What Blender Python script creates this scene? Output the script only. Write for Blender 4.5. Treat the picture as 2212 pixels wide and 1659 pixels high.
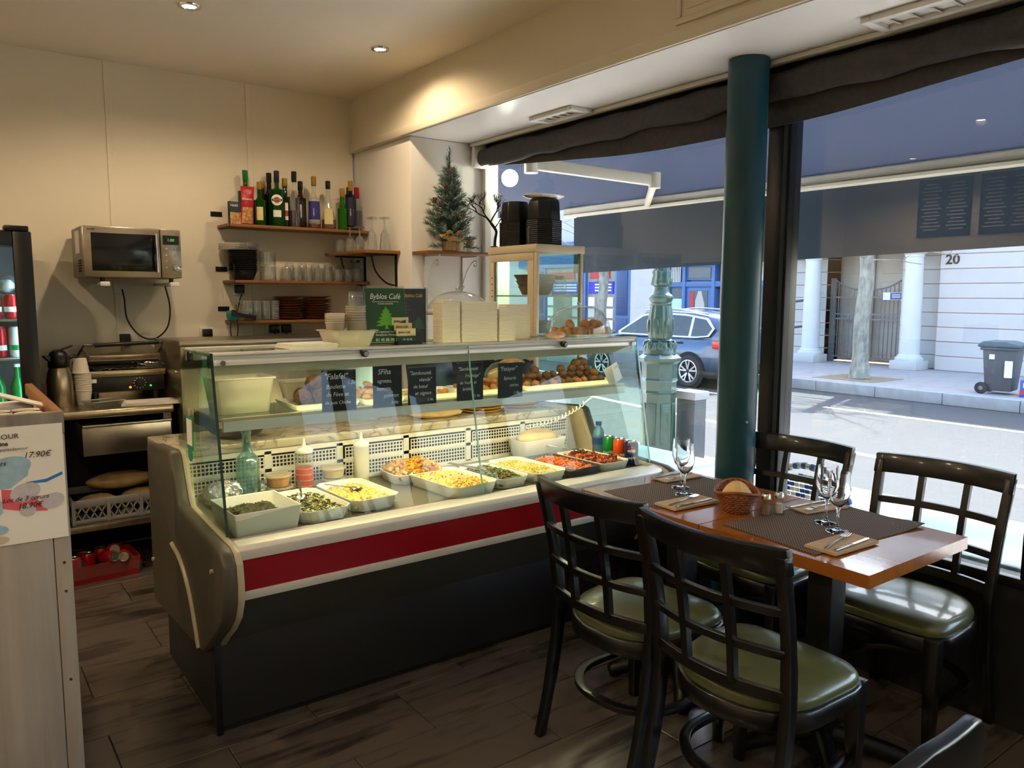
import bpy, bmesh, math, random
from mathutils import Vector, Matrix, Euler
R = math.radians
random.seed(7)
scene = bpy.context.scene
COL = scene.collection
for _o in list(bpy.data.objects):
    bpy.data.objects.remove(_o)

# ---------------------------------------------------------------- camera
cam_data = bpy.data.cameras.new('camera')
cam_data.sensor_width = 36.0
cam_data.lens = 27.44
cam_data.clip_start = 0.02
cam_data.clip_end = 300
cam = bpy.data.objects.new('camera', cam_data)
COL.objects.link(cam)
_yaw, _pit, _rol = R(53.496), R(6.516), R(0.202)
_f = Vector((math.cos(_yaw)*math.cos(_pit), math.sin(_yaw)*math.cos(_pit), -math.sin(_pit)))
_r = Vector((math.sin(_yaw), -math.cos(_yaw), 0))
_u = _r.cross(_f)
_r2 = _r*math.cos(_rol) + _u*math.sin(_rol)
_u2 = _u*math.cos(_rol) - _r*math.sin(_rol)
_m = Matrix((_r2, _u2, -_f)).transposed().to_4x4()
_m.translation = (0, 0, 1.5)
cam.matrix_world = _m
scene.camera = cam

# ---------------------------------------------------------------- world, sun, exposure
scene.view_settings.view_transform = 'Standard'
scene.view_settings.look = 'None'
scene.view_settings.gamma = 1.0
scene.view_settings.use_curve_mapping = False
scene.view_settings.exposure = 1.0
world = bpy.data.worlds.new('world')
scene.world = world
world.use_nodes = True
_nt = world.node_tree
_sky = _nt.nodes.new('ShaderNodeTexSky')
_sky.sky_type = 'NISHITA'
_sky.sun_disc = False
_sky.sun_elevation = R(50)
_sky.sun_rotation = R(80)
_sky.air_density = 1.0
_sky.dust_density = 2.5
_sky.ozone_density = 1.0
_nt.links.new(_sky.outputs[0], _nt.nodes['Background'].inputs[0])
_nt.nodes['Background'].inputs[1].default_value = 0.72
sun_d = bpy.data.lights.new('sun', 'SUN')
sun_d.energy = 8.5
sun_d.angle = R(0.6)
sun_d.color = (1.0, 0.95, 0.87)
sun = bpy.data.objects.new('sun', sun_d)
COL.objects.link(sun)
sun.location = (14, 4, 20)
# the sun stands behind the houses across the street
sun.rotation_euler = Vector((-0.62, -0.22, -0.78)).to_track_quat('-Z', 'Y').to_euler()
cy = scene.cycles
cy.use_denoising = True
cy.max_bounces = 8
cy.diffuse_bounces = 3
cy.glossy_bounces = 3
cy.transmission_bounces = 8
cy.transparent_max_bounces = 16
cy.use_adaptive_sampling = True
cy.adaptive_threshold = 0.15
cy.caustics_reflective = False
cy.caustics_refractive = False
cy.sample_clamp_indirect = 6.0

# ---------------------------------------------------------------- materials
def lin(h):
    h = h.lstrip('#')
    o = []
    for i in (0, 2, 4):
        c = int(h[i:i+2], 16)/255
        o.append(c/12.92 if c <= 0.04045 else ((c+0.055)/1.055)**2.4)
    return (o[0], o[1], o[2], 1.0)
MATS = {}
def mt(name, hexc, rough=0.5, metal=0.0, var=None, bump=None, coat=0.0, trans=0.0, ior=1.45,
       emit=None, sss=0.0, spec=0.5, sheen=0.0, alpha=1.0, hex2=None, coord='Object'):
    """var=(scale, amount, (sx,sy,sz)) noise colour variation; bump=(scale, strength, (sx,sy,sz))"""
    m = bpy.data.materials.new(name)
    m.use_nodes = True
    nt = m.node_tree
    b = nt.nodes['Principled BSDF']
    c = lin(hexc)
    b.inputs['Base Color'].default_value = c
    b.inputs['Roughness'].default_value = rough
    b.inputs['Metallic'].default_value = metal
    b.inputs['Specular IOR Level'].default_value = spec
    b.inputs['IOR'].default_value = ior
    b.inputs['Coat Weight'].default_value = coat
    b.inputs['Coat Roughness'].default_value = 0.08
    b.inputs['Transmission Weight'].default_value = trans
    b.inputs['Subsurface Weight'].default_value = sss
    if sss:
        b.inputs['Subsurface Radius'].default_value = (0.02, 0.015, 0.01)
    b.inputs['Sheen Weight'].default_value = sheen
    b.inputs['Alpha'].default_value = alpha
    if emit:
        b.inputs['Emission Color'].default_value = lin(emit[0])
        b.inputs['Emission Strength'].default_value = emit[1]
    tc = mp = None
    def coords(s, st):
        tc = nt.nodes.new('ShaderNodeTexCoord')
        mp = nt.nodes.new('ShaderNodeMapping')
        mp.inputs['Scale'].default_value = (s*st[0], s*st[1], s*st[2])
        nt.links.new(tc.outputs[coord], mp.inputs['Vector'])
        return mp.outputs[0]
    if var:
        st = var[2] if len(var) > 2 else (1, 1, 1)
        n = nt.nodes.new('ShaderNodeTexNoise')
        n.inputs['Scale'].default_value = 1.0
        n.inputs['Detail'].default_value = 6.0
        nt.links.new(coords(var[0], st), n.inputs['Vector'])
        rp = nt.nodes.new('ShaderNodeValToRGB')
        a = var[1]
        rp.color_ramp.elements[0].position = 0.3
        rp.color_ramp.elements[1].position = 0.7
        lo = tuple(max(0, c[i]*(1-a)) for i in range(3))+(1,)
        hi = lin(hex2) if hex2 else tuple(min(1, c[i]*(1+a)) for i in range(3))+(1,)
        rp.color_ramp.elements[0].color = lo
        rp.color_ramp.elements[1].color = hi
        nt.links.new(n.outputs[0], rp.inputs[0])
        nt.links.new(rp.outputs[0], b.inputs['Base Color'])
    if bump:
        st = bump[2] if len(bump) > 2 else (1, 1, 1)
        n = nt.nodes.new('ShaderNodeTexNoise')
        n.inputs['Scale'].default_value = 1.0
        n.inputs['Detail'].default_value = 4.0
        nt.links.new(coords(bump[0], st), n.inputs['Vector'])
        bp = nt.nodes.new('ShaderNodeBump')
        bp.inputs['Strength'].default_value = bump[1]
        bp.inputs['Distance'].default_value = 0.01
        nt.links.new(n.outputs[0], bp.inputs['Height'])
        nt.links.new(bp.outputs[0], b.inputs['Normal'])
    MATS[name] = m
    return m

def thin_glass(name, tint='#f4faf8', refl=1.0, rough=0.0, haze=None):
    """sheet glass: clear transmission plus Fresnel reflection (optional milky haze)"""
    m = bpy.data.materials.new(name)
    m.use_nodes = True
    nt = m.node_tree
    nt.nodes.remove(nt.nodes['Principled BSDF'])
    out = nt.nodes['Material Output']
    t = nt.nodes.new('ShaderNodeBsdfTransparent')
    t.inputs[0].default_value = lin(tint)
    g = nt.nodes.new('ShaderNodeBsdfGlossy')
    g.inputs['Roughness'].default_value = rough
    ge = nt.nodes.new('ShaderNodeNewGeometry')
    dt = nt.nodes.new('ShaderNodeVectorMath'); dt.operation = 'DOT_PRODUCT'
    nt.links.new(ge.outputs['Incoming'], dt.inputs[0]); nt.links.new(ge.outputs['Normal'], dt.inputs[1])
    def mth(op, a, b):
        n = nt.nodes.new('ShaderNodeMath'); n.operation = op
        for i, q in enumerate((a, b)):
            if isinstance(q, (int, float)): n.inputs[i].default_value = q
            elif q is not None: nt.links.new(q, n.inputs[i])
        return n.outputs[0]
    c1 = mth('SUBTRACT', 1.0, mth('ABSOLUTE', dt.outputs['Value'], None))
    sch = mth('ADD', mth('MULTIPLY', mth('POWER', c1, 5.0), 0.96), 0.04)      # Schlick
    mul = nt.nodes.new('ShaderNodeMath')
    mul.operation = 'MULTIPLY'
    mul.use_clamp = True
    mul.inputs[1].default_value = refl
    nt.links.new(sch, mul.inputs[0])
    mx = nt.nodes.new('ShaderNodeMixShader')
    nt.links.new(mul.outputs[0], mx.inputs[0])
    src = t.outputs[0]
    if haze:
        d = nt.nodes.new('ShaderNodeBsdfTranslucent')
        d.inputs[0].default_value = lin(haze[0])
        d2 = nt.nodes.new('ShaderNodeBsdfDiffuse')
        d2.inputs[0].default_value = lin(haze[0])
        ma = nt.nodes.new('ShaderNodeMixShader')
        ma.inputs[0].default_value = 0.5
        nt.links.new(d.outputs[0], ma.inputs[1])
        nt.links.new(d2.outputs[0], ma.inputs[2])
        mb = nt.nodes.new('ShaderNodeMixShader')
        mb.inputs[0].default_value = haze[1]
        nt.links.new(t.outputs[0], mb.inputs[1])
        nt.links.new(ma.outputs[0], mb.inputs[2])
        src = mb.outputs[0]
    nt.links.new(src, mx.inputs[1])
    nt.links.new(g.outputs[0], mx.inputs[2])
    nt.links.new(mx.outputs[0], out.inputs[0])
    MATS[name] = m
    return m

# ---------------------------------------------------------------- mesh building
class MB:
    def __init__(s):
        s.v = []; s.f = []
    def add(s, vs, fs):
        o = len(s.v)
        s.v += [tuple(v) for v in vs]
        s.f += [tuple(i+o for i in f) for f in fs]
        return s
    def box(s, x0, y0, z0, x1, y1, z1):
        return s.add([(x0,y0,z0),(x1,y0,z0),(x1,y1,z0),(x0,y1,z0),(x0,y0,z1),(x1,y0,z1),(x1,y1,z1),(x0,y1,z1)],
                     [(0,3,2,1),(4,5,6,7),(0,1,5,4),(1,2,6,5),(2,3,7,6),(3,0,4,7)])
    def cbox(s, c, d, rot=None):
        """box by centre, size and optional Matrix/Euler"""
        m = (Euler(rot).to_matrix() if rot is not None and not isinstance(rot, Matrix) else rot)
        vs = []
        for sx, sy, sz in ((-1,-1,-1),(1,-1,-1),(1,1,-1),(-1,1,-1),(-1,-1,1),(1,-1,1),(1,1,1),(-1,1,1)):
            p = Vector((sx*d[0]/2, sy*d[1]/2, sz*d[2]/2))
            if m is not None: p = m @ p
            vs.append(p + Vector(c))
        return s.add(vs, [(0,3,2,1),(4,5,6,7),(0,1,5,4),(1,2,6,5),(2,3,7,6),(3,0,4,7)])
    def bar(s, p0, p1, w, t, up=(0,0,1)):
        """rectangular bar from p0 to p1, w across, t along up"""
        p0, p1 = Vector(p0), Vector(p1)
        d = (p1-p0).normalized()
        a = d.cross(Vector(up))
        if a.length < 1e-5: a = d.cross(Vector((1,0,0)))
        a.normalize()
        b = a.cross(d)
        vs = []
        for p in (p0, p1):
            for i, j in ((-1,-1),(1,-1),(1,1),(-1,1)):
                vs.append(p + a*(i*w/2) + b*(j*t/2))
        return s.add(vs, [(0,3,2,1),(4,5,6,7),(0,1,5,4),(1,2,6,5),(2,3,7,6),(3,0,4,7)])
    def prism(s, poly, axis, a, b):
        """extrude a 2-D polygon along axis ('x': poly=(y,z); 'y': poly=(x,z); 'z': poly=(x,y))"""
        n = len(poly)
        def P(p, t):
            return {'x': (t, p[0], p[1]), 'y': (p[0], t, p[1]), 'z': (p[0], p[1], t)}[axis]
        vs = [P(p, a) for p in poly] + [P(p, b) for p in poly]
        fs = [tuple(range(n)), tuple(range(2*n-1, n-1, -1))]
        fs += [(i, i+n, (i+1) % n+n, (i+1) % n) for i in range(n)]
        return s.add(vs, fs)
    def cyl(s, p0, p1, r0, r1=None, n=12, caps=True):
        if r1 is None: r1 = r0
        p0, p1 = Vector(p0), Vector(p1)
        d = (p1-p0).normalized()
        a = d.orthogonal().normalized(); b = d.cross(a)
        vs = []
        for p, r in ((p0, r0), (p1, r1)):
            for i in range(n):
                t = 2*math.pi*i/n
                vs.append(p + a*(r*math.cos(t)) + b*(r*math.sin(t)))
        fs = [(i, (i+1) % n, n+(i+1) % n, n+i) for i in range(n)]
        if caps: fs += [tuple(range(n-1, -1, -1)), tuple(range(n, 2*n))]
        return s.add(vs, fs)
    def tube(s, pts, r, n=8, closed=False):
        pts = [Vector(p) for p in pts]
        k = len(pts)
        rs = r if isinstance(r, (list, tuple)) else [r]*k
        prev = None
        vs = []
        for i in range(k):
            if closed: d = pts[(i+1) % k]-pts[i-1]
            else: d = pts[min(i+1, k-1)]-pts[max(i-1, 0)]
            d.normalize()
            if prev is None: a = d.orthogonal().normalized()
            else:
                a = prev - d*prev.dot(d)
                if a.length < 1e-6: a = d.orthogonal()
                a.normalize()
            prev = a
            b = d.cross(a)
            for j in range(n):
                t = 2*math.pi*j/n
                vs.append(pts[i] + a*(rs[i]*math.cos(t)) + b*(rs[i]*math.sin(t)))
        fs = []
        for i in range(k if closed else k-1):
            i2 = (i+1) % k
            for j in range(n):
                fs.append((i*n+j, i*n+(j+1) % n, i2*n+(j+1) % n, i2*n+j))
        if not closed:
            fs += [tuple(range(n-1, -1, -1)), tuple(range((k-1)*n, k*n))]
        return s.add(vs, fs)
    def lathe(s, prof, n=24, c=(0, 0, 0), a0=0.0, sx=1.0, sy=1.0):
        """prof = [(r,z)...]; r<=0 gives a pole"""
        vs = []; rings = []
        for r, z in prof:
            if r <= 1e-6:
                rings.append([len(vs)]); vs.append((c[0], c[1], c[2]+z))
            else:
                rings.append(list(range(len(vs), len(vs)+n)))
                for i in range(n):
                    t = a0+2*math.pi*i/n
                    vs.append((c[0]+r*math.cos(t)*sx, c[1]+r*math.sin(t)*sy, c[2]+z))
        fs = []
        for A, B in zip(rings[:-1], rings[1:]):
            for i in range(n):
                j = (i+1) % n
                if len(A) == 1 and len(B) == 1: continue
                if len(A) == 1: fs.append((A[0], B[j], B[i]))
                elif len(B) == 1: fs.append((A[i], A[j], B[0]))
                else: fs.append((A[i], A[j], B[j], B[i]))
        return s.add(vs, fs)
    def blob(s, c, r, n=8, m=6, jit=0.0, rot=None, rnd=random):
        rx, ry, rz = r if isinstance(r, (tuple, list)) else (r, r, r)
        mm = Euler(rot).to_matrix() if rot else None
        vs = []; ring = []
        for k in range(m+1):
            ph = math.pi*k/m
            if k in (0, m):
                ring.append([len(vs)]); pts = [Vector((0, 0, rz*math.cos(ph)))]
            else:
                ring.append(list(range(len(vs), len(vs)+n)))
                pts = [Vector((rx*math.sin(ph)*math.cos(2*math.pi*i/n), ry*math.sin(ph)*math.sin(2*math.pi*i/n), rz*math.cos(ph))) for i in range(n)]
            for p in pts:
                if jit: p = p*(1+rnd.uniform(-jit, jit))
                if mm: p = mm @ p
                vs.append(p+Vector(c))
        fs = []
        for A, B in zip(ring[:-1], ring[1:]):
            for i in range(n):
                j = (i+1) % n
                if len(A) == 1: fs.append((A[0], B[i], B[j]))
                elif len(B) == 1: fs.append((A[i], B[0], A[j]))
                else: fs.append((A[i], B[i], B[j], A[j]))
        return s.add(vs, fs)
    def grid(s, fn, nu, nv):
        vs = [fn(i/nu, j/nv) for j in range(nv+1) for i in range(nu+1)]
        fs = [(j*(nu+1)+i, j*(nu+1)+i+1, (j+1)*(nu+1)+i+1, (j+1)*(nu+1)+i) for j in range(nv) for i in range(nu)]
        return s.add(vs, fs)
    def xf(s, m):
        s.v = [tuple(m @ Vector(v)) for v in s.v]
        return s

def mesh(mb, name, bevel=0.0, seg=2, smooth=35, recalc=True, thick=0.0):
    me = bpy.data.meshes.new(name)
    me.from_pydata(mb.v, [], mb.f)
    if bevel or recalc or thick:
        bm = bmesh.new(); bm.from_mesh(me)
        if recalc: bmesh.ops.recalc_face_normals(bm, faces=bm.faces)
        if thick:
            bmesh.ops.solidify(bm, geom=list(bm.faces), thickness=thick)
        if bevel:
            es = [e for e in bm.edges if len(e.link_faces) == 2 and e.calc_face_angle(0) > 0.5]
            bmesh.ops.bevel(bm, geom=es, offset=bevel, segments=seg, affect='EDGES', profile=0.5, clamp_overlap=True)
        bm.to_mesh(me); bm.free()
    if smooth:
        me.polygons.foreach_set('use_smooth', [True]*len(me.polygons))
        me.set_sharp_from_angle(angle=R(smooth))
    me.update()
    return me

def obj(name, mb, mat, parent=None, loc=None, rot=None, bevel=0.0, seg=2, smooth=35, thick=0.0, recalc=True, label=None):
    me = mb if isinstance(mb, bpy.types.Mesh) else mesh(mb, name, bevel, seg, smooth, recalc, thick)
    o = bpy.data.objects.new(name, me)
    COL.objects.link(o)
    if not me.materials:
        me.materials.append(MATS[mat] if isinstance(mat, str) else mat)
    if parent is not None: o.parent = parent
    if loc is not None: o.location = loc
    if rot is not None: o.rotation_euler = rot
    if label: o['label'] = label
    return o
def tag(o, label=None, cat=None, group=None, kind=None):
    if label: o['label'] = label
    if cat: o['category'] = cat
    if group: o['group'] = group
    if kind: o['kind'] = kind
    return o
def thing(name, label, cat, loc=(0, 0, 0), rz=0.0, group=None, kind=None):
    o = bpy.data.objects.new(name, None)
    o.empty_display_size = 0.05
    COL.objects.link(o)
    o.location = loc
    o.rotation_euler = (0, 0, rz)
    return tag(o, label, cat, group, kind)
def struct(name, mb=None, mat=None, **k):
    if mb is None:
        o = bpy.data.objects.new(name, None); COL.objects.link(o)
    else:
        o = obj(name, mb, mat, **k)
    o['kind'] = 'structure'
    return o
def dup(root, loc, rz=None, label=None, group=None):
    r = root.copy(); COL.objects.link(r); r.location = loc
    if rz is not None: r.rotation_euler = (0, 0, rz)
    if label: r['label'] = label
    if group: r['group'] = group
    for ch in list(root.children):
        c = ch.copy(); COL.objects.link(c); c.parent = r
        for g in list(ch.children):
            d = g.copy(); COL.objects.link(d); d.parent = c
    return r
def text(s, size, mat, parent=None, loc=(0, 0, 0), rot=(R(90), 0, 0), align='LEFT', shear=0.0, name='lettering', ext=0.0004, sx=1.0, label=None, bold=0.0):
    cu = bpy.data.curves.new('t', 'FONT')
    cu.body = s; cu.size = size; cu.align_x = align; cu.shear = shear; cu.extrude = ext; cu.offset = bold
    cu.resolution_u = 3
    t = bpy.data.objects.new('t', cu)
    me = bpy.data.meshes.new_from_object(t)
    bpy.data.objects.remove(t); bpy.data.curves.remove(cu)
    me.materials.clear()
    if sx != 1.0:
        for v in me.vertices: v.co.x *= sx
    return obj(name, me, mat, parent, loc, rot, label=label)
def smoothpath(pts, n=6):
    """Catmull-Rom through pts"""
    P = [Vector(p) for p in pts]
    P = [P[0]*2-P[1]] + P + [P[-1]*2-P[-2]]
    out = []
    for i in range(1, len(P)-2):
        for k in range(n):
            t = k/n
            a, b, c, d = P[i-1], P[i], P[i+1], P[i+2]
            out.append(0.5*((2*b)+(c-a)*t+(2*a-5*b+4*c-d)*t*t+(3*b-a-3*c+d)*t**3))
    out.append(P[-2])
    return out
# ---------------------------------------------------------------- palette
mt('paint_cream', '#ece2cc', 0.75, var=(1.2, 0.05), bump=(60, 0.03))
mt('paint_ceiling', '#f5eddd', 0.7, var=(0.8, 0.04))
mt('paint_white', '#f7f5f1', 0.32, var=(1.0, 0.03))
mt('paint_pier', '#ebe7df', 0.6, var=(1.0, 0.03))
mt('pillar_teal', '#12424f', 0.33, var=(3, 0.08))
mt('frame_dark', '#141617', 0.35)
mt('panel_dark', '#1b1d1e', 0.5, var=(4, 0.15))
mt('shade_fabric', '#4c4a4a', 0.85, var=(40, 0.15), bump=(300, 0.2))
mt('white_plastic', '#e4e2da', 0.4)
mt('white_ceramic', '#efece4', 0.18, coat=0.4)
mt('steel', '#b9b4aa', 0.28, metal=1.0, var=(3, 0.08, (1, 1, 12)))
mt('steel_warm', '#b5a890', 0.3, metal=1.0, var=(2, 0.1, (14, 1, 1)))
mt('steel_dark', '#77736b', 0.35, metal=1.0)
mt('chrome', '#d6d6d6', 0.12, metal=1.0)
mt('alu_white', '#d9d6cd', 0.35, metal=0.2)
mt('black_plastic', '#101010', 0.35)
mt('black_matte', '#0c0c0d', 0.7)
mt('black_metal', '#141414', 0.4, metal=0.3)
mt('grille_white', '#e5dfcf', 0.45)
mt('red_strip', '#8a0210', 0.3)
mt('case_panel', '#4f493c', 0.42, var=(5, 0.06))  # darker than the edges: shade on the end sides put into the colour
mt('case_edge', '#b6aa8c', 0.35, var=(8, 0.1))
mt('case_skirt', '#4a4943', 0.5, var=(2, 0.06))
mt('case_base', '#1f2021', 0.5, var=(2, 0.12))
mt('chair_wood', '#0b0a0a', 0.3, coat=0.25)
mt('seat_green', '#565b38', 0.33, coat=0.35, var=(6, 0.06), bump=(25, 0.06))
mt('paper_white', '#ece6da', 0.8)
mt('paper_kraft', '#bfa68a', 0.85, var=(30, 0.08))
mt('cord_black', '#0d0d0d', 0.5)
mt('print_white', '#e9e7e0', 0.6)
mt('print_dark', '#1d1b1c', 0.6)
mt('chalk', '#e9e9e4', 0.9)
mt('gold_cap', '#b08a3c', 0.35, metal=0.6)
mt('foil', '#cfcfcf', 0.2, metal=1.0, bump=(60, 0.9))
thin_glass('glass_window', '#f3f8f7', 1.25)
thin_glass('glass_case', '#eaf5ef', 1.0)
thin_glass('glass_thin', '#fafcfb', 3.2, 0.0, haze=('#eef2f0', 0.05))
thin_glass('plastic_clear', '#f0f2f0', 1.4, 0.05, haze=('#e8ecec', 0.10))
thin_glass('plastic_milky', '#f0ece0', 0.8, 0.2, haze=('#e9e3d2', 0.75))
mt('glass_edge', '#0d3a2c', 0.1, spec=0.8)
mt('glass_edge_pale', '#7fb3a6', 0.15, spec=0.8)
mt('table_wood', '#9c5c20', 0.24, var=(2.2, 0.22, (14, 1.0, 6)), coat=0.8, bump=(2.2, 0.04, (14, 1, 6)))
mt('shelf_wood', '#8a5a30', 0.5, var=(3, 0.2, (1, 14, 14)))

def wood_tile_material():
    m = bpy.data.materials.new('floor_tile'); m.use_nodes = True
    nt = m.node_tree; b = nt.nodes['Principled BSDF']
    tc = nt.nodes.new('ShaderNodeTexCoord')
    oi = nt.nodes.new('ShaderNodeObjectInfo')
    ad = nt.nodes.new('ShaderNodeVectorMath'); ad.operation = 'ADD'
    sc = nt.nodes.new('ShaderNodeVectorMath'); sc.operation = 'SCALE'; sc.inputs['Scale'].default_value = 40
    cb = nt.nodes.new('ShaderNodeCombineXYZ')
    for i in range(3): nt.links.new(oi.outputs['Random'], cb.inputs[i])
    nt.links.new(cb.outputs[0], sc.inputs[0])
    nt.links.new(tc.outputs['Object'], ad.inputs[0]); nt.links.new(sc.outputs[0], ad.inputs[1])
    mp = nt.nodes.new('ShaderNodeMapping'); mp.inputs['Scale'].default_value = (2.5, 22, 22)
    nt.links.new(ad.outputs[0], mp.inputs[0])
    n = nt.nodes.new('ShaderNodeTexNoise'); n.inputs['Scale'].default_value = 1.0; n.inputs['Detail'].default_value = 7; n.inputs['Distortion'].default_value = 0.4
    nt.links.new(mp.outputs[0], n.inputs[0])
    mp2 = nt.nodes.new('ShaderNodeMapping'); mp2.inputs['Scale'].default_value = (3, 6, 6)
    nt.links.new(ad.outputs[0], mp2.inputs[0])
    n2 = nt.nodes.new('ShaderNodeTexNoise'); n2.inputs['Scale'].default_value = 1.0; n2.inputs['Detail'].default_value = 3
    nt.links.new(mp2.outputs[0], n2.inputs[0])
    mx = nt.nodes.new('ShaderNodeMath'); mx.operation = 'ADD'
    nt.links.new(n.outputs[0], mx.inputs[0]); nt.links.new(n2.outputs[0], mx.inputs[1])
    rp = nt.nodes.new('ShaderNodeValToRGB')
    rp.color_ramp.elements[0].position = 0.72; rp.color_ramp.elements[0].color = lin('#332d28')
    rp.color_ramp.elements[1].position = 1.28; rp.color_ramp.elements[1].color = lin('#5c534a')
    nt.links.new(mx.outputs[0], rp.inputs[0])
    nt.links.new(rp.outputs[0], b.inputs['Base Color'])
    b.inputs['Roughness'].default_value = 0.2
    b.inputs['Specular IOR Level'].default_value = 0.75
    bp = nt.nodes.new('ShaderNodeBump'); bp.inputs['Strength'].default_value = 0.06; bp.inputs['Distance'].default_value = 0.01
    nt.links.new(n.outputs[0], bp.inputs['Height']); nt.links.new(bp.outputs[0], b.inputs['Normal'])
    MATS['floor_tile'] = m
wood_tile_material()
mt('grout', '#2c2723', 0.8)

# ---------------------------------------------------------------- room shell
XW, YB, ZC, ZS, XB = 2.97, 5.10, 2.817, 2.471, 2.39     # window plane, back wall, ceiling, soffit, beam face
XL, YF = -2.6, -2.6
fl = struct('floor', MB().box(XL, YF, -0.12, 2.93, YB, -0.006), 'grout')
tile_me = mesh(MB().box(0, 0, -0.012, 0.6165, 0.3055, 0.0), 'tile', bevel=0.0015, seg=1)
tile_me.materials.append(MATS['floor_tile'])
_meshes = {}
for k in range(-5, 11):
    y0 = 1.91+0.309*k+0.0015
    xo = 0.70 if k % 2 else 1.012
    if y0 < 0.3 or y0 > 5.0: continue
    xa = xo-0.62*4
    for i in range(9):
        x0 = xa+0.62*i
        x1 = min(x0+0.6165, 2.925); y1 = min(y0+0.3055, YB-0.002)
        if x0 > 2.9 or x0 < -1.3: continue
        if x1-x0 > 0.616 and y1-y0 > 0.305:
            me = tile_me
        else:
            me = mesh(MB().box(0, 0, -0.012, x1-x0, y1-y0, 0.0), 'tile', bevel=0.0015, seg=1)
            me.materials.append(MATS['floor_tile'])
        obj('tile', me, None, fl, (x0, y0, 0))
# the rest of the floor, behind the camera
obj('tile_field', MB().box(XL, YF, -0.006, 2.925, 0.67, -0.001), 'floor_tile', fl)
struct('wall_back', MB().box(XL, YB, -0.12, 2.40, YB+0.15, ZC), 'paint_cream')
struct('wall_left', MB().box(XL-0.15, YF, -0.12, XL, YB+0.15, ZC), 'paint_cream')
struct('wall_front', MB().box(XL, YF-0.15, -0.12, 3.07, YF, ZC), 'paint_cream')
struct('ceiling', MB().box(XL-0.15, YF-0.15, ZC, 3.07, YB+0.15, ZC+0.12), 'paint_ceiling')
# joint strips on the back wall
for i, x in enumerate((0.871, 1.677)):
    struct('trim_%d' % (i+1), MB().box(x-0.004, YB-0.006, 0.9, x+0.03, YB, ZC), 'paint_cream', bevel=0.002, seg=1)
# down-stand beam with its soffit, the pier and the wall over the window
struct('beam', MB().prism([(XB, ZS-0.005), (XB, ZC), (3.07, ZC), (3.07, ZS)], 'y', YF, YB+0.15), 'paint_cream', bevel=0.0)
struct('trim_3', MB().box(XB-0.018, YF, ZS-0.006, XB, YB, ZS+0.045), 'paint_cream', bevel=0.006)
struct('soffit', MB().box(XB, YF, ZS-0.008, 3.07, YB, ZS-0.001), 'paint_white')
struct('wall_right', MB().box(2.41, 4.31, -0.12, 3.07, YB+0.15, ZS-0.009), 'paint_pier', bevel=0.006)
struct('trim_4', MB().box(2.838, YF, ZS-0.030, 2.868, 4.30, ZS-0.009), 'white_plastic', bevel=0.004)
# framed panel on the beam face
pn = struct('trim_5')
for (a, b, c, d) in ((0.55, 2.165, 2.535, 2.56), (0.55, 2.165, 2.735, 2.76), (0.55, 0.575, 2.56, 2.735), (2.14, 2.165, 2.56, 2.735)):
    obj('moulding', MB().box(XB-0.012, a, c, XB, b, d), 'paint_cream', pn, bevel=0.004)
obj('panel', MB().box(XB-0.005, 0.60, 2.585, XB, 2.115, 2.71), 'paint_cream', pn, bevel=0.003)
# soffit vents: recessed frames
def vent(label, x0, x1, y0, y1, z):
    t = thing('air_vent', label, 'vent', ((x0+x1)/2, (y0+y1)/2, z))
    w, d = (x1-x0)/2, (y1-y0)/2
    f = 0.035
    for a in ((-w, -d, w, -d+f), (-w, d-f, w, d), (-w, -d+f, -w+f, d-f), (w-f, -d+f, w, d-f)):
        obj('frame', MB().box(a[0], a[1], -0.022, a[2], a[3], 0.0), 'white_plastic', t, bevel=0.004)
    obj('plate', MB().box(-w+f, -d+f, -0.006, w-f, d-f, 0), 'paint_white', t)
    for i in range(5):
        yy = -d+f+(i+0.5)*(2*d-2*f)/5
        obj('slat', MB().cbox((0, yy, -0.011), (2*w-2*f, 0.022, 0.003), (R(25), 0, 0)), 'white_plastic', t)
vent('small white square air vent in the soffit above the window', 2.685, 2.83, 3.13, 3.485, ZS-0.008)
vent('larger white air vent in the soffit right of the teal pillar', 2.665, 2.83, 1.15, 1.57, ZS-0.008)
# pillar
pl = struct('pillar', MB().lathe([(0.083, 0), (0.083, ZS-0.009)], 40), 'pillar_teal', loc=(2.768, 2.108, 0), smooth=60)
obj('screw', MB().cyl((0, 0, 0), (-0.006, -0.004, 0), 0.006, n=10), 'chrome', pl, loc=(-0.03, -0.0785, 0.97))

# ---------------------------------------------------------------- window wall
w1 = struct('window_1')
obj('sill_wall', MB().box(2.93, YF, -0.3, 3.05, 4.31, 0.50), 'panel_dark', w1)
obj('bottom_rail', MB().box(2.94, YF, 0.50, 3.02, 4.31, 0.535), 'frame_dark', w1, bevel=0.004)
obj('header', MB().box(2.94, YF, 2.37, 3.02, 4.31, ZS-0.009), 'frame_dark', w1)
obj('jamb', MB().box(2.94, 4.272, 0.535, 3.02, 4.31, 2.37), 'white_plastic', w1, bevel=0.003)
for a, b in ((2.015, 2.128), (0.93, 1.043), (-0.3, -0.2), (-1.5, -1.4)):
    mu = obj('mullion', MB().box(2.945, a, 0.535, 3.03, b, 2.37), 'frame_dark', w1, bevel=0.004)
    obj('groove_strip', MB().box(2.938, a+0.012, 0.535, 2.946, a+0.03, 2.37), 'steel_dark', mu)
for a, b in ((2.128, 4.272), (1.043, 2.015), (-0.2, 0.93), (-1.4, -0.3), (YF, -1.5)):
    obj('pane', MB().box(2.977, a, 0.535, 2.983, b, 2.37), 'glass_window', w1)
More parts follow.
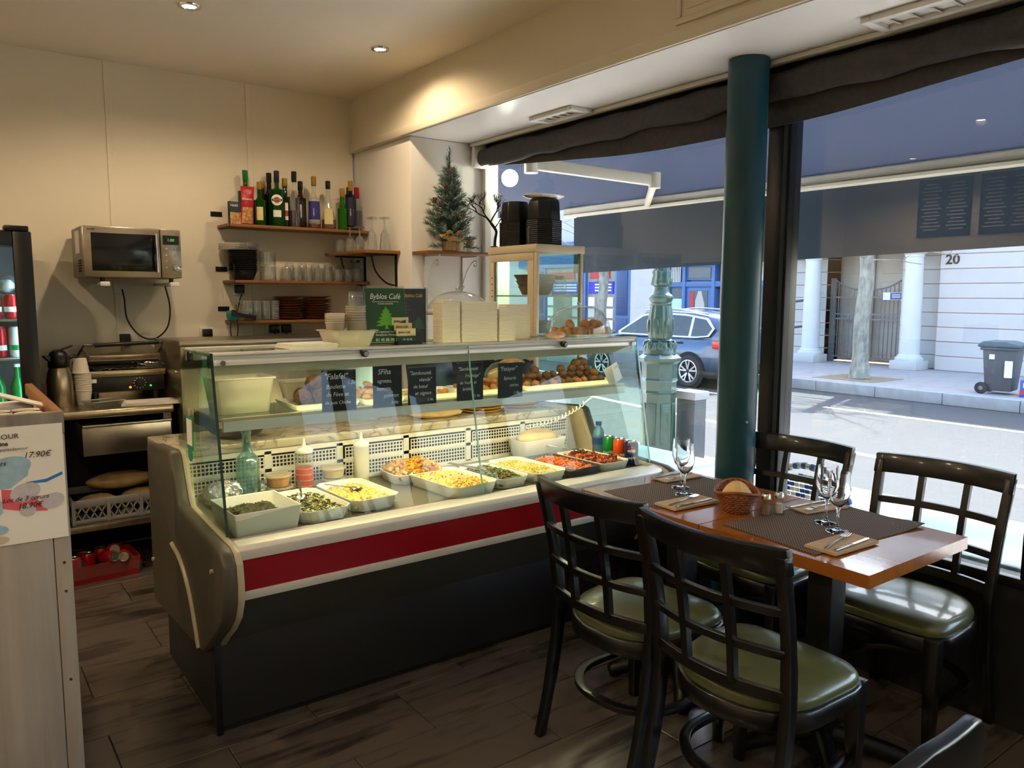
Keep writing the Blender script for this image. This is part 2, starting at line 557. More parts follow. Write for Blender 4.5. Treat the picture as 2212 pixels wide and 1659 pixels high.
# roller shade hanging under the soffit, drooping in the middle
sh = thing('roller_shade', 'dark grey fabric roller shade rolled up along the top of the window', 'shade', (2.90, 1.6, 2.37))
def _roll(u, v):
    y = 2.66-u*4.6
    t = 2*math.pi*v
    r = 0.052+0.004*math.sin(y*9)+0.003*math.sin(y*23+1)
    wob = 0.006*math.sin(y*13+2)*max(0, -math.sin(t))
    return (r*0.75*math.cos(t), y, (r+0.008)*math.sin(t)-wob)
obj('roll', MB().grid(_roll, 160, 18), 'shade_fabric', sh, smooth=80)
def _hang(u, v):
    y = 2.62-u*3.6
    s = max(0, math.sin(math.pi*min(1, u*1.0)))**1.1*0.115
    return (0.035+0.008*math.sin(y*6)*v, y, -0.035-v*(s+0.012))
obj('loose_fabric', MB().grid(_hang, 60, 6), 'shade_fabric', sh, thick=0.004, smooth=80)
obj('end_bracket', MB().box(-0.055, 2.655, -0.06, 0.04, 2.69, 0.09), 'white_plastic', sh, bevel=0.004)

# menu boards on the left wall
for i, (a, b, w) in enumerate(((3.72, 4.26, 'first'), (3.10, 3.64, 'second'))):
    t = thing('menu_board', 'black menu board on the left wall, %s from the corner, mirrored in the window' % w, 'menu board', (XL, (a+b)/2, 2.12))
    obj('board', MB().box(0.002, -(b-a)/2, 0, 0.018, (b-a)/2, 0.60), 'print_dark', t, bevel=0.003)
    for k in range(14):
        L = 0.12+0.09*((k*7+i*3) % 5)/4
        for s_ in (-1, 1):
            obj('print_line', MB().box(0.0175, s_*0.13-L/2, 0.54-k*0.036, 0.0195, s_*0.13+L/2, 0.552-k*0.036), 'print_white', t)

# ---------------------------------------------------------------- ceiling downlights
mt('lamp_glow', '#fff1d8', 0.5, emit=('#ffe2b0', 14))
DL = []
def downlight(x, y, label, power):
    t = thing('downlight', label, 'lamp', (x, y, ZC))
    obj('rim', MB().lathe([(0.030, -0.001), (0.034, -0.008), (0.048, -0.006), (0.050, -0.001)], 28), 'chrome', t, smooth=60)
    obj('bulb', MB().lathe([(0, -0.004), (0.030, -0.004), (0.030, -0.001), (0, -0.001)], 24), 'lamp_glow', t)
    ld = bpy.data.lights.new('spot', 'SPOT')
    ld.energy = power; ld.color = (1.0, 0.76, 0.50); ld.spot_size = R(160); ld.spot_blend = 0.45; ld.shadow_soft_size = 0.035
    lo = bpy.data.objects.new('spot_beam', ld); COL.objects.link(lo); lo.parent = t; lo.location = (0, 0, -0.012)
    return t
downlight(1.041, 3.913, 'recessed ceiling downlight above the thermos and sandwich grill, left of two', 26)
downlight(2.033, 3.954, 'recessed ceiling downlight nearer the beam, right of two', 15)
# first is mirrored in the window, the others are added unseen for ambient light
for i, (x, y, n, pw) in enumerate(((-0.44, 2.76, 'over the wooden counter', 28), (-0.45, 0.6, 'over the entrance side', 26), (1.15, -0.55, 'over the near tables', 12),
                               (-1.7, 3.9, 'in the left corner', 60), (-1.7, 1.6, 'by the left wall', 36), (-0.44, -1.3, 'at the far back of the dining room', 30))):
    downlight(x, y, 'recessed ceiling downlight %s, %s' % (n, 'mirrored in the right window pane' if i == 0 else 'added out of view to brighten the room'), pw)
# ================================================================ the street outside
def cloth(name, hexc, tl):
    m = mt(name, hexc, 0.85)
    nt = m.node_tree; b = nt.nodes['Principled BSDF']; out = nt.nodes['Material Output']
    t = nt.nodes.new('ShaderNodeBsdfTranslucent'); t.inputs[0].default_value = lin(hexc)
    mx = nt.nodes.new('ShaderNodeMixShader'); mx.inputs[0].default_value = tl
    nt.links.new(b.outputs[0], mx.inputs[1]); nt.links.new(t.outputs[0], mx.inputs[2]); nt.links.new(mx.outputs[0], out.inputs[0])
mt('asphalt', '#414145', 0.85, var=(90, 0.18), bump=(120, 0.3))
mt('paving', '#a39a98', 0.8, var=(1.3, 0.1, (1, 3, 1)), bump=(60, 0.1))
mt('kerb_stone', '#9a9a9c', 0.8, var=(6, 0.1))
mt('road_paint', '#f1efe9', 0.7, var=(30, 0.08))
mt('stone_white', '#c4bebb', 0.8, var=(2.5, 0.03), bump=(50, 0.05))
mt('stone_joint', '#a98078', 0.85)
mt('column_white', '#d2cfcc', 0.6, var=(4, 0.03))
mt('gate_grey', '#6d6f72', 0.45)
mt('door_grey', '#b5b0a6', 0.6)
mt('shop_blue', '#4f6c9e', 0.45)
mt('shop_navy', '#33466f', 0.45)
mt('shop_glass', '#56606a', 0.08, spec=0.8)
mt('sign_purple', '#2d2bb0', 0.5)
mt('sign_red', '#b8343a', 0.5)
mt('sign_blue', '#27489c', 0.5)
mt('curtain_grey', '#b9b3aa', 0.8)
mt('bark', '#8a8278', 0.9, var=(14, 0.3, (1, 1, 0.4)), bump=(30, 0.6), hex2='#a9a89a')
mt('soil', '#8c7a63', 0.9)
mt('bin_grey', '#4c5056', 0.5)
mt('bin_lid', '#4a5a61', 0.45)
mt('post_green', '#2b463c', 0.32, var=(12, 0.2), coat=0.3)
mt('car_paint', '#41526b', 0.22, metal=0.55, coat=1.0)
mt('car_glass', '#2b3033', 0.05, spec=0.9)
mt('tyre', '#2c2c2e', 0.8)
mt('wheel_alloy', '#c3c5c8', 0.3, metal=0.8)
mt('tail_red', '#c41a22', 0.2, coat=0.5)
cloth('awning_cloth', '#56627a', 0.45)
cloth('awning_valance', '#4b5866', 0.35)
mt('awning_metal', '#d8d5c8', 0.4)
mt('bistro_blue', '#2c5a9a', 0.4)
mt('bistro_white', '#eceae6', 0.4)
mt('rattan', '#b58a52', 0.5)
mt('table_pale_blue', '#b7d6dc', 0.35)
mt('crate_blue', '#2f55a8', 0.5)

ZN, ZR, ZF = -0.20, -0.35, -0.15
struct('sidewalk_near', MB().box(3.05, -25, -0.6, 6.32, 40, ZN), mt('paving_pale', '#b9b0ac', 0.8, var=(1.3, 0.08, (1, 3, 1))))  # near paving colour made paler to bounce more sunlight up to the soffit
kn = struct('kerb_near')
me = mesh(MB().box(0, 0, 0, 0.2, 0.99, 0.155), 'kerb_stone', bevel=0.012); me.materials.append(MATS['kerb_stone'])
for i in range(-3, 14):
    obj('kerb_stone', me, None, kn, (6.32, i*1.0, ZR))
struct('road', MB().box(6.3, -40, -0.7, 14.0, 60, ZR), 'asphalt')
def stripe(pts, w):
    m = MB()
    for (a, b) in zip(pts[:-1], pts[1:]):
        m.box(0, 0, 0, 0, 0, 0) if False else None
        d = Vector((b[0]-a[0], b[1]-a[1], 0)).normalized(); n = Vector((-d.y, d.x, 0))*(w/2)
        m.add([(a[0]-n.x, a[1]-n.y, ZR+0.004), (a[0]+n.x, a[1]+n.y, ZR+0.004), (b[0]+n.x, b[1]+n.y, ZR+0.004), (b[0]-n.x, b[1]-n.y, ZR+0.004)], [(0, 1, 2, 3)])
    return m
rl = struct('road_marking', stripe([(10.3, 14), (9.55, 10), (9.3, 8.3), (9.0, 6.5), (8.72, 5.2), (8.45, 3.0), (8.2, -2)], 0.13), 'road_paint')
obj('bay_line', stripe([(11.9, 7.3), (11.9, -10)], 0.11), 'road_paint', rl)
obj('bay_line', stripe([(11.85, 10.6), (11.88, 9.3)], 0.11), 'road_paint', rl)
obj('bay_line', stripe([(11.9, 26), (11.9, 13)], 0.11), 'road_paint', rl)
kf = struct('kerb_far')
me = mesh(MB().box(0, 0, 0, 0.24, 1.19, ZF-ZR), 'kerb_stone', bevel=0.012); me.materials.append(MATS['kerb_stone'])
for i in range(-2, 16):
    obj('kerb_stone', me, None, kf, (13.85, i*1.2+0.3, ZR))
sf = struct('sidewalk_far', MB().box(14.09, -25, -0.6, 18.7, 60, ZF-0.006), 'stone_joint')
mes = []
for w in (0.995, 0.495):
    q = mesh(MB().box(0, 0, -0.03, 0.595, w, 0.0), 'paving_slab', bevel=0.004, seg=1); q.materials.append(MATS['paving']); mes.append(q)
for i in range(7):
    y = 2.0 - (0.37*i % 1.0)
    while y < 13.5:
        obj('paving_slab', mes[0], None, sf, (14.10+0.6*i, y, ZF)); y += 1.0

# ---- house number 20 across the street
h20 = thing('town_house', 'cream stone building with grooved courses and house number 20 across the street', 'building', (18.1, 8.46, ZF))
def course_wall(y0, y1, x0, x1, n, zb=0.0, hgt=0.322):
    obj('wall', MB().box(x0+0.02, y0, 0, x1, y1, n*hgt+4.5), 'stone_joint', h20)
    for k in range(n):
        obj('stone_course', MB().box(x0, y0, zb+k*hgt+0.008, x1-0.02, y1-0.0, zb+(k+1)*hgt-0.008), 'stone_white', h20, bevel=0.004, seg=1)
    obj('wall_upper', MB().box(x0, y0, n*hgt+0.01, x1-0.02, y1, n*hgt+4.5), 'stone_white', h20)
course_wall(-9.5, -0.02, 0, 0.8, 9)                # the 20 wall, right
course_wall(0.02, 0.95, 0.25, 0.9, 9)              # recessed reveal right of the gate
course_wall(2.88, 3.9, 0.25, 0.9, 9)               # left of the gate, behind the column
obj('gate_recess', MB().box(0.92, 0.5, 0, 1.02, 3.1, 7), 'door_grey', h20)
for a, b in ((1.05, 1.88), (1.96, 2.79)):
    d = obj('door_leaf', MB().box(0.85, a, 0.05, 0.92, b, 3.2), 'door_grey', h20, bevel=0.01)
    for c, e in ((0.2, 1.0), (1.2, 2.0), (2.2, 2.9)):
        obj('door_panel', MB().box(0.825, a+0.12, c, 0.855, b-0.12, e), 'door_grey', d, bevel=0.015)
obj('lintel', MB().box(-0.45, -0.1, 2.72, 0.3, 3.9, 4.2), 'stone_white', h20)
n20 = text('20', 0.30, 'print_dark', h20, (-0.012, -0.12, 2.36), (R(90), 0, R(-90)), name='house_number', ext=0.01, bold=0.004)
for z in (0.86, 1.52):
    obj('handrail_bracket', MB().tube([(0.2, 3.05, z+0.02), (-0.2, 3.2, z+0.02), (-0.38, 3.62, z-0.05), (-0.36, 3.7, z-0.12)], 0.03, 8), 'bin_grey', h20)
for (yc, lab) in ((11.38-8.46, 'l'), (8.87-8.46, 'r')):
    cx = 17.8-18.1
    c = obj('column', MB().lathe([(0.215, 0.34), (0.21, 0.6), (0.205, 1.5), (0.185, 2.52), (0.20, 2.53), (0.20, 2.56), (0.19, 2.58)], 28, (cx, yc, 0)), 'column_white', h20, smooth=40)
    obj('plinth', MB().box(cx-0.3, yc-0.3, 0, cx+0.3, yc+0.3, 0.2), 'stone_white', c, bevel=0.01)
    obj('column_base', MB().lathe([(0.29, 0.2), (0.30, 0.23), (0.29, 0.27), (0.25, 0.29), (0.25, 0.31), (0.215, 0.34)], 28, (cx, yc, 0)), 'column_white', c)
    obj('capital', MB().lathe([(0.19, 2.58), (0.25, 2.62), (0.27, 2.68), (0.27, 2.72), (0.0, 2.72)], 28, (cx, yc, 0)), 'column_white', c)
gt = thing('iron_gate', 'grey metal double gate with thin bars between the white columns', 'gate', (18.6, 10.375, ZF))
for s in (-1, 1):
    obj('gate_post', MB().box(-0.05, s*0.92-0.07, 0, 0.05, s*0.92+0.07, 2.1 if s > 0 else 1.9), 'gate_grey', gt)
    top = smoothpath([(0, s*0.88, 2.05), (0, s*0.5, 1.86), (0, s*0.06, 1.78)], 4)
    obj('top_rail', MB().tube(top, 0.02, 6), 'gate_grey', gt)
    for z in (0.12, 1.08, 1.2, 1.62):
        obj('cross_rail', MB().box(-0.02, min(s*0.06, s*0.88), z-0.018, 0.02, max(s*0.06, s*0.88), z+0.018), 'gate_grey', gt)
    for k in range(7):
        y = s*(0.14+0.105*k)
        zt = 1.78+0.27*((k+1)/8)**1.7
        obj('gate_bar', MB().cyl((0, y, 0.12), (0, y, zt), 0.011, n=6), 'gate_grey', gt)
    obj('meeting_post', MB().box(-0.03, s*0.035-0.03, 0.03, 0.03, s*0.035+0.03, 1.8), 'gate_grey', gt)
sg = thing('camera_sign', 'small white and blue notice fixed on the grey gate', 'sign', (18.56, 9.72, 1.5))
obj('board', MB().box(-0.01, -0.24, -0.09, 0.0, 0.24, 0.09), 'bistro_white', sg)
obj('blue_field', MB().box(-0.014, -0.23, -0.08, -0.009, 0.06, 0.08), 'sign_blue', sg)
for k in range(3):
    obj('print_line', MB().box(-0.017, -0.19, 0.03-k*0.035, -0.013, 0.02, 0.045-k*0.035), 'print_white', sg)

# ---- shop fronts further left
sb = thing('blue_shop', 'shop with blue painted wooden front and glazed door behind the parked car', 'building', (18.1, 14.6, ZF))
obj('wall', MB().box(0.25, -1.85, 0, 0.9, 2.0, 7.5), 'stone_white', sb)
obj('fascia', MB().box(-0.08, -1.85, 2.66, 0.3, 2.0, 3.6), 'shop_blue', sb, bevel=0.02)
obj('cornice', MB().box(-0.2, -1.85, 2.60, 0.3, 2.0, 2.68), 'shop_blue', sb, bevel=0.015)
for y0, y1 in ((-1.85, -1.75), (-0.22, -0.12), (0.1, 0.22), (1.2, 1.32), (1.82, 1.98)):
    obj('pilaster', MB().box(0.0, y0, 0, 0.3, y1, 2.6), 'shop_blue', sb, bevel=0.01)
for y0, y1, zb, zt in ((0.22, 1.2, 2.1, 2.52), (1.32, 1.82, 1.95, 2.5), (-1.75, -0.22, 0.5, 1.9)):
    f = obj('window', MB().box(0.08, y0, zb, 0.3, y1, zt), 'shop_blue', sb)
    obj('pane', MB().box(0.06, y0+0.08, zb+0.06, 0.09, y1-0.08, zt-0.06), 'shop_glass', f)
obj('transom', MB().box(0.02, -1.85, 1.9, 0.3, 1.98, 2.06), 'shop_blue', sb, bevel=0.01)
for y0, y1 in ((1.4, 1.72), (-0.55, -0.2)):
    g = obj('vent_grille', MB().box(-0.01, y0-0.02, 2.05, 0.0, y1+0.02, 2.07), 'bistro_white', sb)
    obj('grille_rail', MB().box(-0.01, y0-0.02, 2.5, 0.0, y1+0.02, 2.53), 'bistro_white', g)
    for k in range(6):
        y = y0+k*(y1-y0)/5
        obj('grille_bar', MB().box(-0.01, y-0.012, 2.05, 0.0, y+0.012, 2.52), 'bistro_white', g)
f = obj('shop_window', MB().box(0.1, 1.32, 0.4, 0.3, 1.82, 1.9), 'shop_blue', sb)
obj('pane', MB().box(0.07, 1.36, 0.45, 0.11, 1.78, 1.85), 'shop_glass', f)
obj('frosted_film', MB().box(0.06, 1.36, 0.45, 0.075, 1.78, 1.55), 'table_pale_blue', f)
d = obj('door', MB().box(0.06, 0.24, 0.02, 0.3, 1.18, 1.9), 'shop_blue', sb, bevel=0.01)
obj('door_glass', MB().box(0.04, 0.38, 0.3, 0.07, 1.05, 1.8), 'shop_glass', d)
obj('door_curtain', MB().prism([(0.45, 0.3), (0.85, 0.3), (0.82, 1.5), (0.72, 1.78), (0.6, 1.78), (0.48, 1.4)], 'x', 0.032, 0.041), 'curtain_grey', d)
obj('door_poster', MB().box(0.03, 0.88, 0.9, 0.041, 1.03, 1.75), 'sign_red', d)
obj('pull_handle', MB().cyl((0.0, 1.1, 0.6), (0.0, 1.1, 1.15), 0.02, n=8), 'bistro_white', d)
obj('yellow_flowers', MB().box(0.05, -0.9, 0.6, 0.064, -0.35, 1.75), mt('flower_yellow', '#9c9a6a', 0.7, var=(9, 0.5), hex2='#d9b93a'), sb)
ag = thing('agency_shop', 'estate agency window with purple banner and posters behind the left street tree', 'building', (18.1, 19.0, ZF))
obj('wall', MB().box(0.25, -2.35, 0, 0.9, 6.0, 7.5), 'stone_white', ag)
obj('white_pier', MB().box(-0.02, -2.35, 0, 0.3, -0.95, 7.5), 'stone_white', ag)
obj('fascia', MB().box(-0.05, -0.95, 2.62, 0.3, 5, 3.5), 'shop_blue', ag)
for y0, y1 in ((-0.95, -0.25), (1.2, 1.5), (3.4, 4.4)):
    p = obj('pilaster', MB().box(-0.04, y0, 0, 0.3, y1, 2.62), 'shop_blue', ag, bevel=0.01)
    obj('pilaster_panel', MB().box(-0.07, y0+0.1, 1.0, -0.03, y1-0.1, 2.5), 'shop_navy', p, bevel=0.01)
    obj('pilaster_panel', MB().box(-0.07, y0+0.1, 0.15, -0.03, y1-0.1, 0.9), 'shop_navy', p, bevel=0.01)
for y0, y1 in ((-0.25, 1.2), (1.5, 3.4)):
    w = obj('window', MB().box(0.05, y0, 0.1, 0.3, y1, 2.62), 'shop_blue', ag)
    obj('pane', MB().box(0.03, y0+0.06, 0.2, 0.06, y1-0.06, 2.55), mt('agency_glass', '#8a8478', 0.15, var=(2, 0.3)), w)
    obj('banner', MB().box(0.0, y0+0.1, 1.7, 0.032, y1-0.12, 2.1), 'sign_purple', w)
    obj('red_sign', MB().box(0.0, y0+0.3, 2.2, 0.032, y1-0.2, 2.45), 'sign_red', w)
    for k in range(3):
        obj('print_line', MB().box(-0.006, y0+0.2, 1.98-k*0.1, 0.0, y1-0.45, 2.03-k*0.1), 'print_white', w)
    for r_ in range(4):
        for c_ in (y0+0.12, y1-0.42):
            obj('poster', MB().box(0.0, c_, 1.28-r_*0.38, 0.032, c_+0.3, 1.58-r_*0.38), 'print_white', w)

# the street canyon: houses of the near side that close the view and shade
struct('wall_street', MB().box(2.95, 5.26, ZN, 3.07, 16.3, 6.8), 'stone_white')

# ---- street trees
def street_tree(label, x, y, z, r, hgt, seed):
    rnd = random.Random(seed)
    t = thing('street_tree', label, 'tree', (x, y, z), group=None)
    pts = smoothpath([(0, 0, 0), (0.02, 0.02, 0.5), (-0.03, 0.0, 1.2), (0.02, -0.03, 2.0), (0.0, 0.0, 2.7), (0.05, 0.05, hgt)], 4)
    rs = [r*(1.35 if i == 0 else 1.12 if i < 3 else 1.0-0.35*i/len(pts)) for i in range(len(pts))]
    obj('trunk', MB().tube(pts, rs, 12), 'bark', t, smooth=80)
    m = MB()
    for k in range(46):
        z0 = rnd.uniform(2.2, hgt); a = rnd.uniform(0, 6.28); L = rnd.uniform(0.6, 1.9)
        p = Vector((0, 0, z0)); q = p+Vector((math.cos(a)*L, math.sin(a)*L, rnd.uniform(-0.15, 0.9)))
        mid = (p+q)/2+Vector((rnd.uniform(-.1, .1), rnd.uniform(-.1, .1), rnd.uniform(0, .15)))
        m.tube([p, mid, q], [0.018, 0.012, 0.004], 5)
        for _ in range(3):
            e = mid.lerp(q, rnd.random())
            m.tube([e, e+Vector((rnd.uniform(-.35, .35), rnd.uniform(-.35, .35), rnd.uniform(-.1, .3)))], [0.008, 0.003], 4)
    tag(obj('twigs', m, 'bark', t), kind='stuff')
    return t
street_tree('street tree with lichen-grey trunk standing before the iron gate', 14.95, 8.42, ZF, 0.17, 4.6, 3)
street_tree('slimmer street tree standing in front of the estate agency window', 14.8, 15.85, ZF, 0.16, 4.6, 5)
tp = struct('tree_pit', MB().box(14.35, 7.8, ZF-0.02, 15.5, 9.1, ZF+0.006), 'soil')

# ---- wheelie bin and box
b = thing('wheelie_bin', 'dark grey wheeled rubbish bin standing on the far pavement', 'bin', (14.6, 5.68, ZF), 0.12)
obj('body', MB().add([(-.2, -.2, .06), (.2, -.2, .06), (.2, .2, .06), (-.2, .2, .06), (-.26, -.25, .78), (.26, -.25, .78), (.26, .25, .78), (-.26, .25, .78)],
    [(0, 3, 2, 1), (4, 5, 6, 7), (0, 1, 5, 4), (1, 2, 6, 5), (2, 3, 7, 6), (3, 0, 4, 7)]), 'bin_grey', b, bevel=0.02)
obj('rim', MB().box(-.29, -.28, .75, .29, .28, .80), 'bin_grey', b, bevel=0.015)
obj('lid', MB().prism([(-.31, .80), (-.30, .85), (-.1, .90), (.24, .90), (.32, .84), (.32, .80)], 'x', -.3, .3), 'bin_lid', b, bevel=0.02)
for s in (-1, 1):
    w = obj('wheel', MB().cyl((s*.20, .24, .10), (s*.26, .24, .10), .10, n=20), 'tyre', b, bevel=0.012)
    obj('hub', MB().cyl((s*.255, .24, .10), (s*.265, .24, .10), .035, n=12), 'gate_grey', w)
obj('sticker', MB().box(-.275, -.21, .30, -.235, -.10, .58), 'paper_white', b)
obj('sticker', MB().box(-.262, .06, .60, -.245, .14, .68), 'paper_white', b)
bx = thing('cardboard_crate', 'blue and red printed box on the pavement right of the bin', 'box', (14.5, 5.05, ZF))
obj('body', MB().box(-.15, -.25, 0, .15, .25, .28), 'crate_blue', bx, bevel=0.006)
obj('red_band', MB().box(-.155, -.25, .05, -.149, .25, .12), 'sign_red', bx)
obj('label', MB().box(-.156, -.05, .16, -.149, .2, .24), 'paper_white', bx)
obj('flap', MB().cbox((0, 0.0, .30), (.28, .4, .012), (0.15, 0.1, 0)), 'paper_kraft', bx)

# ---- parked car
car = thing('parked_car', 'dark blue-grey hatchback suv parked along the far kerb', 'car', (13.05, 11.7, ZR))
HW = 0.80
# stations along y (rear -2.1 ... front 2.15): sill, shoulder height, half-widths
def loft(secs):
    m = MB(); n = len(secs[0])
    vs = [p for s_ in secs for p in s_]
    fs = []
    for i in range(len(secs)-1):
        for j in range(n):
            fs.append((i*n+j, i*n+(j+1) % n, (i+1)*n+(j+1) % n, (i+1)*n+j))
    fs += [tuple(range(n-1, -1, -1)), tuple(range((len(secs)-1)*n, len(secs)*n))]
    return m.add(vs, fs)
secs = []
for y, zb, zt, w in ((-2.12, 0.42, 0.72, 0.62), (-2.08, 0.34, 0.95, 0.72), (-1.9, 0.28, 1.02, 0.78), (-1.3, 0.24, 1.02, HW), (0, 0.22, 1.0, HW), (1.0, 0.22, 0.97, HW), (1.5, 0.24, 0.92, 0.79), (2.0, 0.28, 0.82, 0.72), (2.15, 0.36, 0.66, 0.60)):
    secs.append([(-w+0.06, y, zb), (-w, y, zb+0.12), (-w-0.005, y, (zb+zt)/2+0.05), (-w+0.03, y, zt-0.06), (-w+0.12, y, zt), (w-0.12, y, zt), (w-0.03, y, zt-0.06), (w+0.005, y, (zb+zt)/2+0.05), (w, y, zb+0.12), (w-0.06, y, zb)])
obj('body', loft(secs), 'car_paint', car, smooth=50)
secs = []
for y, z0, zt, w, wt in ((-1.98, 0.96, 1.12, 0.70, 0.60), (-1.65, 0.98, 1.43, 0.72, 0.55), (-1.0, 0.98, 1.52, 0.74, 0.56), (-0.1, 0.98, 1.55, 0.74, 0.57), (0.35, 0.98, 1.48, 0.74, 0.57), (0.85, 0.97, 1.18, 0.73, 0.60), (1.1, 0.95, 0.99, 0.72, 0.64)):
    secs.append([(-w, y, z0), (-(w+wt)/2-0.02, y, (z0+zt)/2), (-wt, y, zt-0.05), (-wt+0.1, y, zt), (wt-0.1, y, zt), (wt, y, zt-0.05), ((w+wt)/2+0.02, y, (z0+zt)/2), (w, y, z0)])
obj('cabin', loft(secs), 'car_paint', car, smooth=50)
def side_quad(pts, x, inset):   # window on the left flank (facing the camera)
    return MB().add([(x-inset*(1.5-z), y, z) for y, z in pts], [tuple(range(len(pts)))])
for s in (-1, 1):
    def flank(pts, dx):
        return MB().add([(s*(0.735-0.155*(z-0.98)/0.5+dx), y, z) for y, z in pts], [tuple(range(len(pts)))])
    tr = obj('window_trim', flank([(-1.62, 1.04), (-1.72, 1.2), (-1.5, 1.40), (-0.9, 1.47), (-0.05, 1.49), (0.3, 1.43), (0.92, 1.06), (0.9, 1.0), (-1.3, 1.0)], 0.032), 'chrome', car, thick=0.012)
    for w in ([(-1.58, 1.06), (-1.66, 1.2), (-1.46, 1.37), (-1.16, 1.41), (-1.16, 1.03), (-1.3, 1.03)], [(-1.1, 1.03), (-1.1, 1.42), (-0.9, 1.44), (-0.25, 1.46), (-0.25, 1.03)], [(-0.19, 1.03), (-0.19, 1.46), (-0.05, 1.46), (0.27, 1.40), (0.84, 1.07), (0.84, 1.03)]):
        obj('side_window', flank(w, 0.045), 'car_glass', tr, thick=0.01)
    obj('roof_rail', MB().tube(smoothpath([(s*0.52, -1.4, 1.48), (s*0.53, -0.9, 1.55), (s*0.53, -0.2, 1.57), (s*0.52, 0.3, 1.52)], 5), 0.02, 6), 'chrome', car)
    obj('tail_light', MB().box(min(s*0.52, s*0.80), -2.06, 0.80, max(s*0.52, s*0.80), -1.72, 0.97), 'tail_red', car, bevel=0.03)
    obj('door_handle', MB().box(s*0.81-0.015, -0.95, 0.90, s*0.81+0.015, -0.72, 0.94), 'car_paint', car, bevel=0.01)
    obj('sill_trim', MB().box(min(s*.74, s*.815), -1.9, 0.22, max(s*.74, s*.815), 1.9, 0.36), 'black_matte', car, bevel=0.02)
    for yy in (-1.17, 1.37):
        ar = obj('wheel_arch', MB().cyl((s*0.70, yy, 0.34), (s*0.812, yy, 0.34), 0.385, n=28), 'black_matte', car)
        w = obj('wheel', MB().lathe([(0.20, -0.09), (0.30, -0.1), (0.325, -0.07), (0.325, 0.07), (0.30, 0.1), (0.22, 0.1), (0.21, 0.05), (0, 0.05)], 32).xf(Matrix.Rotation(R(90)*s, 4, 'Y')), 'tyre', car, loc=(s*0.74, yy, 0.325))
        sp = MB()
        obj('rim', MB().lathe([(0.225, 0.085), (0.235, 0.10), (0.22, 0.104), (0.205, 0.09)], 32).xf(Matrix.Rotation(R(90)*s, 4, 'Y')), 'wheel_alloy', w)
        for k in range(5):
            a = k*2*math.pi/5+0.3
            for da in (-0.22, 0.22):
                m_ = MB().bar((s*0.09, 0.04*math.cos(a), 0.04*math.sin(a)), (s*0.10, 0.21*math.cos(a+da), 0.21*math.sin(a+da)), 0.03, 0.02, (1, 0, 0))
                obj('spoke', m_, 'wheel_alloy', w)
obj('rear_window', MB().add([(-.55, -1.93, 1.1), (.55, -1.93, 1.1), (.48, -1.67, 1.40), (-.48, -1.67, 1.40)], [(0, 1, 2, 3)]), 'car_glass', car, thick=0.01)
obj('bumper', MB().box(-.72, -2.16, 0.30, .72, -1.95, 0.5), 'black_matte', car, bevel=0.04)

# ---- ornate cast-iron lamp post on the near pavement
lp = thing('lamp_post', 'ornate green cast-iron lamp post just outside the window', 'lamp post', (5.85, 5.41, ZN), R(20))
def octo(m, prof, n=8, a0=0.39):
    return m.lathe(prof, n, (0, 0, 0), a0)
obj('pedestal', octo(MB(), [(0.0, 0), (0.215, 0), (0.215, 0.09), (0.19, 0.11), (0.195, 0.13), (0.178, 0.15), (0.17, 0.55), (0.165, 0.72), (0.18, 0.735), (0.172, 0.755), (0.176, 0.84), (0.186, 0.86), (0.175, 0.88), (0.178, 1.02), (0.21, 1.05), (0.215, 1.08), (0.165, 1.12)]), 'post_green', lp, smooth=20)
for k in range(8):
    a = 2*math.pi*k/8
    obj('pedestal_panel', MB().cbox((0.160*math.cos(a), 0.160*math.sin(a), 0.42), (0.012, 0.085, 0.42), (0, 0, a)), 'post_green', lp, bevel=0.004)
    for q in range(2):
        a2 = a+q*0.39
        obj('acanthus_leaf', MB().blob((0.135*math.cos(a2), 0.135*math.sin(a2), 1.17+0.03*q), (0.03, 0.035, 0.055), 7, 6, 0.15), 'post_green', lp)
obj('collar', MB().lathe([(0.165, 1.12), (0.16, 1.16), (0.135, 1.22), (0.115, 1.24), (0.125, 1.255), (0.105, 1.27)], 24), 'post_green', lp)
def flute(prof, n, amp, k):
    m = MB().lathe(prof, n)
    m.v = [(x*(1+amp*math.cos(k*math.atan2(y, x))), y*(1+amp*math.cos(k*math.atan2(y, x))), z) for x, y, z in m.v]
    return m
obj('fluted_drum', flute([(0.105, 1.27), (0.118, 1.30), (0.122, 1.36), (0.118, 1.48), (0.105, 1.58), (0.100, 1.60)], 60, 0.05, 12), 'post_green', lp, smooth=60)
for k in range(6):
    a = 2*math.pi*k/6
    obj('drum_leaf', MB().blob((0.12*math.cos(a), 0.12*math.sin(a), 1.40), (0.016, 0.035, 0.075), 7, 6, 0.1, (0, 0, a)), 'post_green', lp)
obj('ring_moulding', MB().lathe([(0.100, 1.60), (0.107, 1.61), (0.107, 1.625), (0.10, 1.63), (0.12, 1.67), (0.122, 1.69), (0.10, 1.71), (0.085, 1.72), (0.075, 1.76), (0.078, 1.78), (0.072, 1.79)], 28), 'post_green', lp, smooth=60)
obj('floral_knop', flute([(0.072, 1.79), (0.10, 1.81), (0.095, 1.85), (0.082, 1.90), (0.09, 1.93), (0.08, 1.95)], 48, 0.09, 6), 'post_green', lp, smooth=60)
obj('shaft', flute([(0.08, 1.95), (0.078, 2.1), (0.07, 2.7), (0.062, 3.8), (0.0, 3.82)], 48, 0.045, 12), 'post_green', lp, smooth=60)
for k in range(5):
    a = k*1.25
    obj('shaft_leaf', MB().tube([(0.079*math.cos(a+u*1.1), 0.079*math.sin(a+u*1.1), 1.96+u*0.26) for u in (0, .25, .5, .75, 1)], [0.004, 0.013, 0.014, 0.010, 0.003], 6), 'post_green', lp)
lt = thing('litter_bin', 'grey street litter bin beside the lamp post', 'bin', (6.15, 5.25, ZN))
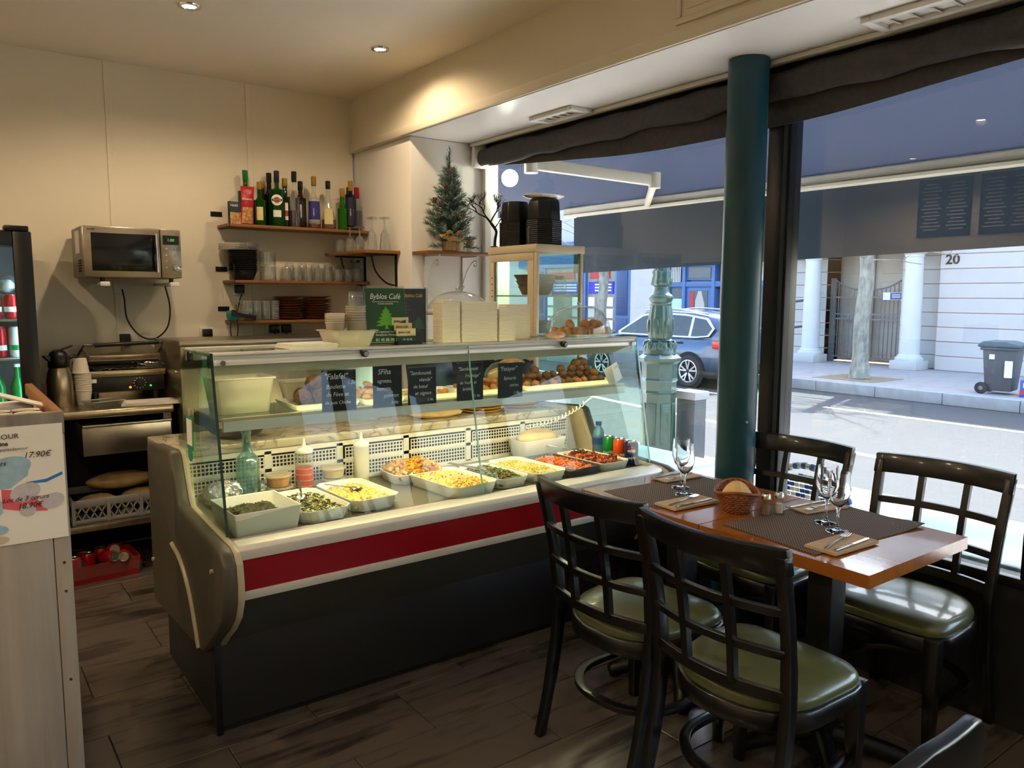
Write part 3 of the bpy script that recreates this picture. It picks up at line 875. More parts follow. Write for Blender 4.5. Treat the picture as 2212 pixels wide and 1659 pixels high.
obj('body', MB().box(-.09, -.13, 0.05, .09, .11, 0.66), 'bin_grey', lt, bevel=0.01)
obj('rim', MB().box(-.11, -.15, 0.66, .11, .13, 0.74), 'kerb_stone', lt, bevel=0.01)

# ---- awning over the pavement
aw = thing('awning', 'slate blue fabric awning stretched over the pavement outside', 'awning', (3.1, 2.0, 2.6))
obj('cloth', MB().grid(lambda u, v: (0.0+u*1.5, 4.9-v*9.7, 0.22-u*0.56-0.02*math.sin(math.pi*u)), 6, 14), 'awning_cloth', aw, thick=0.004, smooth=60)
obj('cassette', MB().box(-0.03, -4.8, 0.16, 0.12, 4.9, 0.32), 'awning_metal', aw, bevel=0.02)
obj('front_bar', MB().prism([(1.46, -0.42), (1.46, -0.345), (1.49, -0.33), (1.53, -0.35), (1.53, -0.40), (1.50, -0.43)], 'y', -4.8, 3.4), 'awning_metal', aw, bevel=0.004)
obj('bar_groove', MB().box(1.45, -4.79, -0.40, 1.462, 3.39, -0.392), 'steel_dark', aw)
val = obj('valance', MB().grid(lambda u, v: (1.50+0.012*math.sin(u*37)*v, 3.3-u*8.1, -0.41-v*(0.50-0.11*min(1, u*1.5))), 80, 4), 'awning_valance', aw, thick=0.004, smooth=60)
obj('valance_pocket', MB().grid(lambda u, v: (1.485+0.01*math.sin(u*21)*v, 3.25-u*1.92, -0.42-v*(0.45-0.05*u)), 24, 4), 'awning_valance', aw, thick=0.006, smooth=60)
for sh_, el, fo in (((0.06, 2.07, -0.26), (0.80, 1.69, -0.345), (1.46, 2.39, -0.39)), ((0.06, -3.4, -0.26), (0.80, -3.0, -0.345), (1.46, -3.7, -0.39))):
    a = obj('folding_arm', MB().bar(sh_, el, 0.05, 0.075), 'awning_metal', aw, bevel=0.012)
    obj('elbow', MB().cyl((el[0], el[1], el[2]-0.05), (el[0], el[1], el[2]+0.05), 0.04, n=16), 'awning_metal', a)
    obj('forearm', MB().bar(el, fo, 0.04, 0.06), 'awning_metal', a, bevel=0.01)
    obj('shoulder', MB().cyl((sh_[0], sh_[1], sh_[2]-0.06), (sh_[0], sh_[1], sh_[2]+0.06), 0.045, n=16), 'awning_metal', a)

# ---- pavement cafe furniture
def cafe_table(label, x0, y0, x1, y1, zt):
    cx, cy_ = (x0+x1)/2, (y0+y1)/2
    t = thing('cafe_table', label, 'table', (cx, cy_, ZN))
    obj('table_top', MB().box(x0-cx, y0-cy_, zt-ZN-0.03, x1-cx, y1-cy_, zt-ZN), 'table_pale_blue', t, bevel=0.012)
    obj('pedestal', MB().cyl((0, 0, 0.02), (0, 0, zt-ZN-0.03), 0.03, n=12), 'frame_dark', t)
    obj('foot', MB().box(-.2, -.2, 0, .2, .2, 0.02), 'frame_dark', t, bevel=0.006)
cafe_table('pale blue pavement table outside, left of the pillar', 3.12, 2.84, 3.60, 3.5, 0.55)
cafe_table('pale blue pavement table outside, behind the right-hand chairs', 3.08, 0.95, 3.54, 1.66, 0.53)
bc = thing('bistro_chair', 'blue and white woven bistro chair on the pavement outside', 'chair', (3.66, 2.16, ZN), R(0))
fr = smoothpath([(-0.12, -0.21, 0.40), (-0.2, -0.22, 0.62), (-0.24, -0.17, 0.80), (-0.26, 0, 0.87), (-0.24, 0.17, 0.80), (-0.2, 0.22, 0.62), (-0.12, 0.21, 0.40)], 8)
obj('back_hoop', MB().tube(fr, 0.016, 8), 'bistro_white', bc)
for i in range(0, len(fr)-1, 2):
    c = (fr[i]+fr[i+1])/2
    obj('hoop_wrap', MB().tube([fr[i], fr[i+1]], 0.0175, 8), 'bistro_blue', bc)
W_ = 13
for c in range(W_):
    for r_ in range(15):
        y = -0.18+0.36*(c+0.5)/W_; z = 0.42+0.40*(r_+0.5)/15
        if abs(y) > 0.19-max(0, (z-0.72))*1.3: continue
        col = 'bistro_blue' if (r_+abs(c-6)) % 4 < 2 else 'bistro_white'
        key = 'weave_'+col
        if key not in _meshes:
            mm = mesh(MB().box(-0.003, -0.0125, -0.0115, 0.003, 0.0125, 0.0115), 'cane', bevel=0.002, seg=1); mm.materials.append(MATS[col]); _meshes[key] = mm
        obj('cane', _meshes[key], None, bc, (-0.125-0.24*(z-0.40), y, z), (0, R(-14), R(8)))
obj('seat', MB().lathe([(0, 0.455), (0.19, 0.455), (0.205, 0.44), (0.19, 0.425), (0, 0.425)], 28), 'bistro_white', bc)
for sx in (-1, 1):
    for sy in (-1, 1):
        obj('leg', MB().tube([(sx*0.15, sy*0.15, 0.43), (sx*0.19, sy*0.18, 0)], 0.014, 8), 'rattan', bc)
# wall lamp shining at the left end of the window, outside
wl = thing('wall_lamp', 'glaring bright bulb lamp at the left end of the window', 'lamp', (3.10, 4.22, 2.26))
obj('globe', MB().blob((0, 0, 0), 0.055, 16, 10), mt('bulb_white', '#ffffff', 0.5, emit=('#fff4d8', 40)), wl, smooth=80)
obj('arm', MB().cyl((0.0, 0.05, 0), (0, 0.10, 0.0), 0.012, n=8), 'black_metal', wl)
# ================================================================ refrigerated display counter
mt('marble', '#dfd3ba', 0.25, var=(3.0, 0.0), coat=0.3)
def marble_material():
    m = MATS['marble']; nt = m.node_tree; b = nt.nodes['Principled BSDF']
    tc = nt.nodes.new('ShaderNodeTexCoord')
    n0 = nt.nodes.new('ShaderNodeTexNoise'); n0.inputs['Scale'].default_value = 5.0; n0.inputs['Detail'].default_value = 6; n0.inputs['Distortion'].default_value = 1.4
    nt.links.new(tc.outputs['Object'], n0.inputs[0])
    rp = nt.nodes.new('ShaderNodeValToRGB')
    e = rp.color_ramp.elements
    e[0].position = 0.44; e[0].color = lin('#b7a98c')
    e[1].position = 0.56; e[1].color = lin('#bfb299')
    k = rp.color_ramp.elements.new(0.5); k.color = lin('#7d745f')
    k = rp.color_ramp.elements.new(0.475); k.color = lin('#b0a284')
    k = rp.color_ramp.elements.new(0.525); k.color = lin('#b5a88c')
    nt.links.new(n0.outputs[0], rp.inputs[0])
    nt.links.new(rp.outputs[0], b.inputs['Base Color'])
marble_material()
mt('deck_steel', '#a8a398', 0.32, metal=0.85, var=(4, 0.08))
mt('tube_light', '#fff3d0', 0.5, emit=('#ffe6a8', 4))
CX0, CX1 = 0.665, 2.745
dc = thing('display_counter', 'long refrigerated glass food display counter with red stripe front', 'display counter', (0, 0, 0))
# plinth
obj('base', MB().box(0.695, 2.612, 0.025, 2.72, 3.30, 0.34), 'case_base', dc, bevel=0.004)
obj('toe_kick', MB().box(0.71, 2.63, 0.0, 2.70, 3.28, 0.03), 'black_matte', dc)
obj('corner_post', MB().box(0.688, 2.606, 0.0, 0.708, 2.626, 0.33), 'black_metal', dc, bevel=0.003)
for x in (2.155,):
    obj('bolt', MB().cyl((x, 2.612, 0.235), (x, 2.606, 0.235), 0.008, n=12), 'chrome', dc)
# slotted vent in the base at the right
sl = obj('vent_plate', MB().box(2.26, 2.606, 0.05, 2.62, 2.6115, 0.33), 'steel_dark', dc)
for r_ in range(4):
    for k in range(8):
        x = 2.29+k*0.04; z = 0.08+r_*0.06
        obj('vent_slot', MB().bar((x, 2.6055, z), (x+0.022, 2.6055, z+0.045), 0.007, 0.002, (0, 1, 0)), 'black_matte', sl)
# end panels: stepped profile with bulging front
prof = [(3.40, 0.235), (3.40, 0.88), (3.385, 0.905), (3.05, 0.925), (3.02, 0.915), (2.94, 0.76), (2.915, 0.735), (2.46, 0.708), (2.42, 0.695), (2.395, 0.665),
        (2.385, 0.60), (2.39, 0.54), (2.42, 0.48), (2.48, 0.42), (2.56, 0.36), (2.62, 0.31), (2.66, 0.285), (2.69, 0.28)]
for x0, x1, s in ((CX0, CX0+0.045, -1), (CX1-0.045, CX1, 1)):
    ep = obj('end_panel', MB().prism(prof, 'x', x0, x1), 'case_panel', dc, bevel=0.012, seg=3)
    inner = [(y+(0.012 if y < 2.95 else 0), z) for y, z in prof]
    xa = x1 if s < 0 else x0-0.022
    obj('edge_moulding', MB().prism([(y+0.004, z-0.004) for y, z in prof], 'x', xa-0.001, xa+0.023), 'case_edge', ep, bevel=0.006)
    xo = x0-0.006 if s < 0 else x1
    arc = smoothpath([(xo+0.003, 3.02, 0.575), (xo+0.003, 2.90, 0.545), (xo+0.003, 2.80, 0.47), (xo+0.003, 2.73, 0.36), (xo+0.003, 2.70, 0.29)], 6)
    obj('relief_rib', MB().tube(arc, 0.009, 8), 'case_edge', ep)
    for yy, zz in ((2.50, 0.62), (3.36, 0.42), (2.72, 0.34)):
        obj('screw_cap', MB().cyl((xo+0.006, yy, zz), (xo-0.002, yy, zz), 0.008, n=10), 'case_edge', ep)
XA, XB_ = CX0+0.066, CX1-0.066
# front: skirt, lower white rail, red strip, upper white rail
obj('front_skirt', MB().prism([(2.455, 0.525), (2.612, 0.33), (2.66, 0.33), (2.66, 0.525)], 'x', XA-0.01, XB_+0.01), 'case_skirt', dc)
obj('lower_rail', MB().prism([(2.438, 0.524), (2.436, 0.553), (2.47, 0.553), (2.47, 0.524)], 'x', XA, XB_), 'alu_white', dc, bevel=0.002)
obj('red_stripe', MB().box(XA, 2.443, 0.553, XB_, 2.50, 0.657), 'red_strip', dc)
obj('upper_rail', MB().prism([(2.436, 0.657), (2.438, 0.690), (2.452, 0.702), (2.50, 0.708), (2.515, 0.70), (2.56, 0.697), (2.56, 0.66)], 'x', XA, XB_), 'alu_white', dc, bevel=0.003)
# well
obj('deck', MB().box(XA-0.01, 2.555, 0.655, XB_+0.01, 3.125, 0.689), 'deck_steel', dc)
obj('well_back', MB().box(XA, 3.135, 0.66, XB_, 3.15, 0.875), 'black_matte', dc)
obj('rear_body', MB().box(XA-0.01, 3.16, 0.33, XB_+0.01, 3.39, 0.874), 'steel', dc)
# perforated air grille: two bands of square holes
def grille(x0, x1, z0, z1, px_, hole):
    m = MB()
    nx = int((x1-x0)/px_); nz = int((z1-z0)/px_)
    def quad(a, b, c, d): m.add([(a, 0, c), (b, 0, c), (b, 0, d), (a, 0, d)], [(0, 1, 2, 3)])
    w = px_-hole
    for k in range(nz+1):
        quad(x0, x1, z0+k*px_, z0+k*px_+w)
    for i in range(nx+1):
        for k in range(nz):
            quad(x0+i*px_, x0+i*px_+w, z0+k*px_+w, z0+(k+1)*px_)
    return m
g = obj('air_grille', MB().box(XA, 3.12, 0.868, XB_, 3.126, 0.876), 'grille_white', dc)
obj('grille_frame', MB().box(XA, 3.118, 0.69, XB_, 3.126, 0.706), 'grille_white', g)
obj('grille_frame', MB().box(XA, 3.118, 0.774, XB_, 3.126, 0.788), 'grille_white', g)
obj('grille_frame', MB().box(XA, 3.118, 0.848, XB_, 3.126, 0.869), 'grille_white', g)
for a, b in ((XA, 1.06), (1.06, 1.375), (1.40, 1.70), (1.725, 2.04), (2.065, 2.37), (2.39, XB_)):
    for z0, z1 in ((0.706, 0.775), (0.788, 0.85)):
        obj('grille_mesh', MB().add(*(lambda q: (q.v, q.f))(grille(a+0.006, b-0.006, z0, z1, 0.0155, 0.0105))).xf(Matrix.Translation((0, 3.121, 0))), 'grille_white', g, smooth=0, recalc=False)
    obj('grille_post', MB().box(b-0.008, 3.118, 0.70, b+0.02, 3.125, 0.86), 'grille_white', g)
# marble serving ledge
obj('marble_ledge', MB().box(XA-0.05, 3.095, 0.876, XB_+0.05, 3.46, 0.912), 'marble', dc, bevel=0.006)
# glazing
GX0, GX1 = 0.733, 2.70
ZT = 1.292
endp = [(2.545, 0.70), (2.655, ZT+0.012), (3.0, ZT+0.008), (3.13, 0.914), (3.02, 0.914), (2.94, 0.76), (2.91, 0.735)]
for x in (GX0-0.008, GX1):
    e = obj('end_glass', MB().prism(endp, 'x', x, x+0.008), 'glass_case', dc)
    obj('glass_edge', MB().add([(x-0.0005, 2.5435, 0.70), (x+0.0085, 2.5435, 0.70), (x+0.0085, 2.6535, ZT+0.012), (x-0.0005, 2.6535, ZT+0.012)], [(0, 1, 2, 3)]), 'glass_edge' if x < 1 else 'glass_edge_pale', e, thick=0.002)
SEAM = 1.74
def slope(x0, x1, off=0.0):
    return MB().add([(x0, 2.548+off, 0.703), (x1, 2.548+off, 0.703), (x1, 2.655+off, ZT), (x0, 2.655+off, ZT)], [(0, 1, 2, 3)])
obj('front_glass', slope(GX0+0.003, SEAM-0.002), 'glass_case', dc)
obj('front_glass', slope(SEAM+0.002, GX1-0.003, 0.004), 'glass_case', dc)
obj('seam_edge', MB().bar((SEAM, 2.546, 0.703), (SEAM, 2.653, ZT), 0.005, 0.006), 'glass_edge_pale', dc)
# top: double white rail at the front, glass lid, small black clamps
obj('top_glass', MB().box(GX0, 2.69, ZT-0.002, GX1, 3.0, ZT+0.006), 'glass_case', dc)
tr = obj('top_rail', MB().prism([(2.648, ZT-0.030), (2.648, ZT-0.012), (2.655, ZT-0.008), (2.655, ZT+0.002), (2.648, ZT+0.004), (2.65, ZT+0.012), (2.70, ZT+0.012), (2.70, ZT-0.030)], 'x', GX0+0.002, GX1-0.002), 'alu_white', dc, bevel=0.0015, seg=1)
obj('lower_lip', MB().box(GX0+0.01, 2.664, ZT-0.062, GX1-0.01, 2.672, ZT-0.030), 'case_edge', tr)
obj('rear_rail', MB().box(GX0+0.002, 2.985, ZT-0.035, GX1-0.002, 3.01, ZT+0.012), 'alu_white', dc, bevel=0.003)
for x in (1.275, 2.24):
    k = obj('clamp_knob', MB().cyl((x, 2.655, ZT-0.008), (x, 2.628, ZT-0.01), 0.013, n=16), 'black_plastic', dc, bevel=0.003)
    obj('knob_face', MB().cyl((x, 2.628, ZT-0.01), (x, 2.626, ZT-0.01), 0.009, n=16), 'steel_dark', k)
for x in (GX0+0.03, GX1-0.03):
    obj('glass_screw', MB().cyl((x, 2.648, ZT-0.02), (x, 2.640, ZT-0.021), 0.009, n=12), 'chrome', dc)
# corner brackets holding the end glass
for yy in (2.70, 2.96):
    obj('bracket', MB().cyl((GX0, yy, ZT-0.02), (GX0+0.012, yy, ZT-0.02), 0.022, n=16), 'steel_dark', dc)
# inner shelf with a deep front rail and the light under it
obj('shelf_glass', MB().box(GX0+0.03, 2.70, 1.066, GX1-0.03, 3.02, 1.074), 'glass_case', dc)
sr = obj('shelf_rail', MB().prism([(2.690, 1.030), (2.686, 1.078), (2.70, 1.078), (2.704, 1.03)], 'x', GX0+0.035, GX1-0.035), 'case_edge', dc, bevel=0.002)
obj('rail_face', MB().box(GX0+0.037, 2.684, 1.032, GX1-0.037, 2.688, 1.066), 'alu_white', sr)
for x in (GX0+0.02, GX1-0.04):
    obj('shelf_bracket', MB().box(x, 2.75, 1.02, x+0.02, 3.0, 1.066), 'steel_dark', dc, bevel=0.006)
lamp = obj('light_tube', MB().cyl((GX0+0.08, 2.725, 1.045), (GX1-0.08, 2.725, 1.045), 0.010, n=12), 'tube_light', dc)
def strip(name, x0, x1, y, z, w, power, col, tilt=0.0, parent=None):
    ld = bpy.data.lights.new(name, 'AREA'); ld.shape = 'RECTANGLE'; ld.size = x1-x0; ld.size_y = w; ld.energy = power; ld.color = col
    lo = bpy.data.objects.new(name, ld); COL.objects.link(lo); lo.location = ((x0+x1)/2, y, z); lo.rotation_euler = (tilt, 0, 0)
    lo.parent = parent
    return lo
strip('tube_beam', GX0+0.08, GX1-0.08, 2.735, 1.032, 0.02, 4.2, (1.0, 0.82, 0.50), R(12), dc)
obj('light_tube', MB().cyl((GX0+0.08, 2.70, ZT-0.048), (GX1-0.08, 2.70, ZT-0.048), 0.008, n=12), 'tube_light', dc)
strip('tube_beam', GX0+0.08, GX1-0.08, 2.71, ZT-0.058, 0.02, 0.9, (1.0, 0.80, 0.5), R(12), dc)
# coiled lamp cable at the right end
pts = []
for i in range(140):
    t = i/139
    base = Vector((2.60, 2.80, 1.03)).lerp(Vector((2.30, 2.98, 0.86)), t)
    base.z -= 0.035*math.sin(math.pi*t)
    a = 2*math.pi*16*max(0, t-0.2)/0.8
    rr = 0.010 if t > 0.2 else 0.0
    pts.append(base+Vector((0.2*rr*math.cos(a), rr*math.cos(a), rr*math.sin(a))))
obj('coiled_cable', MB().tube(pts, 0.0028, 5), 'white_plastic', dc, smooth=80)
# ================================================================ kitchen side: worktop, fridge, microwave, grill
mt('counter_wood', '#a2988c', 0.7, var=(3, 0.16, (6, 6, 0.5)), bump=(6, 0.25, (8, 8, 0.5)))
mt('counter_wood_worn', '#857c70', 0.7, var=(5, 0.25, (6, 6, 0.7)))
mt('microwave_steel', '#b8ac98', 0.27, metal=1.0, var=(2, 0.06, (1, 1, 18)))
mt('microwave_side', '#8e877b', 0.5, metal=0.5)
mt('oven_glass', '#0a0b0c', 0.12, spec=0.7)
mt('led_green', '#0e1a0c', 0.4, emit=('#54b030', 0.7))
mt('lamp_orange', '#e25a10', 0.4, emit=('#ff6a10', 2.0))
mt('lamp_green', '#1b9a30', 0.4, emit=('#20d040', 1.5))
mt('fridge_in', '#c9d2dc', 0.5)
mt('can_red', '#b5101c', 0.3, metal=0.3)
mt('can_pale', '#d6dede', 0.3, metal=0.3)
mt('can_green', '#15803c', 0.3, metal=0.3)
mt('crate_grey', '#8f8f8e', 0.6)
mt('plastic_film', '#b89a6a', 0.3, var=(8, 0.4))
mt('tray_red', '#a3201c', 0.45)
mt('paper_cup', '#e6dccb', 0.8)

wt = thing('steel_worktop', 'stainless steel worktop with drawer and shelf along the back wall', 'worktop', (0.3, 4.45, 0))
obj('top', MB().box(0.115, 0.0, 0.862, 0.72, 0.64, 0.905), 'steel_warm', wt, bevel=0.012, seg=3)
obj('back_upstand', MB().box(0.115, 0.62, 0.905, 0.72, 0.645, 0.99), 'steel_warm', wt)
obj('lower_shelf', MB().box(0.115, 0.03, 0.265, 0.72, 0.6, 0.30), 'steel_warm', wt, bevel=0.006)
for x in (0.14, 0.70):
    obj('leg', MB().box(x-0.02, 0.08, 0.0, x+0.02, 0.12, 0.86), 'steel_dark', wt)
dr = obj('drawer', MB().box(0.275, 0.02, 0.665, 0.705, 0.5, 0.825), 'steel', wt, bevel=0.004)
obj('drawer_lip', MB().box(0.275, 0.0, 0.815, 0.705, 0.03, 0.828), 'steel', dr, bevel=0.003)
obj('back_panel', MB().box(0.115, 0.60, 0.02, 0.72, 0.62, 0.86), 'panel_dark', wt)

# whitewashed wooden counter at the near left
wc = thing('wooden_counter', 'whitewashed plank bar counter at the left edge', 'counter', (0.262, 2.35, 0))
px0 = -1.15
bw = [0.0, -0.042, -0.205, -0.35, -0.52, -0.68, -0.85, -1.0, -1.15]
for i in range(len(bw)-1):
    obj('plank', MB().box(bw[i+1]+0.0012, 0.0, 0, bw[i]-0.0012, 0.018, 1.13), 'counter_wood', wc, bevel=0.002)
obj('top_board', MB().box(px0, -0.002, 1.131, 0, 0.016, 1.19), 'counter_wood_worn', wc, bevel=0.003)
for i in range(6):
    obj('side_plank', MB().box(-0.016, 0.02+i*0.128, 0, 0, 0.146+i*0.128, 1.15), 'counter_wood', wc, bevel=0.002)
obj('side_rim', MB().box(-0.022, 0.016, 1.15, 0.0, 0.80, 1.19), 'shelf_wood', wc, bevel=0.003)
obj('counter_deck', MB().box(px0, 0.018, 1.11, -0.018, 0.79, 1.13), 'steel_dark', wc)
for z, x in ((0.78, -0.02), (0.95, -0.022), (0.70, -0.02), (0.45, -0.022)):
    obj('nail', MB().cyl((x, 0.001, z), (x, -0.001, z), 0.004, n=8), 'steel_dark', wc)

# poster on the counter (artwork replaced by plain shapes, code square left blank)
po = thing('poster', 'white craft-shop poster with prices taped to the wooden counter', 'poster', (0.262, 2.35, 0))
PY = -0.0035
obj('sheet', MB().box(-0.222, PY, 0.852, -0.006, -0.001, 1.160), 'paper_white', po)
def pp(name, poly, mat, k=0):
    return obj(name, MB().prism(poly, 'y', PY-0.00025*(k+1), PY+0.0002), mat, po)
def ell(cx, cz, rx, rz, n=22, a=0.0):
    return [(cx+rx*math.cos(t)*math.cos(a)-rz*math.sin(t)*math.sin(a), cz+rx*math.cos(t)*math.sin(a)+rz*math.sin(t)*math.cos(a)) for t in [2*math.pi*i/n for i in range(n)]]
mt('ink_blue', '#9dbccd', 0.7, var=(40, 0.12)); mt('ink_blue2', '#2b78b8', 0.7); mt('ink_pink', '#e0606c', 0.7); mt('ink_grey', '#c3bcc0', 0.7, var=(60, 0.1)); mt('ink_tan', '#cbb597', 0.7)
pp('blue_cup_print', ell(-0.135, 1.052, 0.055, 0.030, a=0.2), 'ink_blue', 0)
pp('cup_side_print', [(-0.185, 1.04), (-0.085, 1.06), (-0.09, 1.03), (-0.13, 1.0), (-0.18, 1.0)], 'ink_blue', 1)
pp('blue_stroke_print', [(-0.095, 1.012), (-0.05, 1.015), (-0.012, 1.03), (-0.012, 1.022), (-0.05, 1.006), (-0.095, 1.008)], 'ink_blue2', 2)
pp('pink_wash_print', [(-0.15, 1.0), (-0.10, 0.99), (-0.06, 0.95), (-0.05, 0.93), (-0.10, 0.935), (-0.15, 0.95)], 'ink_pink', 3)
pp('heart_print', ell(-0.098, 0.986, 0.035, 0.024, a=0.3), 'ink_grey', 4)
pp('heart_print', ell(-0.038, 0.955, 0.028, 0.020, a=0.3), 'ink_grey', 5)
pp('heart_print', ell(-0.095, 0.938, 0.018, 0.016), 'ink_grey', 6)
pp('bowl_print', [(-0.222, 0.955), (-0.15, 0.97), (-0.15, 0.94), (-0.175, 0.915), (-0.222, 0.905)], 'ink_blue', 7)
pp('stripe_print', ell(-0.19, 0.962, 0.032, 0.012), 'sign_red', 8)
pp('pebble_print', ell(-0.158, 0.868, 0.018, 0.010), 'ink_tan', 9)
pp('cloud_print', ell(-0.175, 0.895, 0.035, 0.014), 'ink_blue', 10)
def ptx(s, size, x, z, sh=0.0, sx=1.0, b=0.0, mat='print_dark'):
    text(s, size, mat, po, (x, PY-0.0036, z), shear=sh, sx=sx, ext=0.0002, bold=b)
ptx("LES D'AMOUR", 0.0175, -0.219, 1.130, sx=1.05)
ptx("nique et r\u00e9sine", 0.0150, -0.219, 1.113, b=0.0004)
ptx("tsy.com/shop/Petalesdamour", 0.0115, -0.219, 1.099, mat='bin_grey')
ptx("Cups fleurs", 0.0175, -0.217, 1.062, 0.35)
ptx("17.90\u20ac", 0.0215, -0.098, 1.076, 0.25)
ptx("Lot de 3 c\u0153urs", 0.0165, -0.15, 0.965, 0.35)
ptx("18.90\u20ac", 0.0195, -0.118, 0.944, 0.25)
ptx("Etoiles", 0.0175, -0.217, 0.882, 0.35)
ptx("10\u20ac", 0.0195, -0.219, 0.862, 0.25)

# cups and lids on the wooden counter
cup_me = mesh(MB().lathe([(0.0, 0), (0.022, 0), (0.031, 0.05), (0.033, 0.052), (0.030, 0.050), (0.021, 0.004), (0, 0.004)], 20), 'cup'); cup_me.materials.append(MATS['paper_cup'])
for i, (x, y) in enumerate(((0.188, 2.42), (0.120, 2.42), (0.188, 2.49), (0.120, 2.49), (0.052, 2.42), (0.052, 2.49))):
    tag(obj('espresso_cup', cup_me, None, None, (x, y, 1.131)), 'small white paper espresso cup standing in rows on the wooden counter', 'cup', 'espresso cups on the wooden counter')
hk = thing('cup_lid_box', 'open white cardboard box tilted on the wooden counter behind the cups', 'box', (0.165, 2.62, 1.131), R(15))
obj('body', MB().box(-0.05, -0.02, 0, 0.05, 0.03, 0.06), 'paper_white', hk, bevel=0.004)
obj('flap', MB().cbox((0.02, -0.02, 0.066), (0.13, 0.045, 0.004), (0.2, 0.35, 0)), 'paper_white', hk)
cm = thing('coffee_machine', 'black coffee machine edge at the left border on the counter', 'coffee machine', (0.02, 2.47, 1.131))
obj('body', MB().box(-0.16, -0.06, 0, 0.045, 0.10, 0.17), 'black_plastic', cm, bevel=0.012)
obj('knob', MB().cyl((0.02, -0.02, 0.17), (0.02, -0.02, 0.19), 0.022, n=20), 'steel', cm, bevel=0.003)

# glass-door drinks fridge
fr_ = thing('drinks_fridge', 'tall black glass-door drinks fridge at the left edge', 'fridge', (0.10, 4.42, 0))
obj('back', MB().box(-0.33, 0.52, 0.05, 0.30, 0.56, 1.79), 'fridge_in', fr_)
obj('side_wall', MB().box(0.27, 0.0, 0.05, 0.30, 0.56, 1.79), 'black_plastic', fr_)
obj('side_wall', MB().box(-0.36, 0.0, 0.05, -0.33, 0.56, 1.79), 'black_plastic', fr_)
obj('top_panel', MB().box(-0.36, 0.0, 1.74, 0.30, 0.56, 1.795), 'black_plastic', fr_, bevel=0.006)
obj('base_panel', MB().box(-0.36, 0.0, 0.0, 0.30, 0.56, 0.12), 'black_plastic', fr_)
dr_ = obj('door_frame', MB().box(0.222, -0.05, 0.10, 0.30, 0.0, 1.79), 'black_plastic', fr_, bevel=0.008)
obj('door_rail', MB().box(-0.36, -0.05, 1.72, 0.222, 0.0, 1.79), 'black_plastic', dr_, bevel=0.006)
obj('door_glass', MB().box(-0.34, -0.03, 0.12, 0.225, -0.022, 1.72), 'glass_case', dr_)
obj('hinge', MB().box(0.19, -0.055, 1.79, 0.29, 0.02, 1.815), 'black_plastic', fr_, bevel=0.006)
for z in (0.35, 0.60, 0.90, 1.185, 1.372):
    obj('wire_shelf', MB().box(-0.33, 0.02, z-0.008, 0.27, 0.5, z), 'can_pale', fr_)
obj('light_strip', MB().box(0.245, 0.04, 0.3, 0.262, 0.06, 1.70), mt('fridge_led', '#ffffff', 0.5, emit=('#cfe2ff', 10)), fr_)
def can(label, x, y, z, mat, group=None, r=0.033, h=0.118, top='steel'):
    t = thing('drink_can', label, 'can', (x, y, z), group=group)
    obj('body', MB().lathe([(0, 0), (r-0.006, 0), (r, 0.01), (r, h-0.012), (r-0.006, h-0.002)], 20), mat, t, smooth=50)
    obj('lid', MB().lathe([(r-0.006, h-0.002), (r-0.007, h), (r-0.010, h-0.004), (0, h-0.004)], 20), top, t, smooth=30)
    return t
for i, (x, z, m_, w) in enumerate(((0.315, 1.374, 'can_red', 'right-hand red'), (0.24, 1.374, 'can_red', 'left-hand red'), (0.165, 1.374, 'can_red', 'far left red'), (0.325, 1.187, 'can_pale', 'right-hand pale'), (0.25, 1.187, 'can_red', 'red'), (0.175, 1.187, 'can_pale', 'far left pale'))):
    sh_ = 'upper' if z > 1.3 else 'lower'
    t = can('%s drink can on the %s lit fridge shelf' % (w, sh_), x, 4.55, z, m_, 'cans on the fridge shelves', 0.033, 0.15 if z < 1.3 else 0.118)
    obj('white_wave', MB().lathe([(0.0334, 0.035), (0.0334, 0.06)], 20), 'print_white' if m_ == 'can_red' else 'can_green', t)

for i, (x, lab) in enumerate(((0.32, 'green glass bottle at the right of the lowest visible fridge shelf'), (0.235, 'green glass bottle left of its twin in the fridge'))):
    t = thing('bottle', lab, 'bottle', (x, 4.56, 0.902), group='bottles in the fridge')
    obj('glass', MB().lathe([(0, 0), (0.032, 0), (0.034, 0.01), (0.034, 0.14), (0.014, 0.19), (0.013, 0.24)], 20), 'can_green', t, smooth=50)
    obj('cap', MB().lathe([(0.015, 0.235), (0.015, 0.25), (0, 0.25)], 14), 'white_plastic', t)
bagf = thing('film_bag', 'crinkled clear bag on the top of the fridge cans', 'bag', (0.30, 4.55, 1.495))
obj('film', MB().blob((0, 0, 0.045), (0.055, 0.05, 0.045), 16, 10, 0.1, rnd=random.Random(2)), 'plastic_clear', bagf, smooth=40)
obj('crumpled_core', MB().blob((0, 0, 0.04), (0.035, 0.03, 0.03), 12, 8, 0.15, rnd=random.Random(3)), 'can_pale', bagf, smooth=40)
# microwave on wall brackets
mw = thing('microwave', 'stainless microwave oven mounted on wall brackets', 'microwave', (0.90, 4.68, 1.585))
obj('case', MB().box(-0.245, 0.02, 0, 0.245, 0.37, 0.27), 'microwave_side', mw, bevel=0.006)
fd = obj('door', MB().box(-0.245, -0.005, 0, 0.135, 0.025, 0.27), 'microwave_steel', mw, bevel=0.006)
obj('window', MB().box(-0.205, -0.008, 0.035, 0.125, 0.0, 0.235), 'oven_glass', fd, bevel=0.002)
hd = obj('handle', MB().cyl((0.113, -0.035, 0.03), (0.113, -0.035, 0.24), 0.007, n=12), 'chrome', fd)
for z in (0.035, 0.235):
    obj('handle_post', MB().cyl((0.113, -0.035, z), (0.113, 0.0, z), 0.006, n=10), 'chrome', hd)
cp = obj('control_panel', MB().box(0.138, -0.005, 0, 0.245, 0.025, 0.27), 'microwave_steel', mw, bevel=0.005)
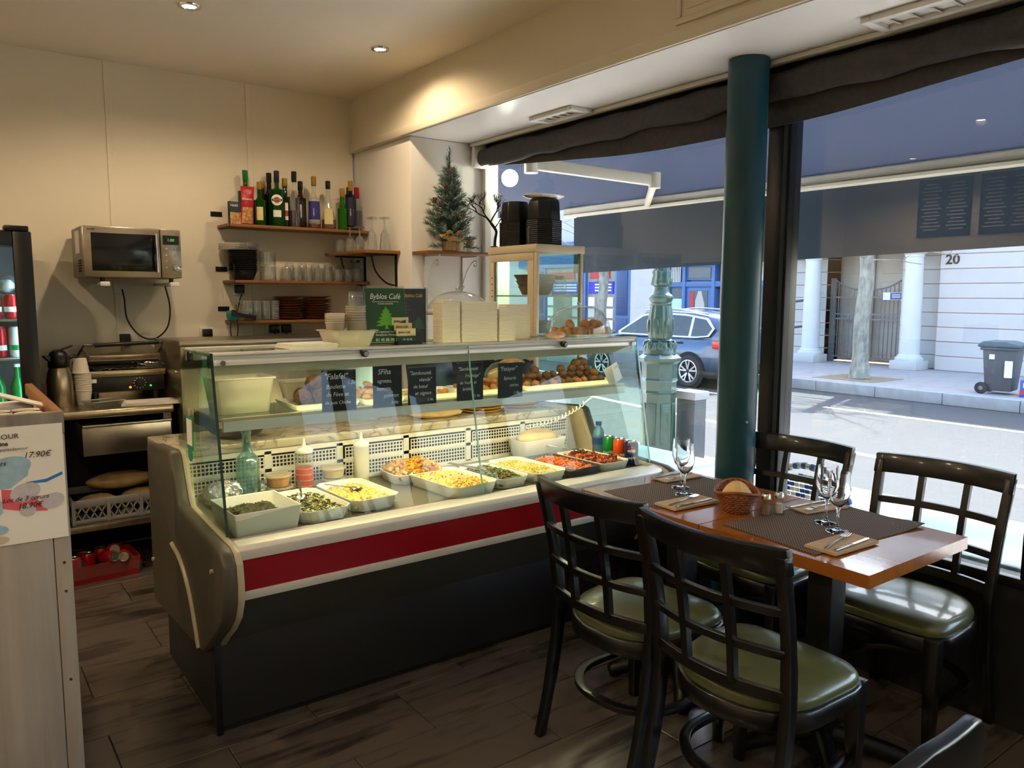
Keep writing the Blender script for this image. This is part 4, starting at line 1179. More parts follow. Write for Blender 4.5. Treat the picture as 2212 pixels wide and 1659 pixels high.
obj('display', MB().box(0.150, -0.008, 0.185, 0.235, 0.0, 0.235), 'oven_glass', cp)
text('1:00', 0.022, 'led_green', cp, (0.172, -0.0095, 0.203), name='clock_digits')
for i in range(4):
    for j, x in enumerate((0.165, 0.213)):
        if i == 3 and j == 1: continue
        obj('button', MB().cyl((x, -0.005, 0.163-i*0.035), (x, -0.012, 0.163-i*0.035), 0.0065, n=12), 'chrome', cp, bevel=0.001)
obj('dial', MB().cyl((0.218, -0.005, 0.058), (0.218, -0.026, 0.058), 0.021, n=24), 'chrome', cp, bevel=0.003)
text('SHARP', 0.012, 'print_dark', mw, (-0.22, -0.0065, 0.248))
obj('rating_label', MB().box(-0.2465, 0.10, 0.13, -0.2445, 0.24, 0.25), 'alu_white', mw)
for r_ in range(5):
    for c_ in range(5):
        obj('vent_hole', MB().box(-0.2465, 0.06+c_*0.022, 0.03+r_*0.014, -0.2445, 0.074+c_*0.022, 0.038+r_*0.014), 'black_matte', mw)
for x in (-0.15, 0.20):
    br = obj('bracket', MB().box(x-0.022, -0.01, -0.042, x+0.022, 0.41, -0.025), 'white_plastic', mw, bevel=0.004)
    obj('bracket_cap', MB().box(x-0.024, -0.025, -0.046, x+0.024, -0.008, -0.022), 'white_plastic', br, bevel=0.004)
    obj('foot', MB().cyl((x, 0.06, -0.025), (x, 0.06, 0.0), 0.012, n=10), 'black_plastic', br)
def socket(label, x, z, plug=True, w=0.08):
    t = thing('wall_socket', label, 'socket', (x, YB, z))
    obj('plate', MB().box(-w/2, -0.012, -0.04, w/2, 0, 0.04), 'white_plastic', t, bevel=0.004)
    if plug: obj('plug', MB().lathe([(0, -0.05), (0.018, -0.048), (0.021, -0.03), (0.021, -0.012)], 16).xf(Matrix.Rotation(R(-90), 4, 'X') @ Matrix.Scale(-1, 4, (0, 0, 1))), 'black_plastic', t)
    else: obj('plug', MB().box(-0.028, -0.045, -0.025, 0.03, -0.012, 0.028), 'black_plastic', t, bevel=0.006)
    return t
socket('wall socket with a round black plug under the microwave', 0.90, 1.535)
socket('wall socket with a square black plug above the sandwich grill', 0.905, 1.235, False)
socket('wall socket with a black plug left of the lowest shelf', 1.376, 1.253, False)
socket('wall socket with black plug below the middle shelf', 1.585, 1.53, False)
t = thing('power_adapters', 'two black plugs side by side in a socket strip under the lowest shelf', 'plug', (1.84, YB, 1.265))
obj('plate', MB().box(-0.09, -0.01, -0.04, 0.09, 0, 0.04), 'white_plastic', t, bevel=0.004)
for x in (-0.035, 0.045):
    obj('plug', MB().box(x-0.03, -0.05, -0.02, x+0.03, -0.01, 0.035), 'black_plastic', t, bevel=0.006)
    obj('lead', MB().tube([(x, -0.03, -0.02), (x, -0.035, -0.12)], 0.004, 6), 'cord_black', t)
cordp = smoothpath([(0.90, 5.05, 1.525), (0.905, 5.03, 1.47), (0.91, 5.0, 1.35), (0.97, 4.98, 1.255), (1.05, 4.98, 1.235), (1.12, 4.97, 1.30), (1.135, 4.95, 1.42), (1.11, 4.94, 1.55)], 8)
pc_ = obj('power_cord', MB().tube(cordp, 0.0045, 6), 'cord_black', mw); pc_.location = (-0.90, -4.68, -1.585)

# insulated jug
th = thing('thermos_jug', 'stainless vacuum jug with black lid and handle', 'jug', (0.515, 4.70, 0.905), R(200))
obj('body', MB().lathe([(0, 0), (0.058, 0), (0.062, 0.01), (0.062, 0.13), (0.056, 0.18), (0.045, 0.21)], 32), 'steel_warm', th, smooth=60)
obj('shoulder', MB().lathe([(0.0455, 0.205), (0.052, 0.215), (0.048, 0.26), (0.04, 0.285), (0.02, 0.30), (0, 0.302)], 32), 'black_plastic', th, smooth=60)
obj('spout', MB().prism([(0.035, 0.27), (0.075, 0.275), (0.078, 0.268), (0.045, 0.235)], 'y', -0.014, 0.014), 'black_plastic', th, bevel=0.004)
obj('handle', MB().tube(smoothpath([(-0.045, 0, 0.25), (-0.085, 0, 0.262), (-0.105, 0, 0.22), (-0.10, 0, 0.15), (-0.085, 0, 0.10), (-0.06, 0, 0.085)], 5), 0.010, 8), 'black_plastic', th, smooth=80)
obj('thumb_lever', MB().bar((-0.02, 0, 0.30), (-0.075, 0, 0.318), 0.02, 0.006), 'black_plastic', th, bevel=0.002)
# stack of paper cups
for k, (x, y, n, z0) in enumerate(((0.625, 4.72, 9, 0.905),)):
    for i in range(n):
        tag(obj('paper_cup', mesh(MB().lathe([(0, 0), (0.030, 0), (0.042, 0.075), (0.044, 0.077), (0.040, 0.077), (0.029, 0.004), (0, 0.004)], 24), 'paper_cup') if i == 0 else _meshes['pc'], 'paper_cup', None, (x, y, z0+i*0.012)), 'white paper cup in the stack beside the steel jug', 'cup', 'stacked paper cups by the jug')
        if i == 0: _meshes['pc'] = bpy.data.objects['paper_cup'].data
o = tag(obj('paper_cup', _meshes['pc'], None, None, (0.617, 4.715, 1.175), (math.pi, 0, 0.2)), 'single white paper cup upside down on the cup stack by the jug', 'cup')
o.location.z = 0.905+8*0.012+0.077+0.077
# contact grill
gr = thing('sandwich_grill', 'stainless electric contact grill with foil and long black handle', 'grill', (0.845, 4.72, 0.906))
obj('body', MB().box(-0.20, 0.0, 0.055, 0.19, 0.31, 0.165), 'steel_dark', gr, bevel=0.006)
cp = obj('control_panel', MB().box(-0.195, -0.008, 0.06, 0.188, 0.004, 0.14), 'black_plastic', gr, bevel=0.003)
obj('steel_band', MB().box(-0.20, -0.012, 0.142, 0.195, 0.02, 0.175), 'steel_warm', gr, bevel=0.003)
for x in (-0.16, 0.15):
    obj('foot', MB().cyl((x, 0.05, 0), (x, 0.05, 0.056), 0.02, n=14), 'black_plastic', gr)
    obj('foot', MB().cyl((x, 0.27, 0), (x, 0.27, 0.056), 0.02, n=14), 'black_plastic', gr)
kn_ = obj('dial', MB().cyl((0.06, -0.008, 0.10), (0.06, -0.028, 0.10), 0.022, n=24), 'black_plastic', cp, bevel=0.003)
ring = MB()
for k in range(12):
    a = 2*math.pi*k/12
    ring.bar((0.06+0.026*math.cos(a), -0.009, 0.10+0.026*math.sin(a)), (0.06+0.033*math.cos(a), -0.009, 0.10+0.033*math.sin(a)), 0.003, 0.002, (0, 1, 0))
obj('dial_scale', ring, 'print_white', cp)
obj('pilot_light', MB().cyl((0.01, -0.008, 0.078), (0.01, -0.013, 0.078), 0.006, n=12), 'lamp_orange', cp)
obj('pilot_light', MB().cyl((0.115, -0.008, 0.082), (0.115, -0.013, 0.082), 0.005, n=12), 'lamp_green', cp)
obj('flag_label', MB().box(-0.188, -0.0095, 0.112, -0.155, -0.007, 0.132), 'paper_white', cp)
rnd = random.Random(4)
foil = MB().grid(lambda u, v: (-0.205+u*0.41+rnd.uniform(-.006, .006), -0.012+v*0.31+rnd.uniform(-.006, .006), 0.178+rnd.uniform(0, .014)+0.02*(abs(u-0.5) > 0.42)), 22, 12)
obj('foil_liner', foil, 'foil', gr, thick=0.001, smooth=0)
obj('foil_parcel', MB().blob((0.12, 0.08, 0.205), (0.07, 0.06, 0.022), 14, 8, 0.12, rnd=rnd), 'foil', gr, smooth=0)
obj('lower_plate', MB().box(-0.17, 0.05, 0.18, 0.06, 0.28, 0.20), 'black_matte', gr, bevel=0.004)
lid = obj('upper_plate', MB().cbox((0.0, 0.15, 0.262), (0.36, 0.26, 0.035), (R(9), 0, 0)), 'steel_warm', gr, bevel=0.005)
obj('plate_underside', MB().cbox((0.0, 0.15, 0.242), (0.34, 0.25, 0.02), (R(9), 0, 0)), 'black_matte', lid)
obj('grip', MB().cyl((-0.155, 0.0, 0.315), (0.165, 0.0, 0.322), 0.011, n=14), 'black_plastic', lid)
for s in (-1, 1):
    obj('arm', MB().tube([(s*0.165+0.003, 0.0, 0.318+0.003*s), (s*0.20, 0.02, 0.318), (s*0.235 if s < 0 else s*0.195, 0.24, 0.20)], 0.007, 8), 'chrome', lid)
obj('spring_post', MB().cyl((0.0, 0.12, 0.27), (-0.01, 0.03, 0.32), 0.009, n=12), 'chrome', lid)
# papers and a film tub before it
t = thing('kraft_paper_stack', 'pile of white wrapping sheets on the worktop edge', 'paper', (0.93, 4.56, 0.905), R(-8))
for i in range(4):
    obj('sheet', MB().cbox((0.006*i, 0.004*i, 0.003+i*0.004), (0.30, 0.15, 0.0025), (0, 0, 0.03*i)), 'paper_white', t)
t = thing('plastic_tub_lid', 'clear shallow plastic tub lying on the worktop', 'tub', (0.70, 4.60, 0.905), R(20))
obj('body', MB().add([(-.07, -.05, 0), (.07, -.05, 0), (.07, .05, 0), (-.07, .05, 0), (-.085, -.06, .03), (.085, -.06, .03), (.085, .06, .03), (-.085, .06, .03)], [(0, 3, 2, 1), (0, 1, 5, 4), (1, 2, 6, 5), (2, 3, 7, 6), (3, 0, 4, 7)]), 'plastic_clear', t, thick=0.002)
obj('rim', MB().tube([(-.086, -.061, .03), (.086, -.061, .03), (.086, .061, .03), (-.086, .061, .03)], 0.003, 6, True), 'plastic_milky', t)

# under the worktop: bread crate, bowl, can pack
cr = thing('plastic_crate', 'grey lattice plastic crate holding wrapped bread under the worktop', 'crate', (0.765, 4.70, 0.301))
obj('floor', MB().box(-0.24, -0.17, 0.0, 0.24, 0.17, 0.012), 'crate_grey', cr)
for (x0, y0, x1, y1) in ((-0.25, -0.18, 0.25, -0.168), (-0.25, 0.168, 0.25, 0.18), (-0.25, -0.18, -0.238, 0.18), (0.238, -0.18, 0.25, 0.18)):
    obj('rim', MB().box(x0, y0, 0.085, x1, y1, 0.125), 'crate_grey', cr, bevel=0.003)
    obj('lower_rim', MB().box(x0, y0, 0.0, x1, y1, 0.022), 'crate_grey', cr, bevel=0.003)
for k in range(12):
    x = -0.225+k*0.038
    for s in (-1, 1):
        obj('lattice_bar', MB().bar((x-s*0.018, -0.174, 0.02), (x+s*0.018, -0.174, 0.088), 0.006, 0.010, (0, 1, 0)), 'crate_grey', cr)
for x in (-0.244, -0.08, 0.08, 0.244):
    obj('corner_rib', MB().box(x-0.008, -0.186, 0.0, x+0.008, -0.168, 0.12), 'crate_grey', cr)
for i, (x, y, z, lx, ly, a) in enumerate(((-0.115, -0.05, 0.062, 0.105, 0.085, 0.1), (0.115, -0.03, 0.062, 0.11, 0.09, -0.1), (0.02, 0.03, 0.155, 0.17, 0.09, 0.0))):
    tag(obj('wrapped_bread', MB().blob((0, 0, 0), (lx, ly, 0.045), 18, 10, 0.05), 'plastic_film', None, (0.765+x, 4.70+y, 0.315+z), (0, 0, a), smooth=60), 'film-wrapped flat bread in the grey crate, %s' % ('lower left', 'lower right', 'on top')[i], 'bread', 'wrapped breads in the grey crate')
t = thing('mixing_bowl', 'white bowl wrapped in clear film beside the grey crate', 'bowl', (0.462, 4.62, 0.301))
obj('bowl', MB().lathe([(0, 0), (0.035, 0), (0.038, 0.02), (0.034, 0.07), (0.05, 0.15), (0.047, 0.15), (0.03, 0.075), (0, 0.07)], 28), 'white_ceramic', t, smooth=60)
obj('film_dome', MB().blob((0, 0, 0.20), (0.047, 0.06, 0.07), 16, 10, 0.06), 'plastic_clear', t, smooth=60)
tr_ = thing('can_pack_tray', 'torn red shrink-wrapped cardboard tray of cans on the floor', 'tray', (0.63, 4.56, 0.0), R(4))
obj('tray', MB().add([(-.19, -.10, 0), (.17, -.10, 0), (.17, .10, 0), (-.19, .10, 0), (-.20, -.105, .09), (.18, -.105, .10), (.18, .105, .11), (-.20, .105, .09)], [(0, 3, 2, 1), (0, 1, 5, 4), (1, 2, 6, 5), (2, 3, 7, 6), (3, 0, 4, 7)]), 'tray_red', tr_, thick=0.003)
obj('torn_film', MB().grid(lambda u, v: (-0.2+u*0.385, -0.109+0.004*math.sin(u*17), 0.03+v*(0.085+0.03*math.sin(u*11)+0.012*math.sin(u*31))), 40, 3), 'plastic_clear', tr_, smooth=60)
for i, (x, y, z, rx, ry) in enumerate(((-0.12, -0.05, 0.01, 0, 0), (-0.05, -0.01, 0.01, 0, 0), (0.02, -0.06, 0.085, 75, 20), (0.07, -0.01, 0.10, 70, 0), (0.12, -0.05, 0.085, 80, -8), (0.02, 0.05, 0.01, 0, 0), (-0.07, 0.06, 0.01, 0, 0), (0.10, 0.055, 0.01, 0, 0))):
    q = can('red drink can %s in the torn red tray' % ('tipped over' if rx else 'standing upright'), 0.63+x, 4.56+y, z+0.006, 'can_red', 'red cans in the floor tray')
    q.rotation_euler = (R(rx), 0, R(ry))
    if rx: q.location.y += 0.06

# steel prep unit right of the grill
pu = thing('prep_unit', 'stainless refrigerated prep unit with sloping lid behind the display counter', 'prep unit', (1.05, 4.36, 0.0))
obj('cabinet', MB().box(0.0, 0.05, 0.05, 1.15, 0.66, 1.10), 'steel_warm', pu, bevel=0.006)
obj('lid', MB().prism([(0.02, 1.10), (0.0, 1.20), (0.01, 1.245), (0.10, 1.25), (0.60, 1.24), (0.62, 1.10)], 'x', -0.01, 1.15), 'steel_warm', pu, bevel=0.01)
obj('lid_edge', MB().box(-0.015, -0.012, 1.222, 1.15, 0.03, 1.25), 'steel', pu, bevel=0.004)
obj('hinge', MB().cyl((-0.02, 0.10, 1.08), (0.0, 0.10, 1.08), 0.012, n=12), 'chrome', pu)
# ================================================================ wall shelves and what stands on them
mt('glass_green', '#0f4a14', 0.06, trans=0.35, ior=1.3, spec=0.6)
mt('glass_lime', '#2a7a16', 0.06, trans=0.4, ior=1.3, spec=0.6)
mt('glass_dark', '#0d1012', 0.06, spec=0.7)
mt('glass_amber', '#3a1a08', 0.06, trans=0.3, ior=1.3, spec=0.6)
mt('liquid_purple', '#2a1430', 0.1, spec=0.6)
mt('liquid_amber', '#7a3a10', 0.1, trans=0.3, ior=1.2)
mt('label_blue', '#2c2a78', 0.5)
mt('label_cream', '#d9c893', 0.6)
mt('label_navy', '#171a3c', 0.5)
mt('red_bag', '#a81220', 0.3, bump=(30, 0.4))
mt('nuts_print', '#a86a34', 0.5, var=(60, 0.5), hex2='#e0b070')
mt('carton_dark', '#1f2f33', 0.5)
mt('plate_brown', '#85553a', 0.35, var=(20, 0.2))
mt('black_bowl', '#0f0f0f', 0.35)
mt('teal_plastic', '#1e7a72', 0.4)
mt('screen_grey', '#6d7a86', 0.2)
def shelf(label, x0, x1, y0, z, brs):
    t = thing('wall_shelf', label, 'shelf', (x0, YB, z))
    obj('board', MB().box(0, y0-YB, -0.018, x1-x0, -0.002, 0), 'shelf_wood', t, bevel=0.002)
    for b_ in brs:
        br = obj('bracket', MB().box(b_-x0-0.004, y0-YB-0.004, -0.022, b_-x0+0.028, 0, -0.018), 'black_metal', t)
        obj('bracket_tab', MB().box(b_-x0-0.004, y0-YB-0.005, -0.022, b_-x0+0.0, y0-YB, 0.10), 'black_metal', br)
        obj('wall_tab', MB().box(b_-x0-0.05, -0.004, 0.055, b_-x0+0.02, 0, 0.085), 'black_metal', br)
    return t
shelf('top wooden wall shelf carrying the liquor bottles', 1.47, 2.408, 4.885, 1.925, (1.482,))
shelf('middle wooden wall shelf carrying tumblers and black bowls', 1.49, 2.408, 4.885, 1.585, (1.50,))
shelf('lowest wooden wall shelf carrying brown plates', 1.495, 2.30, 4.885, 1.335, (1.505,))
CA = math.atan2(-4.98, -1.95)
def arc(m, r, z0, z1, half, a=CA, n=10):
    vs = []; fs = []
    for i in range(n+1):
        t = a-half+2*half*i/n
        vs += [(r*math.cos(t), r*math.sin(t), z0), (r*math.cos(t), r*math.sin(t), z1)]
    for i in range(n): fs.append((2*i, 2*i+2, 2*i+3, 2*i+1))
    return m.add(vs, fs)
def bottle(label, x, y, z, h, r, glass, cap, neck=0.30, sh=0.60, caph=0.09, liquid=None, labels=(), neckr=0.014, curve=0.5, group='liquor bottles on the top shelf'):
    t = thing('bottle', label, 'bottle', (x, y, z), group=group)
    hs, hn, ht = h*sh, h*(1-neck), h*(1-caph)
    prof = [(0, 0), (r*0.92, 0), (r, 0.008), (r, hs)]
    for k in range(1, 6):
        u = k/5
        prof.append((r+(neckr-r)*(u**curve if curve != 1 else u), hs+(hn-hs)*(u if curve >= 1 else u**1.3)))
    prof += [(neckr, ht)]
    obj('glass', MB().lathe(prof, 28), glass, t, smooth=50)
    obj('cap', MB().lathe([(neckr+0.001, ht-0.02), (neckr+0.0025, ht-0.018), (neckr+0.0025, h-0.002), (neckr, h), (0, h)], 20), cap, t, smooth=40)
    if liquid:
        obj('liquid', MB().lathe([(0, 0.006), (r*0.93, 0.006), (r*0.95, 0.012), (r*0.95, hs*liquid[1]), (0, hs*liquid[1])], 24), liquid[0], t, smooth=40)
    for (lm, z0, z1, half) in labels:
        obj('label', arc(MB(), r+0.0012, z0*h, z1*h, half), lm, t, recalc=False)
    return t
def ltext(t, s, size, r, z, mat, rot=0.0, sx=1.0):
    d = Vector((math.cos(CA), math.sin(CA), 0))
    o = text(s, size, mat, t, (d.x*(r+0.003), d.y*(r+0.003), z), (R(90), rot, CA+R(90)), 'CENTER', sx=sx, ext=0.0003)
    return o
ZS1 = 1.926
bottle('large green bottle with green cap behind the red nut bag', 1.632, 5.03, ZS1, 0.345, 0.047, 'glass_green', 'can_green', 0.33, 0.62, 0.13)
bottle('small green bottle with gold cap and pale label', 1.695, 4.955, ZS1, 0.27, 0.036, 'glass_green', 'gold_cap', 0.34, 0.58, 0.10, labels=(('label_cream', 0.12, 0.42, 0.55),))
bottle('amber bottle with yellow cap behind the small green bottle', 1.745, 5.05, ZS1, 0.29, 0.032, 'glass_amber', 'gold_cap', 0.34, 0.6, 0.10)
t = bottle('large green vermouth bottle with round white label', 1.815, 4.98, ZS1, 0.352, 0.049, 'glass_green', 'label_navy', 0.30, 0.66, 0.15, labels=(('paper_white', 0.17, 0.29, 0.5),))
d = Vector((math.cos(CA), math.sin(CA), 0))
em = obj('round_emblem', MB().lathe([(0, 0.002), (0.034, 0.002), (0.034, 0), (0, 0)], 28).xf(Matrix.Rotation(R(90), 4, 'X')), 'paper_white', t, (d.x*0.049, d.y*0.049, 0.165), (0, 0, CA+R(90)))
obj('red_disc', MB().lathe([(0, 0.003), (0.019, 0.003), (0.019, 0), (0, 0)], 24).xf(Matrix.Rotation(R(90), 4, 'X')), 'sign_red', em)
obj('black_band', MB().box(-0.031, -0.0045, -0.007, 0.031, 0, 0.007), 'print_dark', em)
text('MARTINI', 0.012, 'print_white', em, (0, -0.005, -0.0045), align='CENTER')
bottle('dark bottle with black cap standing behind the vermouth', 1.79, 5.05, ZS1, 0.345, 0.034, 'glass_dark', 'black_plastic', 0.3, 0.6, 0.12)
bottle('slim dark wine bottle with white and red label', 1.873, 4.995, ZS1, 0.312, 0.030, 'glass_dark', 'gold_cap', 0.35, 0.62, 0.10, labels=(('paper_white', 0.34, 0.50, 0.6), ('sign_red', 0.24, 0.33, 0.6), ('paper_white', 0.15, 0.23, 0.6)))
bottle('clear bottle with black cap half full of purple liqueur', 1.926, 4.97, ZS1, 0.357, 0.037, 'glass_thin', 'black_plastic', 0.34, 0.55, 0.13, ('liquid_purple', 0.55))
bottle('square-shouldered whisky bottle with black label and cap', 1.978, 5.0, ZS1, 0.303, 0.036, 'glass_amber', 'black_plastic', 0.28, 0.64, 0.12, labels=(('print_dark', 0.15, 0.58, 0.9), ('paper_white', 0.22, 0.50, 0.16)), curve=0.4)
t = bottle('clear bottle with gold cap and blue blackberry liqueur label', 2.056, 4.965, ZS1, 0.337, 0.040, 'glass_thin', 'gold_cap', 0.34, 0.58, 0.12, ('liquid_amber', 0.16), (('label_blue', 0.17, 0.52, 1.0),))
ltext(t, 'CR\u00c8ME DE', 0.0105, 0.040, 0.105, 'print_white', R(-90))
text('M\u00dbRE', 0.017, 'print_white', t, (d.x*0.044+0.016, d.y*0.044, 0.10), (R(90), R(-90), CA+R(90)), 'CENTER')
bottle('cognac style bottle with cream label and stopper', 2.150, 4.955, ZS1, 0.315, 0.046, 'glass_thin', 'glass_dark', 0.40, 0.22, 0.10, ('liquid_amber', 0.9), (('label_cream', 0.10, 0.42, 0.62),), curve=1.0)
bottle('small bright green bottle with brass cap', 2.250, 4.955, ZS1, 0.275, 0.032, 'glass_lime', 'gold_cap', 0.34, 0.52, 0.13)
t = bottle('dark bottle with gold cap and navy blackberry label', 2.315, 4.965, ZS1, 0.33, 0.038, 'glass_dark', 'gold_cap', 0.30, 0.72, 0.14, labels=(('label_navy', 0.10, 0.66, 1.0),))
ltext(t, 'CR\u00c8ME DE', 0.0105, 0.038, 0.12, 'print_white', R(-90))
text('M\u00dbRE', 0.015, 'print_white', t, (d.x*0.042+0.016, d.y*0.042, 0.12), (R(90), R(-90), CA+R(90)), 'CENTER')
bottle('black bottle at the back beside the red-capped one', 2.345, 5.055, ZS1, 0.30, 0.030, 'glass_dark', 'black_plastic', 0.3, 0.6, 0.12)
bottle('greenish clear bottle with red cap at the shelf end', 2.372, 4.99, ZS1, 0.295, 0.032, 'glass_thin', 'can_red', 0.34, 0.55, 0.18, ('glass_dark', 0.85))
ct = thing('snack_carton', 'dark carton of snacks at the left end of the top shelf', 'carton', (1.53, 4.93, ZS1), R(8))
obj('box', MB().box(-0.036, -0.012, 0, 0.036, 0.02, 0.135), 'carton_dark', ct, bevel=0.001)
obj('picture', MB().box(-0.036, -0.0128, 0.0, 0.036, -0.0118, 0.07), 'nuts_print', ct)
text('routi', 0.024, 'print_white', ct, (-0.034, -0.0135, 0.105))
bg = thing('nut_bag', 'red foil bag of nuts leaning on the bottles', 'bag', (1.605, 4.925, ZS1))
def _bag(u, v):
    w = 0.043*(1-0.12*math.sin(math.pi*v)); x = (u-0.5)*2*w+0.012*(v-0.5)
    dpt = 0.020*math.sin(math.pi*u)*math.sin(math.pi*min(1, v*1.15))**0.6
    return (x, -dpt-0.002, v*0.232)
obj('front', MB().grid(_bag, 12, 18), 'red_bag', bg, smooth=80, thick=0.001)
obj('back', MB().grid(lambda u, v: (_bag(u, v)[0], 0.012*math.sin(math.pi*u)*math.sin(math.pi*v), v*0.232), 12, 18), 'red_bag', bg, smooth=80)
obj('nut_picture', MB().grid(lambda u, v: (_bag(0.1+0.8*u, 0.03+0.42*v)[0], _bag(0.1+0.8*u, 0.03+0.42*v)[1]-0.0018, _bag(u, 0.03+0.42*v)[2]), 8, 8), 'nuts_print', bg, smooth=80)
text('Benenuts', 0.018, 'print_white', bg, (-0.036, -0.0235, 0.148), sx=0.9)

# middle shelf
def nest(name, label, cat, group, x, y, z, n, dz, me, r=0.0):
    for i in range(n):
        lab = label if isinstance(label, str) else label(i)
        tag(obj(name, me, None, None, (x, y, z+i*dz)), lab, cat, group)
def M_(mb, mat, **k):
    me = mesh(mb, 'm', **k); me.materials.append(MATS[mat]); return me
bowl_me = M_(MB().lathe([(0, 0), (0.060, 0), (0.085, 0.055), (0.092, 0.057), (0.092, 0.060), (0.083, 0.058), (0.058, 0.003), (0, 0.003)], 28), 'black_bowl')
nest('black_bowl', 'black plastic takeaway bowl in the stack on the middle shelf', 'bowl', 'stacked black bowls', 1.585, 4.985, 1.586, 12, 0.0115, bowl_me)
lid_me = M_(MB().lathe([(0.094, 0), (0.094, 0.006), (0.078, 0.008), (0.072, 0.024), (0, 0.026)], 28), 'plastic_clear')
for i in range(3):
    tag(obj('clear_lid', lid_me, None, None, (1.592, 4.982, 1.774+i*0.012)), 'clear plastic domed lid stacked on the black bowls', 'lid', 'clear lids on the black bowls')
lid2 = M_(MB().lathe([(0.085, 0), (0.088, 0.008), (0.08, 0.014), (0, 0.016)], 28), 'plastic_milky')
for i in range(3):
    o = tag(obj('clear_lid', lid2, None, None, (1.535, 5.005, 1.772+i*0.014)), 'milky flat lid stacked behind the clear domed lids', 'lid', 'milky lids on the black bowls')
jar_me = M_(MB().lathe([(0, 0), (0.048, 0), (0.052, 0.006), (0.052, 0.085), (0.05, 0.09), (0.048, 0.088), (0.048, 0.01), (0, 0.008)], 24), 'glass_thin')
for i in range(2):
    tag(obj('glass_jar', jar_me, None, None, (1.742, 4.985, 1.586+i*0.092)), '%s of two stacked clear glass bowls on the middle shelf' % ('lower', 'upper')[i], 'glass', 'stacked glass bowls')
tumb = M_(MB().lathe([(0.036, 0), (0.038, 0.003), (0.035, 0.05), (0.031, 0.083), (0.028, 0.086), (0, 0.086), (0, 0.078), (0.027, 0.077), (0.034, 0.002)], 20), 'glass_thin', smooth=60)
ORD = ['first', 'second', 'third', 'fourth', 'fifth', 'sixth', 'seventh', 'eighth', 'ninth', 'tenth']
for i in range(8):
    tag(obj('tumbler', tumb, None, None, (1.842+i*0.071, 4.93, 1.586)), 'upturned glass tumbler, %s from the left in the front row, middle shelf' % ORD[i], 'glass', 'upturned tumblers on the middle shelf')
tumb2 = M_(MB().lathe([(0.033, 0), (0.035, 0.003), (0.033, 0.06), (0.029, 0.110), (0.026, 0.113), (0, 0.113), (0, 0.1), (0.026, 0.1), (0.032, 0.002)], 20), 'glass_thin', smooth=60)
for i in range(5):
    tag(obj('tumbler', tumb2, None, None, (1.90+i*0.09, 5.03, 1.586)), 'taller upturned tumbler, %s from the left in the back row, middle shelf' % ORD[i], 'glass', 'taller tumblers at the back of the middle shelf')
t = thing('swing_jar', 'glass jar with dark clip lid at the right of the middle shelf', 'jar', (2.37, 5.03, 1.586))
obj('glass', MB().lathe([(0, 0), (0.03, 0), (0.033, 0.01), (0.033, 0.11), (0.026, 0.13)], 20), 'glass_thin', t, smooth=60)
obj('lid', MB().lathe([(0.027, 0.13), (0.032, 0.132), (0.032, 0.148), (0, 0.15)], 20), 'steel_dark', t)
# lowest shelf
hi = M_(MB().lathe([(0.027, 0), (0.029, 0.002), (0.031, 0.12), (0.029, 0.122), (0.0285, 0.118), (0.026, 0.006), (0, 0.006)], 18), 'glass_thin', smooth=60)
for i in range(4):
    for j in range(2):
        tag(obj('tall_glass', hi, None, None, (1.595+i*0.056, 4.935+j*0.075, 1.336)), 'tall straight glass, %s from the left in the %s row, lowest shelf' % (ORD[i], ('front', 'back')[j]), 'glass', 'tall glasses on the lowest shelf')
plate_me = M_(MB().lathe([(0, 0), (0.05, 0), (0.055, 0.003), (0.092, 0.014), (0.094, 0.017), (0.088, 0.017), (0.05, 0.006), (0, 0.006)], 32), 'plate_brown', smooth=50)
for s, (x, n) in enumerate(((1.872, 9), (2.068, 9))):
    for i in range(n):
        o = tag(obj('brown_plate', plate_me, None, None, (x+0.003*math.sin(i*2.1), 4.985, 1.337+i*0.0165), (0.02*math.sin(i*1.3), 0.022*math.cos(i*1.7), i)), 'brown stoneware plate in the %s stack on the lowest shelf' % ('left', 'right')[s], 'plate', '%s stack of brown plates' % ('left', 'right')[s])
t = thing('card_terminal', 'grey and teal card payment terminal on the lowest shelf', 'terminal', (1.50, 4.90, 1.353), R(-12))
obj('base', MB().cbox((-0.01, 0.02, 0.012), (0.075, 0.09, 0.05), (R(10), 0, 0)), 'teal_plastic', t, bevel=0.008)
obj('reader', MB().cbox((0.05, 0.0, 0.016), (0.15, 0.08, 0.028), (R(8), R(14), 0)), 'black_plastic', t, bevel=0.008)
obj('screen', MB().cbox((0.045, -0.002, 0.031), (0.07, 0.055, 0.003), (R(8), R(14), 0)), 'screen_grey', t)
cp_ = smoothpath([(1.60, 5.07, 1.50), (1.575, 5.04, 1.46), (1.53, 4.95, 1.38), (1.505, 4.872, 1.34), (1.50, 4.865, 1.25), (1.475, 4.865, 1.215), (1.46, 4.868, 1.26), (1.465, 4.872, 1.34)], 6)
cl_ = obj('charging_lead', MB().tube(cp_, 0.0035, 6), 'cord_black', t); cl_.matrix_parent_inverse = (Matrix.Translation((1.50, 4.90, 1.353)) @ Matrix.Rotation(R(-12), 4, 'Z')).inverted()
